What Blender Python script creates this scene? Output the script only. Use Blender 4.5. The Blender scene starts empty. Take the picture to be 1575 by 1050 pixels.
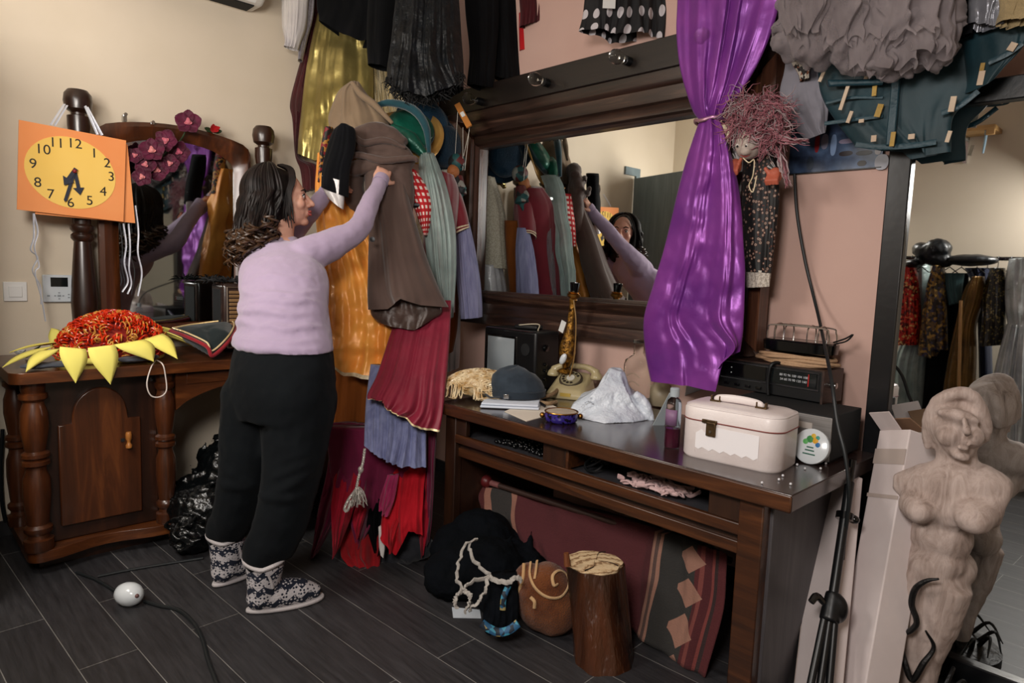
import bpy, bmesh, math, random
from mathutils import Vector as V, Matrix, Euler, noise
rnd = random.Random(11)
PI = math.pi
scene = bpy.context.scene
COL = scene.collection
# ---------------------------------------------------------------- camera model
CX, CY, FL, H = 787.5, 525.0, 1030.0, 1.3
AX = V((1001, 145, -FL)).normalized()
_n = V((-1001, -145, FL)).normalized().cross(V((1, .035, 0))).normalized()
AZ = _n if _n.y < 0 else -_n
AY = AZ.cross(AX)
def ray(px, py):
    v = V((px - CX, py - CY, FL)); return V((v.dot(AX), v.dot(AY), v.dot(AZ)))
def PD(px, py, d):
    return V((0, 0, H)) + ray(px, py) * (d / FL)
def PP(px, py, ax, val):
    r = ray(px, py); o = (0, 0, H)[ax]
    return V((0, 0, H)) + r * ((val - o) / r[ax])
def PX(px, py, X): return PP(px, py, 0, X)
def PY(px, py, Y): return PP(px, py, 1, Y)
def PZ(px, py, z=0.): return PP(px, py, 2, z)
RIGHT = V((AX[0], AY[0], AZ[0])); DOWN = V((AX[1], AY[1], AZ[1])); FWD = V((AX[2], AY[2], AZ[2]))
FH = V((FWD.x, FWD.y, 0)).normalized(); RH = V((FH.y, -FH.x, 0)); UP = V((0, 0, 1))
cam = bpy.data.cameras.new('camera'); co = bpy.data.objects.new('camera', cam); COL.objects.link(co)
co.matrix_world = Matrix((( RIGHT.x, -DOWN.x, -FWD.x, 0), (RIGHT.y, -DOWN.y, -FWD.y, 0), (RIGHT.z, -DOWN.z, -FWD.z, H), (0, 0, 0, 1)))
cam.sensor_width = 36; cam.lens = FL / 1575 * 36; cam.clip_start = .02
scene.camera = co
# ---------------------------------------------------------------- materials
def hexc(h, a=1):
    h = h.lstrip('#'); c = [int(h[i:i+2], 16)/255 for i in (0, 2, 4)]
    return [x/12.92 if x <= .04045 else ((x+.055)/1.055)**2.4 for x in c] + [a]
MATS = {}
def nmat(name):
    m = bpy.data.materials.new(name); m.use_nodes = True
    nt = m.node_tree; b = nt.nodes['Principled BSDF']; MATS[name] = m
    return m, nt, b
def nd(nt, t, **kw):
    n = nt.nodes.new(t)
    for k, v in kw.items():
        if k in n.inputs.keys(): n.inputs[k].default_value = v
        else: setattr(n, k, v)
    return n
def tex(nt, scale=(1, 1, 1), rot=(0, 0, 0), out='Object'):
    tc = nd(nt, 'ShaderNodeTexCoord'); mp = nd(nt, 'ShaderNodeMapping')
    mp.inputs['Scale'].default_value = scale; mp.inputs['Rotation'].default_value = rot
    nt.links.new(tc.outputs[out], mp.inputs['Vector']); return mp.outputs['Vector']
def ramp(nt, fac, stops, interp='LINEAR'):
    r = nd(nt, 'ShaderNodeValToRGB'); r.color_ramp.interpolation = interp
    e = r.color_ramp.elements
    while len(e) < len(stops): e.new(.5)
    for i, (p, c) in enumerate(stops): e[i].position = p; e[i].color = hexc(c) if isinstance(c, str) else c
    nt.links.new(fac, r.inputs['Fac']); return r.outputs['Color']
def bump(nt, b, h, s=.2, d=.01):
    bp = nd(nt, 'ShaderNodeBump'); bp.inputs['Strength'].default_value = s; bp.inputs['Distance'].default_value = d
    nt.links.new(h, bp.inputs['Height']); nt.links.new(bp.outputs['Normal'], b.inputs['Normal'])
def pm(name, c, c2=None, rough=.6, metal=0, vs=8, det=3, bs=0, bstr=.2, bd=.005, sheen=0, coat=0, alpha=1, trans=0, ior=1.45, emit=0, spec=.5, aniso=0, lo=.35, hi=.65, stretch=(1, 1, 1)):
    if name in MATS: return MATS[name]
    m, nt, b = nmat(name)
    b.inputs['Base Color'].default_value = hexc(c); b.inputs['Roughness'].default_value = rough
    b.inputs['Metallic'].default_value = metal; b.inputs['Specular IOR Level'].default_value = spec
    b.inputs['Sheen Weight'].default_value = sheen; b.inputs['Coat Weight'].default_value = coat
    b.inputs['Coat Roughness'].default_value = .15
    b.inputs['Alpha'].default_value = alpha; b.inputs['Transmission Weight'].default_value = trans; b.inputs['IOR'].default_value = ior
    if aniso: b.inputs['Anisotropic'].default_value = aniso
    if emit: b.inputs['Emission Color'].default_value = hexc(c); b.inputs['Emission Strength'].default_value = emit
    if c2:
        n = nd(nt, 'ShaderNodeTexNoise'); n.inputs['Scale'].default_value = vs; n.inputs['Detail'].default_value = det
        nt.links.new(tex(nt, stretch), n.inputs['Vector'])
        nt.links.new(ramp(nt, n.outputs['Fac'], [(lo, c), (hi, c2)]), b.inputs['Base Color'])
    if bs:
        n2 = nd(nt, 'ShaderNodeTexNoise'); n2.inputs['Scale'].default_value = bs; n2.inputs['Detail'].default_value = 4
        nt.links.new(tex(nt, stretch), n2.inputs['Vector']); bump(nt, b, n2.outputs['Fac'], bstr, bd)
    return m
def fab(name, c, c2=None, **k):
    k = dict(dict(rough=.85, sheen=.15, bs=220, bstr=.25, bd=.002, vs=6, spec=.25), **k); return pm(name, c, c2, **k)
def satin(name, c, c2=None, **k):
    k = dict(dict(rough=.36, sheen=.05, bs=14, bstr=.5, bd=.02, vs=7, spec=.6, metal=.25), **k); return pm(name, c, c2, **k)
def wood(name, c1, c2, c3=None, axis='X', sc=6, rough=.4, coat=.2, st=14, bstr=.15):
    if name in MATS: return MATS[name]
    m, nt, b = nmat(name)
    s = {'X': (1, st, st), 'Y': (st, 1, st), 'Z': (st, st, 1)}[axis]
    n = nd(nt, 'ShaderNodeTexNoise'); n.inputs['Scale'].default_value = sc * .35; n.inputs['Detail'].default_value = 6; n.inputs['Roughness'].default_value = .65; n.inputs['Distortion'].default_value = .8
    nt.links.new(tex(nt, s), n.inputs['Vector'])
    nt.links.new(ramp(nt, n.outputs['Fac'], [(.3, c1), (.55, c2), (.75, c3 or c2)]), b.inputs['Base Color'])
    b.inputs['Roughness'].default_value = rough; b.inputs['Coat Weight'].default_value = coat; b.inputs['Coat Roughness'].default_value = .2
    bump(nt, b, n.outputs['Fac'], bstr, .004)
    return m
def sheer(name, c, a=.45, rough=.8, c2=None):
    m = fab(name, c, c2, bs=0); nt = m.node_tree; b = nt.nodes['Principled BSDF']
    n = nd(nt, 'ShaderNodeTexNoise'); n.inputs['Scale'].default_value = 9; nt.links.new(tex(nt, (3, 3, 1)), n.inputs['Vector'])
    mr = nd(nt, 'ShaderNodeMapRange'); mr.inputs['To Min'].default_value = a - .2; mr.inputs['To Max'].default_value = min(1, a + .2)
    nt.links.new(n.outputs['Fac'], mr.inputs['Value']); nt.links.new(mr.outputs['Result'], b.inputs['Alpha'])
    return m
def spots(name, c, stops, sc=60, rough=.6, metal=0, feature='F1', rnd_=1, bstr=0, out='Object', sheen=0):
    m, nt, b = nmat(name)
    v = nd(nt, 'ShaderNodeTexVoronoi'); v.inputs['Scale'].default_value = sc; v.inputs['Randomness'].default_value = rnd_
    nt.links.new(tex(nt, out=out), v.inputs['Vector'])
    if c == 'cell': src = v.outputs['Color']; sp = nd(nt, 'ShaderNodeSeparateColor'); nt.links.new(src, sp.inputs[0]); f = sp.outputs[0]
    else: f = v.outputs['Distance']
    nt.links.new(ramp(nt, f, stops, 'CONSTANT'), b.inputs['Base Color'])
    b.inputs['Roughness'].default_value = rough; b.inputs['Metallic'].default_value = metal; b.inputs['Sheen Weight'].default_value = sheen
    if bstr: bump(nt, b, v.outputs['Distance'], bstr, .004)
    return m
def glassm(name, c='#ffffff', rough=.02, ior=1.45):
    return pm(name, c, rough=rough, trans=1, ior=ior)
# ---------------------------------------------------------------- mesh kit (world coordinates)
class MB:
    def __init__(s): s.v = []; s.f = []; s.uv = {}
    def add(s, vs, fs):
        o = len(s.v); s.v += [V(p) for p in vs]; s.f += [tuple(i + o for i in f) for f in fs]; return s
    def box(s, c, size, R=None, taper=1):
        c = V(c); R = R or Matrix.Identity(3); a, b, d = [x/2 for x in size]
        vs = [c + R @ V((x*a*(taper if z > 0 else 1), y*b*(taper if z > 0 else 1), z*d)) for z in (-1, 1) for y in (-1, 1) for x in (-1, 1)]
        return s.add(vs, [(0, 2, 3, 1), (4, 5, 7, 6), (0, 1, 5, 4), (2, 6, 7, 3), (0, 4, 6, 2), (1, 3, 7, 5)])
    def box2(s, a, b):
        a, b = V(a), V(b); return s.box((a + b)/2, [abs(b[i] - a[i]) for i in range(3)])
    def loft(s, rings, cap0=True, cap1=True, closed=True):
        n = len(rings[0]); vs = [p for r in rings for p in r]; fs = []
        for i in range(len(rings) - 1):
            for j in range(n if closed else n - 1):
                k = (j + 1) % n; fs.append((i*n + j, i*n + k, (i + 1)*n + k, (i + 1)*n + j))
        if closed and cap0: fs.append(tuple(range(n - 1, -1, -1)))
        if closed and cap1: fs.append(tuple((len(rings) - 1)*n + j for j in range(n)))
        return s.add(vs, fs)
    def lathe(s, prof, c, n=24, R=None):
        c = V(c); R = R or Matrix.Identity(3)
        return s.loft([[c + R @ V((r*math.cos(2*PI*j/n), r*math.sin(2*PI*j/n), z)) for j in range(n)] for r, z in prof])
    def tube(s, pts, r, n=8, flat=1, up=None, cap=True):
        pts = [V(p) for p in pts]; m = len(pts); rs = r if isinstance(r, (list, tuple)) else [r]*m
        if len(rs) != m: rs = [lerpl(rs, i/(m - 1)) for i in range(m)]
        t0 = (pts[1] - pts[0]).normalized()
        u = V(up) if up else (t0.orthogonal()); u = (u - t0*u.dot(t0)).normalized(); rings = []
        for i in range(m):
            t = (pts[min(i + 1, m - 1)] - pts[max(i - 1, 0)])
            t = t.normalized() if t.length > 1e-9 else t0
            u = u - t*u.dot(t); u = u.normalized() if u.length > 1e-6 else t.orthogonal().normalized(); w = t.cross(u)
            rings.append([pts[i] + (u*math.cos(2*PI*j/n) + w*flat*math.sin(2*PI*j/n))*rs[i] for j in range(n)])
        return s.loft(rings, cap, cap)
    def ell(s, c, rad, R=None, n=16, m=10):
        c = V(c); R = R or Matrix.Identity(3); a, b, d = (rad, rad, rad) if isinstance(rad, (int, float)) else rad
        return s.loft([[c + R @ V((a*math.sin(PI*max(.02, min(m-.02, i))/m)*math.cos(2*PI*j/n), b*math.sin(PI*max(.02, min(m-.02, i))/m)*math.sin(2*PI*j/n), -d*math.cos(PI*i/m))) for j in range(n)] for i in range(m + 1)])
    def prism(s, poly, ext):
        ext = V(ext); poly = [V(p) for p in poly]; return s.loft([poly, [p + ext for p in poly]])
    def grid(s, fn, nu, nv, uv=True):
        o = len(s.v)
        vs = [fn(i/nu, j/nv) for j in range(nv + 1) for i in range(nu + 1)]
        fs = [(j*(nu+1) + i, j*(nu+1) + i + 1, (j+1)*(nu+1) + i + 1, (j+1)*(nu+1) + i) for j in range(nv) for i in range(nu)]
        for j in range(nv + 1):
            for i in range(nu + 1): s.uv[o + j*(nu+1) + i] = (i/nu, j/nv)
        return s.add(vs, fs)
    def build(s, name, mat, parent=None, smooth=True, bevel=0, sub=0, solid=0, origin=None, auto=True, seg=2):
        me = bpy.data.meshes.new(name)
        if parent is not None: o = wloc(parent)
        elif origin is not None: o = V(origin)
        else:
            xs = [p.x for p in s.v]; ys = [p.y for p in s.v]; zs = [p.z for p in s.v]
            o = V(((min(xs) + max(xs))/2, (min(ys) + max(ys))/2, min(zs)))
        me.from_pydata([p - o for p in s.v], [], s.f)
        if s.uv:
            l = me.uv_layers.new(name='UVMap')
            for lp in me.loops: l.data[lp.index].uv = s.uv.get(lp.vertex_index, (0, 0))
        bm = bmesh.new(); bm.from_mesh(me); bmesh.ops.recalc_face_normals(bm, faces=bm.faces); bm.to_mesh(me); bm.free()
        me.materials.append(mat)
        ob = bpy.data.objects.new(name, me); COL.objects.link(ob)
        if parent is not None: ob.parent = parent
        else: ob.location = o
        if smooth:
            me.polygons.foreach_set('use_smooth', [True]*len(me.polygons))
            if auto: me.set_sharp_from_angle(angle=math.radians(42))
        if bevel: b = ob.modifiers.new('bevel', 'BEVEL'); b.width = bevel; b.segments = seg; b.limit_method = 'ANGLE'; b.harden_normals = False
        if solid: b = ob.modifiers.new('solid', 'SOLIDIFY'); b.thickness = solid; b.offset = 0
        if sub: b = ob.modifiers.new('sub', 'SUBSURF'); b.levels = sub; b.render_levels = sub
        return ob
    def blob(s, name, mat, parent=None, vox=.006, sm=6, disp=0, dsc=.05, origin=None, fac=.6):
        ob = s.build(name, mat, parent, origin=origin, auto=False)
        r = ob.modifiers.new('remesh', 'REMESH'); r.mode = 'VOXEL'; r.voxel_size = vox; r.use_smooth_shade = True
        if sm: q = ob.modifiers.new('smooth', 'SMOOTH'); q.iterations = sm; q.factor = fac
        if disp:
            t = bpy.data.textures.new(name + '_wrinkle', 'CLOUDS'); t.noise_scale = dsc
            d = ob.modifiers.new('wrinkle', 'DISPLACE'); d.texture = t; d.strength = disp; d.mid_level = .5; d.texture_coords = 'LOCAL'
        return ob
def wloc(o):
    l = V((0, 0, 0))
    while o is not None: l += o.location; o = o.parent
    return l
def lerpl(l, t):
    x = max(0, min(1, t))*(len(l) - 1); i = min(int(x), len(l) - 2) if len(l) > 1 else 0
    return l[0] if len(l) == 1 else l[i] + (l[i+1] - l[i])*(x - i)
def cr(P, t):
    n = len(P) - 1
    if n == 0: return P[0]
    x = max(0, min(1, t))*n; i = min(int(x), n - 1); u = x - i
    p1, p2 = P[i], P[i+1]; p0 = P[i-1] if i > 0 else p1 + (p1 - p2); p3 = P[i+2] if i + 2 <= n else p2 + (p2 - p1)
    return (p1*2 + (p2 - p0)*u + (p0*2 - p1*5 + p2*4 - p3)*u*u + (p1*3 - p0 - p2*3 + p3)*u*u*u)*.5
def curve(pts, n=40): pts = [V(p) for p in pts]; return [cr(pts, i/n) for i in range(n + 1)]
def rotz(a): return Matrix.Rotation(a, 3, 'Z')
def basis(x, y, z): return Matrix((x, y, z)).transposed()
def T(o, label, cat, group=None):
    o['label'] = label; o['category'] = cat
    if group: o['group'] = group
    return o
def thing(name, label, cat, loc, group=None):
    o = bpy.data.objects.new(name, None); COL.objects.link(o); o.location = V(loc); o.empty_display_size = .05
    return T(o, label, cat, group)
def struct(o): o['kind'] = 'structure'; return o
def cloth(rows, d=3., th=.04, nu=56, nv=44, folds=6, amp=.012, f0=.35, wr=.006, wf=7, seed=0, n=None, P=None, cap0=True, cap1=False, vr=(0, 1), grow=0):
    """closed hanging cloth: rows of picture points on a distance, given real thickness and folds"""
    n = n or FH; P = P or PD
    ths = th if isinstance(th, (list, tuple)) else [th]
    R = []
    for k, r in enumerate(rows):
        dd = d[k] if isinstance(d, (list, tuple)) else d
        pts = [P(p[0], p[1], p[2] if len(p) > 2 else dd) for p in r]
        R.append([lerpl(pts, i/nu) for i in range(nu + 1)])
    ph = seed*1.7; mb = MB(); rings = []
    wmax = max((r[-1] - r[0]).length for r in R)
    for j in range(nv + 1):
        v = vr[0] + (vr[1] - vr[0])*j/nv; C = [cr([R[k][i] for k in range(len(R))], v) for i in range(nu + 1)]
        w = (C[-1] - C[0]).length / wmax; t = lerpl(list(ths), v) + grow; a = amp*(f0 + (1 - f0)*v)*(.4 + .6*w)
        fr, bk = [], []
        for i in range(nu + 1):
            s = i/nu; pr = math.sin(PI*s)**.5 if 0 < s < 1 else 0
            x = s*folds*1.9 + .5*noise.noise(V((s*3, v*1.5, seed + 4.)))
            g1 = noise.noise(V((x, v*.9, seed*7.3))); g2 = noise.noise(V((x*2.1, v*2.2, seed*7.3 + 31)))
            f = a*(1.9*g1 + .8*g2 + .22*math.cos(s*folds*2*PI + ph)) + wr*noise.noise(C[i]*wf + V((seed*3.1, 0, 0))) + .4*wr*noise.noise(C[i]*wf*2.3 + V((seed*2.1, 5, 0)))
            f2 = a*(1.9*noise.noise(V((x, v*.9, seed*7.3 + 77))) + .3*math.cos(s*folds*2*PI + ph)) + wr*noise.noise(C[i]*wf + V((seed*5.3, 9, 0)))
            e = .25 + .75*pr
            fr.append(C[i] - n*(t*pr + f*e)); bk.append(C[i] + n*(t*pr + .003 - f2*e) if 0 < s < 1 else C[i] - n*f*e + n*.002)
        rings.append(fr + bk[-2:0:-1])
    o = len(mb.v); m = len(rings[0]); mb.loft(rings, cap0, cap1)
    for j in range(nv + 1):
        for i in range(m): mb.uv[o + j*m + i] = ((i/nu if i <= nu else (2*nu - i)/nu), vr[0] + (vr[1]-vr[0])*j/nv)
    return mb
def garment(name, label, cat, mat, rows, hem=None, group=None, **k):
    """one garment: body, and a hem band as its part when the photo shows one"""
    if not hem: return T(cloth(rows, **k).build(name, mat, auto=False), label, cat, group)
    body = cloth(rows, **k); o = body.build(name, mat, auto=False); T(o, label, cat, group)
    hm, v0, v1 = hem; k2 = dict(k); k2['nv'] = 4; k2['cap0'] = False
    cloth(rows, vr=(v0, v1), grow=.003, **k2).build('hem_trim', hm, o, auto=False)
    return o
def text(s, c, size, R, mat, parent, depth=.001, name='lettering', align='CENTER'):
    cu = bpy.data.curves.new(name, 'FONT'); cu.body = s; cu.size = size; cu.extrude = depth; cu.align_x = align; cu.align_y = 'CENTER'; cu.offset = 0
    tmp = bpy.data.objects.new(name, cu); COL.objects.link(tmp)
    me = bpy.data.meshes.new_from_object(tmp.evaluated_get(bpy.context.evaluated_depsgraph_get()))
    bpy.data.objects.remove(tmp); me.name = name
    o = wloc(parent); c = V(c)
    for v in me.vertices: v.co = c + R @ v.co - o
    me.materials.clear(); me.materials.append(mat)
    ob = bpy.data.objects.new(name, me); COL.objects.link(ob); ob.parent = parent
    return ob
def jit(a): return rnd.uniform(-a, a)
# ---------------------------------------------------------------- setting
WX, WY, RX, RY, ZC = -3.75, 2.62, 1.3, -.62, 3.0
def floor_mat():
    m, nt, b = nmat('dark_planks')
    v = tex(nt, (1, 1, 1), (0, 0, math.radians(-2.8)))
    br = nd(nt, 'ShaderNodeTexBrick'); br.offset = .37
    for k, x in {'Scale': 1, 'Mortar Size': .0016, 'Mortar Smooth': .3, 'Brick Width': 1.15, 'Row Height': .172}.items(): br.inputs[k].default_value = x
    br.inputs['Color1'].default_value = hexc('#3f3e40'); br.inputs['Color2'].default_value = hexc('#323134'); br.inputs['Mortar'].default_value = hexc('#8a8884')
    nt.links.new(v, br.inputs['Vector'])
    n = nd(nt, 'ShaderNodeTexNoise'); n.inputs['Scale'].default_value = 4; n.inputs['Detail'].default_value = 8; n.inputs['Roughness'].default_value = .7
    nt.links.new(tex(nt, (1.2, 16, 1), (0, 0, math.radians(-2.8))), n.inputs['Vector'])
    mx = nd(nt, 'ShaderNodeMix'); mx.data_type = 'RGBA'; mx.blend_type = 'MULTIPLY'; mx.inputs['Factor'].default_value = .8
    nt.links.new(br.outputs['Color'], mx.inputs['A']); nt.links.new(ramp(nt, n.outputs['Fac'], [(.3, '#6a6668'), (.7, '#ffffff')]), mx.inputs['B'])
    nt.links.new(mx.outputs['Result'], b.inputs['Base Color']); b.inputs['Roughness'].default_value = .48
    bump(nt, b, n.outputs['Fac'], .12, .003); return m
FLOOR = floor_mat()
CREAM = pm('cream_paint', '#d6c9b6', '#d2c5b1', rough=.9, vs=3, bs=160, bstr=.12, bd=.002)
PINK = pm('pink_paint', '#cba99d', '#c7a498', rough=.9, vs=3, bs=160, bstr=.12, bd=.002)
CEIL = pm('ceiling_paint', '#d8d0c4', rough=.95)
DARKTRIM = pm('dark_skirting', '#2a2a2c', rough=.5)
def wallbox(n, a, b, m): return struct(MB().box2(a, b).build(n, m, smooth=False))
wallbox('floor', (WX - .1, RY - .1, -.08), (RX + .1, WY + .1, 0), FLOOR)
wallbox('wall_left', (WX - .1, RY - .1, 0), (WX, WY + .1, ZC), CREAM)
wallbox('wall_back', (WX, WY, 0), (RX + .1, WY + .1, ZC), PINK)
wallbox('wall_front', (WX, RY - .1, 0), (RX + .1, RY, ZC), CREAM)
wallbox('wall_right', (RX, RY, 0), (RX + .1, WY, ZC), CREAM)
wallbox('ceiling', (WX - .1, RY - .1, ZC), (RX + .1, WY + .1, ZC + .08), CEIL)
wallbox('baseboard_left', (WX, .3, 0), (WX + .014, WY, .07), DARKTRIM)
wallbox('baseboard_back', (WX + .014, WY - .014, 0), (RX, WY, .07), DARKTRIM)
# open door leaf by the left wall: only seen in the long mirror's reflection
DOORW = wood('door_laminate', '#5d6c72', '#6c7c82', '#7b8a8f', 'Z', 5, .5, 0, 10, .05)
dr = V((.965, .26, 0)); d0 = V((WX + .03, .02, 0)); M3 = basis(dr, V((-dr.y, dr.x, 0)), UP)
dl = struct(MB().box(d0 + dr*.4 + UP*1.085, (.8, .04, 2.16), M3).build('door_1', DOORW, smooth=False, bevel=.003))
CHROME = pm('chrome', '#d5d8da', rough=.18, metal=1)
hd = MB(); q = d0 + dr*.74 + UP*1.03
for s in (1, -1):
    nn = V((-dr.y, dr.x, 0))*s; hd.tube([q + nn*.021, q + nn*.06], .01); hd.tube([q + nn*.055, q + nn*.055 - dr*.11], .009)
hd.build('door_handle', CHROME, dl)
struct(MB().box2((WX, -.06, 0), (WX + .02, .0, 2.26)).box2((WX, .0, 2.19), (WX + .02, .16, 2.26)).build('trim_1', DOORW, smooth=False))
# ---------------------------------------------------------------- wall fittings
PLW = pm('white_plastic', '#e4e4e2', rough=.35); PLG = pm('pale_grey_plastic', '#c9d0d6', rough=.4); SCR = pm('dark_screen', '#15191a', rough=.12)
BLK = pm('black_plastic', '#0e0f11', rough=.38); BLKM = pm('matt_black', '#101113', rough=.75); BLKG = pm('gloss_black', '#07080a', rough=.12, coat=.5)
def wallq(px0, py0, px1, py1, X): a, b = PX(px0, py0, X), PX(px1, py1, X); return a, b
a, b = PX(4, 433, WX), PX(42, 463, WX)
y0, y1, z0, z1 = a.y, b.y, b.z, a.z
t = thing('light_switch', 'square white light switch on the cream wall left of the thermostat', 'light switch', (WX, (y0 + y1)/2, z0))
MB().box2((WX, y0, z0), (WX + .010, y1, z1)).build('plate', PLW, t, bevel=.003)
MB().box2((WX + .010, y0 + .019, z0 + .019), (WX + .015, y1 - .019, z1 - .019)).build('rocker', PLW, t, bevel=.002)
a, b = PX(64, 422, WX), PX(114, 464, WX); y0, y1, z0, z1 = a.y, b.y, b.z, a.z
t = thing('thermostat', 'pale grey thermostat with small dark screen on the cream wall', 'thermostat', (WX, (y0 + y1)/2, z0))
MB().box2((WX, y0, z0), (WX + .02, y1, z1)).build('case', PLG, t, bevel=.004)
MB().box2((WX + .02, y0 + .03, z1 - .055), (WX + .0215, y0 + .098, z1 - .012)).build('screen', SCR, t)
BTN = pm('grey_button', '#8b9298', rough=.5)
for (dy, dz, s) in [(.062, .03, .009), (.046, .03, .005), (.078, .03, .005), (.062, .044, .005), (.062, .016, .005), (.02, .03, .007), (.1, .036, .005), (.112, .036, .005), (.1, .022, .005), (.112, .022, .005)]:
    MB().box((WX + .0205, y0 + dy, z0 + dz), (.003, s*1.5, s)).build('button', BTN, t)
ACW = pm('ac_white', '#d6d2cc', rough=.4)
t = thing('air_conditioner', 'white air conditioner unit high on the cream wall, cut by the top of the view', 'air conditioner', (WX, 1.21, 2.63))
mb = MB(); prof = [(0, 2.635), (.14, 2.63), (.2, 2.67), (.21, 2.78), (.2, 2.93), (0, 2.95)]
mb.prism([(WX + x, .84, z) for x, z in prof], (0, .75, 0)); mb.build('body', ACW, t, bevel=.02, seg=3)
MB().box((WX + .175, 1.215, 2.658), (.07, .66, .008), Matrix.Rotation(-.6, 3, 'Y')).build('flap', PLW, t, bevel=.003)
MB().box((WX + .08, 1.215, 2.629), (.1, .66, .006)).build('vent', BLKM, t)
# ---------------------------------------------------------------- vanity table
WV = wood('vanity_pine', '#2a1509', '#4a2510', '#6b3a1a', 'Z', 5, .32, .45, 9); WVH = wood('vanity_pine_flat', '#2e170a', '#51290f', '#774420', 'Y', 5, .32, .45, 9)
WVD = wood('vanity_dark', '#1a0d07', '#2c160c', '#3d2011', 'Z', 5, .35, .35, 9)
XF, VY0, VY1 = -3.12, .40, 2.04
vt = thing('vanity_table', 'dark pine vanity table with turned columns, arched door and its own mirror', 'vanity table', (-3.43, .70, 0))
def rrect(x0, y0, x1, y1, r, z, n=6, corners=(1, 1, 1, 1)):
    P = []
    for (cx, cy, a0, on) in [(x1, y1, 0, corners[0]), (x0, y1, 90, corners[1]), (x0, y0, 180, corners[2]), (x1, y0, 270, corners[3])]:
        rr = r if on else .002
        ox, oy = cx + (-rr if cx == x1 else rr), cy + (-rr if cy == y1 else rr)
        for i in range(n + 1): a = math.radians(a0 + 90*i/n); P.append(V((ox + rr*math.cos(a), oy + rr*math.sin(a), z)))
    return P
MB().prism(rrect(WX + .02, VY0 - .02, XF, VY1, .05, .795, corners=(1, 0, 0, 1)), (0, 0, .045)).build('countertop', WVH, vt, bevel=.012, seg=3)
base = rrect(WX + .03, VY0 + .02, XF - .03, .99, .05, .06, corners=(1, 0, 0, 1))
# serpentine front of the plinth board
for i, p in enumerate(base):
    if p.x > XF - .12 and .47 < p.y < .93: p.x -= .0
fr = [V((XF - .03 - .05*math.sin(PI*k/8)**2, .47 + .46*k/8, .06)) for k in range(1, 8)]
poly = [p for p in base if p.y < .6 and p.x > -3.4] + fr + [p for p in base if p.y > .6 and p.x > -3.4] + [p for p in base if p.y > .6 and p.x < -3.4] + [p for p in base if p.y < .6 and p.x < -3.4]
MB().prism(poly, (0, 0, .045)).build('base_board', WVH, vt, bevel=.012, seg=3)
MB().box2((WX + .06, VY0 + .07, 0), (XF - .14, .94, .06)).build('plinth', WVD, vt)
MB().box2((WX + .04, VY0 + .075, .105), (XF - .115, .925, .795)).build('cabinet_body', WVD, vt, bevel=.006)
def column(x, y, r=.043):
    P = [(1.0, .105), (1.05, .11), (1.05, .15), (.8, .155), (.75, .17), (1.0, .185), (1.0, .2), (.75, .212), (.8, .23), (.98, .33), (.95, .40), (.72, .435), (.7, .45), (.98, .46), (.98, .475), (.72, .483), (.98, .491), (.98, .505), (.7, .515), (.76, .53), (1.0, .61), (.96, .67), (.74, .705), (.72, .715), (1.0, .728), (1.0, .745), (.8, .752), (.85, .765), (.85, .795)]
    return MB().lathe([(0, .105)] + [(a*r, z) for a, z in P] + [(0, .795)], (x, y, 0), 28)
for (x, y, r) in [(XF - .075, .462, .05), (XF - .075, .945, .042), (WX + .2, .45, .045)]: column(x, y, r).build('column', WV, vt)
# arched door with raised edge
XD = XF - .115
def arch(y0, y1, zb, zs, zt, x, sh=.05):
    P = [V((x, y0, zb)), V((x, y1, zb)), V((x, y1, zs)), V((x, y1 - sh, zs))]
    n = 14; c = (y0 + y1)/2; R = (y1 - y0)/2 - sh
    for i in range(n + 1): a = PI*i/n; P.append(V((x, c + R*math.cos(a), zs + (zt - zs)*math.sin(a)**.8)))
    P += [V((x, y0 + sh, zs)), V((x, y0, zs))]
    return P
MB().prism(arch(.545, .852, .17, .60, .745, XD), (.018, 0, 0)).build('door', WV, vt, bevel=.008)
dk = vt.children[-1]
MB().lathe([(0, 0), (.012, 0), (.013, .012), (.008, .02), (.007, .03), (.0125, .04), (.013, .06), (.01, .07), (0, .07)], (XD + .032, .80, .47), 14).build('knob', wood('knob_wood', '#8a5426', '#a4682f', None, 'Z', 8, .35, .3), dk)
MB().box2((XD + .016, .772, .498), (XD + .022, .786, .512)).build('keyhole', BLKM, dk)
# arched apron over the kneehole, and the far pedestal behind the woman
ap = [V((XF - .05, .985, .795))] + [V((XF - .05, .985 + .62*i/16, .62 + .10*math.sin(PI*i/16)**.7 if 0 < i < 16 else .62)) for i in range(17)] + [V((XF - .05, 1.605, .795))]
mbx = MB(); rr = [ap[0]] + ap[1:-1] + [ap[-1]]
up = [V((p.x, p.y, .795)) for p in ap[1:-1]]; lo_ = ap[1:-1]
mbx.loft([[p for p in up] + [p for p in reversed(lo_)], [p + V((-.03, 0, 0)) for p in up] + [p + V((-.03, 0, 0)) for p in reversed(lo_)]]); mbx.build('apron', WVH, vt)
MB().box2((XF - .05, 1.03, .735), (XF - .044, 1.5, .785)).build('apron_drawer', WVH, vt, bevel=.004)
MB().box2((WX + .04, 1.605, 0), (XF - .05, 2.0, .795)).build('cabinet_body', WVD, vt, bevel=.006)
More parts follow.
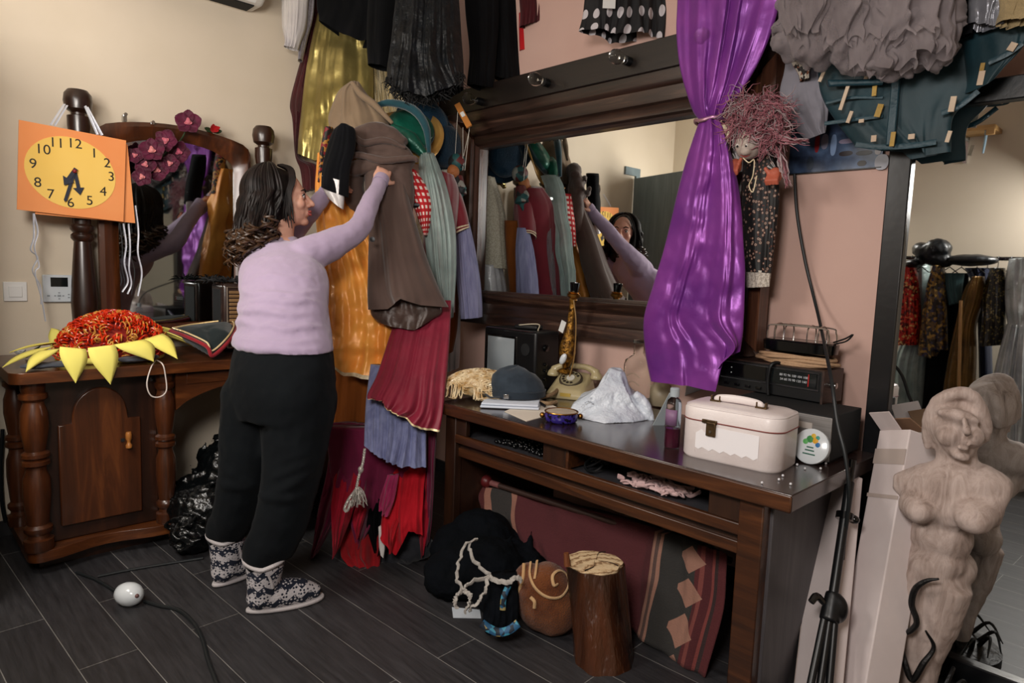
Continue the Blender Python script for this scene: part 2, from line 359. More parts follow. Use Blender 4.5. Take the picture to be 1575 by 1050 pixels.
# mirror on the vanity: two posts with ball finials, arched frame, glass
PXs = -3.62
def post(y, zt):
    P = [(.0, .84), (.05, .84), (.05, .9), (.036, .92), (.05, 1.0), (.054, 1.08), (.047, 1.2), (.038, 1.32), (.034, 1.36), (.046, 1.375), (.046, 1.39), (.036, 1.40), (.048, 1.415), (.048, 1.43), (.036, 1.44), (.04, 1.5), (.042, zt - .27), (.036, zt - .23), (.045, zt - .16), (.045, zt - .115), (.03, zt - .11), (.03, zt - .1), (.052, zt - .085), (.058, zt - .05), (.054, zt - .018), (.04, zt), (0, zt + .004)]
    return MB().lathe(P, (PXs, y, 0), 24)
post(.735, 2.035).build('post', WVD, vt); post(1.592, 2.02).build('post', WVD, vt)
YM0, YM1 = .805, 1.525
def mring(o, x):
    y0, y1, zb = YM0 + o, YM1 - o, .90 + o; P = []
    c = (y0 + y1)/2; zs, zt = 1.89 - o, 1.955 - o; r = .09
    P += [V((x, y0, zb)), V((x, y1, zb)), V((x, y1, zs - .06)), V((x, y1, zs - .03)), V((x, y1 - .012, zs)), V((x, y1 - .04, zs + .02))]
    for i in range(1, 12): y = y1 - .04 - (y1 - y0 - .08)*i/12; P.append(V((x, y, zs + .02 + (zt - zs - .02)*math.sin(PI*i/12)**.8)))
    P += [V((x, y0 + .04, zs + .02)), V((x, y0 + .012, zs)), V((x, y0, zs - .03)), V((x, y0, zs - .06))]
    return P
xb = -3.66; fm = MB(); A = [mring(0, xb), mring(0, xb + .03), mring(.02, xb + .042), mring(.055, xb + .03), mring(.085, xb + .012), mring(.085, xb)]
fm.loft(A, False, False); fm.build('mirror_frame', WV, vt)
MIR = pm('mirror_silver', '#e8ecec', rough=.015, metal=1)
MIRT = pm('mirror_tarnished', '#aeb4b4', rough=.03, metal=1)
MB().prism([p + V((-.07*(p.y - (YM0 + YM1)/2), 0, 0)) for p in mring(.078, xb + .024)], (.004, 0, 0)).build('mirror_glass', MIRT, vt, smooth=False)
for (px, py) in ((191, 177), (233, 189)):
    p = PX(px, py, -3.64); MB().box((p.x, p.y, p.z - .015), (.03, .016, .03)).tube([p, p + V((.03, 0, 0))], .008).build('mirror_clip', CHROME, vt)
# ---------------------------------------------------------------- long wall mirror with lamp board
MW = wood('frame_stained', '#140c09', '#33211a', '#5e4436', 'X', 5, .33, .3, 16, .3); MWV = wood('frame_stained_upright', '#1c100b', '#4a2c1e', '#7a5038', 'Z', 5, .33, .3, 16, .3)
MWD = wood('lamp_board', '#0d0807', '#170f0c', '#1e1410', 'X', 5, .4, .2, 16)
GY = 2.565; X0, X1, Z0, Z1 = -2.925, -1.40, 1.178, 1.972
wm = thing('wall_mirror', 'long mirror in a stained moulded timber frame with a bulb board on top', 'wall mirror', ((X0 + X1)/2, WY, 1.0))
MB().box2((X0 - .06, GY, Z0 - .06), (X1 + .06, GY + .008, Z1 + .06)).build('glass', MIR, wm, smooth=False)
def mold(p0, p1, out, w, mat, name='frame', m0=1, m1=1):
    """stepped moulding from p0 to p1, growing by w along out, mitred"""
    p0, p1, out = V(p0), V(p1), V(out); d = (p1 - p0).normalized(); mb = MB(); yf = V((0, -1, 0))
    pr = [(0, 0), (0, .03), (.06, .034), (.10, .05), (.16, .05), (.34, .03), (.38, .046), (.44, .048), (.66, .052), (.70, .066), (.76, .07), (1, .075), (1, 0)]
    ring = lambda p, sgn: [p + out*(a*w) + yf*h - d*(sgn*a*w) for a, h in pr]
    mb.loft([ring(p0, m0*.9), ring(p1, -m1*.9)]); return mb.build(name, mat, wm)
mold((X0, GY, Z1), (X1, GY, Z1), (0, 0, 1), .2, MW, 'frame_top', .8, 1)
mold((X0, GY, Z0), (X1, GY, Z0), (0, 0, -1), .185, MW, 'frame_bottom', .8, 1)
mold((X0, GY, Z0), (X0, GY, Z1), (-1, 0, 0), .165, MWV, 'frame_side', 1, 1.1)
mold((X1, GY, Z0), (X1, GY, Z1), (1, 0, 0), .2, MWV, 'frame_side', .9, .95)
MB().box2((-3.235, GY - .09, 2.168), (-1.2, WY - .002, 2.297)).build('lamp_board', MWD, wm, bevel=.004)
BULB = glassm('clear_bulb', '#f4f4f0', .01, 1.2); BRS = pm('brass', '#a5793a', rough=.3, metal=1)
for px, py in ((741, 157), (843, 128), (968, 95), (1100, 66)):
    p = PY(px, py, GY - .09); ry = basis(V((1, 0, 0)), V((0, 0, 1)), V((0, -1, 0)))
    MB().lathe([(0, 0), (.02, 0), (.02, .035), (.016, .036), (0, .036)], p, 16, ry).build('lamp_holder', BLK, wm)
    h = MB().lathe([(.012, .034), (.014, .045), (.022, .06), (.03, .078), (.032, .095), (.027, .115), (.014, .127), (.002, .130)], p, 20, ry).build('bulb', BULB, wm)
    MB().lathe([(.011, .03), (.012, .052), (.004, .056), (.003, .075), (.006, .08), (0, .082)], p, 12, ry).build('bulb_stem', CHROME, h)
# ---------------------------------------------------------------- standing mirror in a black frame
SY = 2.53
sm = thing('standing_mirror', 'tall mirror in a wide black frame standing behind the carved torso', 'mirror', (0.0, SY, 0))
fx0, fx1, fz0, fz1 = -.79, .55, .02, 1.93; fw = .07
BLKW = pm('black_lacquer', '#0a0b0e', rough=.3, coat=.3, bs=30, bstr=.1)
MB().box2((fx0 + .01, SY, fz0 + .01), (fx1 - .01, SY + .02, fz1 - .01)).build('back_panel', BLKM, sm)
MB().box2((fx0 + fw - .01, SY - .006, fz0 + fw - .01), (fx1 - fw + .01, SY - .002, fz1 - fw + .01)).build('glass', MIR, sm, smooth=False)
for n_, a, b in [('frame_side', (fx0, fz0), (fx0 + fw, fz1)), ('frame_side', (fx1 - fw, fz0), (fx1, fz1)), ('frame_top', (fx0 + fw, fz1 - fw), (fx1 - fw, fz1)), ('frame_bottom', (fx0 + fw, fz0), (fx1 - fw, fz0 + fw))]:
    MB().box2((a[0], SY - .03, a[1]), (b[0], SY + .02, b[1])).build(n_, BLKW, sm, bevel=.004)
for x in (fx0 + .1, fx1 - .1): MB().box2((x - .03, SY - .1, 0), (x + .03, SY + .08, .02)).build('foot', BLKW, sm)
# ---------------------------------------------------------------- desk
DW = wood('desk_top_wood', '#1d1210', '#2c1c19', '#3c2723', 'X', 4, .22, .6, 10, .05)
DE = wood('desk_edge_wood', '#26130a', '#42230f', '#5e361a', 'X', 6, .4, .3, 14)
DP = wood('desk_panel_wood', '#1d0f08', '#2e190d', '#3a2111', 'Z', 4, .42, .2, 10)
DG = wood('desk_end_grey', '#3a3638', '#4a4648', '#5a5658', 'Z', 4, .5, .1, 10)
DX0, DX1, DY0, DY1, DZ = -2.31, -.735, 1.80, 2.495, .712
dk = thing('desk', 'long dark wood desk with open shelf compartments under its top', 'desk', ((DX0 + DX1)/2, 2.2, 0))
MB().box2((DX0, DY0 + .006, DZ - .05), (DX1, DY1, DZ)).build('desktop', DW, dk, bevel=.003)
MB().box2((DX0, DY0, DZ - .052), (DX1, DY0 + .008, DZ - .002)).build('front_edging', DE, dk, bevel=.004)
MB().box2((DX0 + .05, DY0 + .06, 0), (DX0 + .085, DY1, DZ - .05)).build('side_panel', DP, dk, bevel=.003)
MB().box2((DX0 + .02, DY0 + .03, 0), (DX0 + .09, DY0 + .07, DZ - .05)).build('leg', DP, dk, bevel=.004)
MB().box2((DX1 - .10, DY0 + .07, 0), (DX1 - .075, DY1, DZ - .05)).build('side_panel', DG, dk, bevel=.003)
MB().box2((DX1 - .16, DY0 + .025, 0), (DX1 - .085, DY0 + .085, DZ - .05)).build('leg', DE, dk, bevel=.004)
xa, xb_ = DX0 + .085, DX1 - .10
DI = pm('shelf_lining', '#2e2d31', rough=.6)
MB().box2((xa, DY0 + .04, .555), (xb_, DY1, .57)).build('shelf', DI, dk)
MB().box2((xa, DY0 + .03, .540), (xb_, DY0 + .05, .578)).build('shelf_rail', DE, dk, bevel=.004)
MB().box2((xa, DY0 + .05, .475), (xb_, DY0 + .075, .515)).build('lower_rail', DE, dk, bevel=.004)
MB().box2((xa, DY0 + .06, .508), (xb_, DY0 + .08, .545)).build('lower_panel', DP, dk)
MB().box2((-1.70, DY0 + .035, .578), (-1.585, DY0 + .06, DZ - .05)).build('divider_block', DP, dk, bevel=.003)
MB().box2((-1.583, DY0 + .033, .578), (-1.57, DY0 + .36, DZ - .05)).build('divider', DE, dk, bevel=.002)
MB().box2((-1.70, DY0 + .06, .57), (-1.685, DY0 + .36, DZ - .05)).build('divider', DP, dk)
MB().box2((-1.0, DY0 + .035, .578), (xb_, DY0 + .06, DZ - .05)).build('end_block', DP, dk, bevel=.003)
MB().box2((xa, DY0 + .035, .578), (xa + .07, DY0 + .06, DZ - .05)).build('end_block', DP, dk, bevel=.003)
MB().box2((xa, DY0 + .40, .57), (xb_, DY0 + .415, DZ - .05)).build('shelf_back', DI, dk)
# ---------------------------------------------------------------- hanging clothes
YX = lambda Y: (lambda px, py, d: PY(px, py, Y if d is None else d))
GOLDT = satin('gold_braid', '#d9b878', '#f0dcae', rough=.4, metal=.3)
CREAMT = fab('cream_braid', '#e8d9bd', '#c9b690', vs=60)
# carriers: a stand in the cluster, rails near the ceiling
STEEL = pm('rail_steel', '#55585c', rough=.35, metal=1)
c = PD(605, 600, 3.4); cs = thing('clothes_stand', 'steel stand hidden under the heap of costumes in the corner', 'clothes stand', (c.x, c.y, 0))
MB().lathe([(0, 0), (.2, 0), (.2, .012), (.03, .03), (.018, .05), (.018, 1.72), (0, 1.73)], (c.x, c.y, 0), 20).build('pole', STEEL, cs)
MB().tube([V((c.x, c.y, 1.6)) - RH*.2, V((c.x, c.y, 1.6)) + RH*.12], .014).build('crossbar', STEEL, cs)
r1 = thing('clothes_rail', 'steel rail under the ceiling above the corner, above the view', 'clothes rail', (-2.6, 2.3, 2.86))
MB().tube([V((WX, 1.95, 2.86)), V((-2.1, 2.5, 2.86)), V((-1.9, WY, 2.86))], .014).build('bar', STEEL, r1)
r2 = thing('clothes_rail', 'steel rail under the ceiling over the purple curtain and the standing mirror, above the view', 'clothes rail', (-.5, 2.42, 2.78))
MB().tube([V((-1.9, 2.42, 2.78)), V((RX, 2.42, 2.78))], .014).build('bar', STEEL, r2)
for x in (-1.85, -.6, .6): MB().box2((x - .01, 2.42, 2.77), (x + .01, WY, 2.79)).build('bracket', STEEL, r2)
G = garment
# --- heap in the middle
OS = satin('orange_satin', '#e48c34', '#fbb050', metal=.08, rough=.42, bs=9, bstr=.35, vs=5)
G('tunic', 'shiny orange satin tunic with cream hem hanging beside the woman', 'tunic', OS,
  [[(488, 235), (545, 232)], [(484, 300), (560, 300)], [(490, 400), (600, 395)], [(500, 480), (618, 470)], [(502, 535), (622, 530)], [(505, 552), (535, 574), (575, 580), (622, 572)]],
  hem=(CREAMT, .975, 1.0), d=[3.34, 3.32, 3.28, 3.24, 3.22, 3.22], th=[.03, .06, .07, .07, .08, .08], folds=3, amp=.024, f0=.6, wr=.03, wf=10, seed=2, nu=90, nv=100)
OB = fab('rust_cotton', '#8a4a16', '#7a3f12', vs=4)
G('dress', 'plain rust brown dress hanging below the orange satin tunic', 'dress', OB,
  [[(492, 520), (585, 520)], [(495, 600), (575, 600)], [(500, 660), (568, 660)], [(508, 708), (558, 712)]], d=[3.36, 3.32, 3.28, 3.26], th=.05, folds=3, amp=.018, seed=4)
G('dress', 'narrow strip of rust brown dress between white veil and lavender sleeve', 'dress', OB,
  [[(688, 330), (705, 330)], [(690, 440), (706, 440)], [(684, 500), (704, 500)], [(684, 545), (697, 540)]], d=3.66, th=.05, folds=2, amp=.006, seed=4)
BU = satin('burgundy_satin', '#740d28', '#861531', rough=.55, bs=18, bstr=.2, metal=0)
G('skirt', 'burgundy skirt with pale gold hem hanging under the brown coat', 'skirt', BU,
  [[(618, 460), (694, 462)], [(598, 520), (692, 520)], [(580, 575), (687, 580)], [(566, 604), (600, 612), (645, 625), (682, 630)], [(565, 614), (592, 612), (600, 628), (618, 634), (650, 656), (677, 663)]],
  hem=(GOLDT, .975, 1.0), d=[3.22, 3.12, 3.0, 2.92, 2.9], th=[.03, .05, .06, .06, .06], folds=5, amp=.024, seed=1, nu=90)
PW = fab('periwinkle_crinkle', '#6a6f96', '#8288ad', vs=30, stretch=(1, 1, .15), bs=60, bstr=.6, bd=.006)
G('skirt', 'crinkled blue-grey skirt showing under the burgundy skirt', 'skirt', PW,
  [[(570, 560), (660, 570)], [(563, 615), (657, 620)], [(561, 655), (656, 670)], [(560, 684), (590, 700), (612, 712), (656, 718)]], d=[3.12, 3.02, 2.93, 2.87], th=.05, folds=7, amp=.018, seed=7, nu=90)
# handkerchief skirt of many points
cs2 = PD(575, 880, 2.9)
hs = thing('handkerchief_skirt', 'crimson, black and plum skirt with pointed hem hanging almost to the floor', 'skirt', (cs2.x, cs2.y, .02))
CR = fab('crimson_cotton', '#8a0c22', '#9c1128', vs=8, sheen=.05); CR2 = fab('scarlet_cotton', '#a80d1c', '#b81424', vs=8, sheen=.05); PLUM = fab('plum_cotton', '#5a1030', '#6a1538', vs=8)
BLC = fab('black_cotton', '#060608', '#0a0a0d', rough=.95, spec=.1, sheen=0); VEL = fab('red_velvet', '#7a0a12', '#900f18', sheen=.1); PKS = fab('rose_sequin', '#93234f', '#a83460', rough=.5)
for k, (m_, rows, o) in enumerate([
    (PLUM, [[(512, 650), (560, 650)], [(503, 720), (556, 712)], [(488, 790), (536, 765)], [(478, 858), (490, 848)]], .10),
    (PLUM, [[(548, 650), (600, 655)], [(540, 720), (590, 720)], [(538, 790), (578, 790)], [(548, 842), (556, 838)]], .08),
    (BLC, [[(560, 660), (640, 670)], [(562, 740), (630, 740)], [(562, 800), (612, 800)], [(575, 850), (590, 845)]], .07),
    (CR, [[(520, 690), (562, 690)], [(512, 745), (556, 735)], [(510, 795), (540, 795)], [(514, 856), (522, 842)]], .02),
    (VEL, [[(535, 740), (590, 740)], [(526, 810), (588, 800)], [(524, 850), (586, 845)], [(534, 866), (560, 876), (583, 884)]], .04),
    (CR2, [[(612, 670), (662, 672)], [(600, 740), (654, 735)], [(588, 790), (650, 785)], [(584, 822), (610, 852), (630, 812), (650, 824)]], .0),
    (CR, [[(636, 660), (664, 662)], [(640, 750), (664, 745)], [(640, 800), (661, 800)], [(648, 856), (652, 852)]], .05),
    (CR2, [[(604, 690), (640, 690)], [(604, 770), (632, 765)], [(596, 810), (616, 805)], [(599, 850), (604, 846)]], -.02),
    (PKS, [[(596, 730), (614, 728)], [(584, 768), (608, 764)], [(582, 786), (600, 790)]], -.01),
    (CR, [[(545, 700), (580, 700)], [(548, 760), (574, 750)], [(542, 800), (560, 800)], [(548, 828), (552, 826)]], .03),
    (PLUM, [[(656, 660), (672, 662)], [(656, 780), (666, 775)], [(652, 838), (660, 835)]], .06)]):
    dd = [3.12 + o*.3, 3.0 + o*.6, 2.90 + o, 2.87 + o] if len(rows) == 4 else [3.0 + o*.5, 2.91 + o, 2.88 + o]
    cloth(rows, d=dd, th=.022, folds=2 + k % 2, amp=.045, f0=.35, wr=.022, wf=13, seed=k + 3, nu=40, nv=44).build('panel', m_, hs, auto=False)
cloth([[(500, 655), (660, 660)], [(505, 700), (668, 700)], [(510, 760), (655, 760)]], d=3.05, th=.05, folds=6, amp=.01, seed=3).build('underskirt', PLUM, hs, auto=False)
WHS = fab('white_cotton', '#d8d4d0', '#c6c2c0')
cloth([[(582, 810), (586, 808)], [(583, 840), (592, 838)], [(585, 850), (590, 858)]], d=2.86, th=.008, folds=1, amp=.002, nu=10, nv=10).build('lining', WHS, hs, auto=False)
mb = MB()
for px, py, r in ((622, 858, .07), (648, 850, .06), (600, 868, .05), (635, 838, .07)): mb.ell(PD(px, py, 3.0) + V((0, 0, .03)), (r*1.2, r, r*.8))
T(mb.blob('cloth_bundle', fab('charcoal_knit', '#1b1c20', '#24252a', bs=120, bstr=.5), vox=.012, sm=6, disp=.03, dsc=.04), 'charcoal knitted bundle on the floor under the red pointed skirt', 'bundle')
# silver rope with tassel
SIL = pm('silver_thread', '#b9b3aa', '#e6e2da', rough=.35, metal=.5, vs=90, bs=200, bstr=.6)
tp = thing('tassel_cord', 'silver rope cord with knot and tassel hanging in front of the red skirt', 'tassel', PD(547, 775, 2.8))
def rope(pts, r, mat, par, nm='cord', n=60, tw=14):
    P = curve(pts, n)
    mb = MB()
    for ph in (0, 2.1, 4.2):
        L = []
        for i, p in enumerate(P):
            t = (P[min(i+1, n)] - P[max(i-1, 0)]).normalized(); u = t.orthogonal().normalized(); w_ = t.cross(u); a = ph + tw*2*PI*i/n
            L.append(p + (u*math.cos(a) + w_*math.sin(a))*r*.5)
        mb.tube(L, r*.62, 6)
    return mb.build(nm, mat, par)
rope([PD(561, 690, 2.8), PD(558, 712, 2.79), PD(552, 732, 2.78), PD(548, 752, 2.78)], .006, SIL, tp)
rope([PD(548, 752, 2.78), PD(536, 768, 2.78), PD(530, 782, 2.78), PD(534, 785, 2.78), PD(540, 770, 2.775)], .006, SIL, tp, tw=10)
MB().ell(PD(555, 722, 2.78), (.012, .012, .015)).build('knot', SIL, tp)
mb = MB()
for k in range(40):
    a = rnd.uniform(0, 1); e = PD(538 + 26*a + jit(2), 776 + jit(5), 2.78 + jit(.02)); s_ = PD(550 + jit(3), 750 + jit(2), 2.78)
    mb.tube(curve([s_, (s_ + e)/2 + V((jit(.01), jit(.01), .012)), e], 8), .0016, 4)
mb.build('tassel', SIL, tp)
# brown coat held up by the woman
BC = fab('brown_wool', '#4c3b35', '#52413a', rough=.75, bs=300, bstr=.15, sheen=.25)
BCL = satin('brown_lining', '#3a2c26', '#4a3830', rough=.45, metal=.05)
bc = thing('coat', 'dark brown coat the woman in the lilac sweater holds up', 'coat', PD(630, 480, 3.15))
cloth([[(560, 262), (622, 262)], [(562, 300), (628, 300)], [(567, 350), (642, 350)], [(566, 400), (658, 400)], [(565, 450), (676, 445)], [(566, 476), (600, 474), (622, 458), (650, 468), (690, 472)]], d=[3.26, 3.24, 3.20, 3.17, 3.13, 3.11], th=[.05, .06, .07, .08, .09, .09], folds=3, amp=.022, f0=.4, wr=.008, wf=6, seed=5, nu=80, nv=60).build('body', BC, bc, auto=False)
cloth([[(572, 440), (672, 440)], [(570, 480), (680, 478)], [(580, 494), (610, 502), (640, 506), (664, 492)]], d=3.14, th=.06, folds=3, amp=.012, seed=2).build('lining', BCL, bc, auto=False)
mb = MB()   # gathered upper part and collar rolls
def fold(mb, pts, rr, d, n=12): mb.tube(curve([PD(p[0], p[1], p[2] if len(p) > 2 else d) for p in pts], 14), rr, n)
fold(mb, [(532, 240), (550, 212), (590, 204), (622, 222)], [.03, .05, .05, .03], 3.260)
fold(mb, [(535, 262), (570, 252), (605, 252), (634, 246)], [.035, .045, .045, .025], 3.240)
fold(mb, [(545, 222), (575, 225), (610, 232), (638, 252)], [.04, .05, .05, .02], 3.250)
fold(mb, [(540, 225), (528, 255), (535, 290), (548, 318)], [.03, .035, .04, .03], 3.280)
fold(mb, [(552, 255), (545, 290), (556, 325), (560, 340)], [.04, .05, .04, .03], 3.300)
fold(mb, [(575, 240), (585, 275), (600, 300), (600, 330)], [.05, .06, .06, .05], 3.280)
fold(mb, [(605, 235), (618, 262), (622, 295), (622, 330)], [.04, .05, .05, .04], 3.270)
mb.blob('gathered_top', BC, bc, vox=.009, sm=4, disp=.018, dsc=.06)
mb = MB(); fold(mb, [(530, 246), (552, 238), (590, 247), (637, 243), (641, 250)], [.012, .016, .018, .014, .006], 3.185)
fold(mb, [(545, 208), (560, 220), (592, 216), (625, 228)], [.010, .018, .018, .006], 3.200); mb.blob('collar', BC, bc, vox=.006, sm=3, disp=.006, dsc=.04)
MB().lathe([(0, 0), (.012, .001), (.012, .005), (0, .006)], PD(573, 368, 3.02), 14, basis(RH, UP, -FH)).build('button', BLK, bc)
BG = fab('beige_wool', '#7d6a55', '#86735d', rough=.85, bs=260, bstr=.35)
bg = G('coat', 'beige wool coat draped on top of the heap, collar pointing up', 'coat', BG,
  [[(538, 126), (552, 126)], [(520, 142), (566, 146)], [(507, 172), (592, 176)], [(505, 188), (600, 198)], [(512, 215), (604, 215)], [(525, 240), (600, 235)]], d=3.38, th=[.02, .06, .09, .1, .1, .08], folds=3, amp=.02, f0=.7, wr=.012, wf=9, seed=3)
mb = MB(); fold(mb, [(541, 126), (556, 146), (575, 160), (604, 190)], [.012, .018, .018, .01], 3.300); mb.blob('collar', BG, bg, vox=.006, sm=3)
VB = fab('black_felt', '#08090c', '#0c0d11', rough=.9, sheen=.05, spec=.15)
vb = G('waistcoat', 'black waistcoat with white lining between the woman face and the brown coat', 'waistcoat', VB,
  [[(524, 192), (536, 192)], [(512, 202), (546, 200)], [(502, 230), (546, 228)], [(495, 262), (538, 262)], [(494, 288), (512, 296), (536, 304)]], d=3.13, th=.04, folds=2, amp=.008, seed=2)
cloth([[(495, 270), (532, 280)], [(497, 290), (530, 300)], [(505, 304), (522, 318), (528, 322)]], d=3.125, th=.03, folds=1, amp=.004).build('lining', satin('white_satin', '#c9c6c4', '#dedbd9', rough=.35, metal=.1), vb, auto=False)
G('jacket', 'narrow red and gold braided jacket edge behind the black waistcoat', 'jacket', spots('red_braid', 'cell', [(0, '#1a1312'), (.4, '#7a1420'), (.7, '#a8752f')], 70), [[(500, 196), (512, 196)], [(492, 235), (504, 235)], [(489, 280), (497, 280)]], d=3.3, th=.03, folds=1, amp=.003, nu=20)
# hats
def ring(c, r, rr, R, sx=1, n=40): return [c + R @ V((r*sx*math.cos(2*PI*i/n), r*math.sin(2*PI*i/n), rr(i/n) if callable(rr) else rr)) for i in range(n)]
def hat(name, label, c, axis, r, hgt, brim, mats, flop=.02, band=None, cat='hat', bulge=1.0, sx=1.0):
    z = V(axis).normalized(); x = z.cross(UP).normalized() if abs(z.z) < .95 else RH; y = z.cross(x); R = basis(x, y, z); c = V(c)
    t = thing(name, label, cat, c)
    w = lambda u: flop*math.sin(2*PI*u*2 + 1)
    A = [ring(c, r*.9, 0, R, sx), ring(c, r*1.02, hgt*.35, R, sx), ring(c, r*.98*bulge, hgt*.7, R, sx), ring(c, r*.75*bulge, hgt*.95, R, sx), ring(c, r*.3, hgt, R, sx)]
    MB().loft(A, False, True).build('crown', mats[0], t, solid=.004, auto=False)
    if brim:
        B = [ring(c, r*.9, 0, R, sx), ring(c, r*.9 + brim*.5, lambda u: w(u)*.4 - .004, R, sx), ring(c, r*.9 + brim, lambda u: w(u), R, sx)]
        MB().loft(B, False, False).build('brim', mats[1] if len(mats) > 1 else mats[0], t, solid=.006, auto=False)
    if band: MB().loft([ring(c, r*1.0, .004, R, sx), ring(c, r*1.06, .018, R, sx), ring(c, r*1.03, .034, R, sx)], False, False).build('band', band, t, solid=.003, auto=False)
    return t
GRN = satin('emerald_satin', '#0e4a3c', '#156a55', rough=.35); TEALD = fab('dark_teal_velvet', '#12343c', '#1a4650', sheen=.5); BLU = fab('blue_felt', '#123349', '#1d4660', bs=90, bstr=.8, bd=.006)
GLD = satin('old_gold', '#a87a35', '#c39a55', rough=.4)
t = hat('hat', 'emerald and gold hat with dark teal rolled brim on the heap', PD(630, 205, 3.5), (RH*.25 - FH*.75 + UP*.5), .12, .07, .07, [GRN, GLD], .03, TEALD)
mb = MB(); fold(mb, [(574, 164), (600, 158), (635, 168), (655, 195), (660, 235)], [.012, .018, .022, .02, .01], 3.36); mb.build('rolled_edge', TEALD, t)
mb = MB(); fold(mb, [(602, 195), (630, 215), (655, 240)], [.02, .045, .02], 3.4); mb.build('sash', GRN, t)
hat('hat', 'blue felt hat with textured weave standing on edge left of the second blue hat', PD(650, 196, 3.64), (RH*.55 - FH*.75 + UP*.1), .13, .09, .05, [BLU, BLU], .015)
hat('hat', 'dark blue felt hat behind, nearest the marionette', PD(678, 225, 3.7), (RH*.75 - FH*.5 - UP*.1), .11, .08, .05, [fab('navy_felt', '#0e2433', '#153247', bs=90, bstr=.7, bd=.006)], .015)
# veil
VE = sheer('pale_green_tulle', '#93a7a3', .62, c2='#aebfbb')
ve = G('veil', 'pale grey-green tulle veil hanging in a long tail down the heap', 'veil', VE,
  [[(646, 238), (668, 236)], [(644, 255), (676, 256)], [(646, 290), (688, 290)], [(652, 350), (700, 350)], [(658, 410), (702, 405)], [(668, 455), (700, 450)], [(682, 492), (697, 488)]], d=[3.42, 3.40, 3.39, 3.37, 3.36, 3.36, 3.36], th=[.05, .05, .05, .04, .04, .03, .01], folds=6, amp=.014, f0=.7, wr=.012, seed=4, nu=70, nv=70)
G('veil', 'loose grey gauze spread beside the pale green tulle veil', 'veil', sheer('grey_gauze', '#8f9096', .5), [[(650, 300), (690, 300)], [(655, 360), (696, 360)], [(662, 420), (694, 420)], [(672, 470), (690, 470)]], d=3.46, th=.03, folds=5, amp=.012, seed=9)
def gingham():
    m, nt, b = nmat('red_gingham'); v = tex(nt, (1, 1, 1), out='UV'); s = nd(nt, 'ShaderNodeSeparateXYZ'); nt.links.new(v, s.inputs[0]); sq = []
    for k, f in (('X', 5), ('Y', 11)):
        mm = nd(nt, 'ShaderNodeMath', operation='MULTIPLY'); mm.inputs[1].default_value = f; nt.links.new(s.outputs[k], mm.inputs[0])
        fr = nd(nt, 'ShaderNodeMath', operation='FRACT'); nt.links.new(mm.outputs[0], fr.inputs[0])
        gt = nd(nt, 'ShaderNodeMath', operation='GREATER_THAN'); gt.inputs[1].default_value = .5; nt.links.new(fr.outputs[0], gt.inputs[0]); sq.append(gt)
    ad = nd(nt, 'ShaderNodeMath', operation='ADD'); nt.links.new(sq[0].outputs[0], ad.inputs[0]); nt.links.new(sq[1].outputs[0], ad.inputs[1])
    hv = nd(nt, 'ShaderNodeMath', operation='MULTIPLY'); hv.inputs[1].default_value = .5; nt.links.new(ad.outputs[0], hv.inputs[0])
    nt.links.new(ramp(nt, hv.outputs[0], [(0, '#b3151c'), (.3, '#c0262c'), (.8, '#ecd9cf')], 'CONSTANT'), b.inputs['Base Color']); b.inputs['Roughness'].default_value = .9; return m
GING = gingham()
G('dress', 'red and white gingham dress showing between brown coat and veil', 'dress', GING, [[(618, 258), (640, 262)], [(622, 290), (658, 290)], [(636, 318), (664, 316)], [(646, 345), (662, 342)], [(652, 362), (658, 362)]], d=3.34, th=.05, folds=2, amp=.006, seed=6)
# behind: maroon jacket, lavender sleeve, white dress
MAR = fab('maroon_velvet', '#6d0f20', '#7d1427', sheen=.7, rough=.7)
mj = G('jacket', 'maroon velvet jacket with cream piping behind the veil', 'jacket', MAR,
  [[(668, 262), (698, 270)], [(655, 300), (706, 300)], [(650, 380), (700, 380)], [(640, 490), (700, 480)]], d=3.53, th=[.06, .12, .12, .12], folds=3, amp=.015, seed=4)
cloth([[(688, 280), (704, 284)], [(690, 305), (714, 312)], [(694, 335), (720, 335)], [(697, 362), (722, 350)]], d=3.58, th=.05, folds=1, amp=.004).build('sleeve', MAR, mj, auto=False)
for v in ((.88, .92), (.96, 1.0)): cloth([[(688, 280), (704, 284)], [(690, 305), (714, 312)], [(694, 335), (720, 335)], [(697, 362), (722, 350)]], d=3.58, th=.05, folds=1, amp=.004, vr=v, nv=3, grow=.003, cap0=False).build('piping', CREAMT, mj, auto=False)
LAV = fab('lavender_crinkle', '#77789c', '#8f90b2', vs=40, stretch=(1, 1, .1), bs=70, bstr=.7, bd=.006)
G('blouse', 'crinkled lavender sleeve below the maroon jacket sleeve', 'blouse', LAV, [[(700, 340), (722, 342)], [(700, 380), (730, 378)], [(702, 430), (738, 425)], [(706, 470), (742, 468)], [(708, 490), (742, 487)]], d=3.6, th=[.03, .05, .06, .06, .06], folds=7, amp=.01, seed=8)
LACE = fab('ivory_lace', '#cfc6b0', '#e6dfce', vs=120, lo=.45, hi=.55, bs=150, bstr=.8, bd=.006)
WSAT = satin('white_dress_satin', '#c6c6cc', '#e2e2e6', rough=.3, metal=.1)
wd = thing('dress', 'white satin dress with lace bodice, glimpsed at the far side of the heap', 'dress', PD(688, 560, 3.8))
cloth([[(655, 400), (706, 405)], [(650, 470), (708, 470)], [(650, 540), (708, 530)], [(655, 575), (706, 565)]], d=3.82, th=[.07, .1, .12, .12], folds=7, amp=.02, seed=2).build('skirt', WSAT, wd, auto=False)
cloth([[(655, 262), (700, 262)], [(652, 320), (704, 320)], [(656, 410), (704, 410)]], d=3.8, th=[.05, .09, .09], folds=4, amp=.012, seed=5).build('bodice', LACE, wd, auto=False)
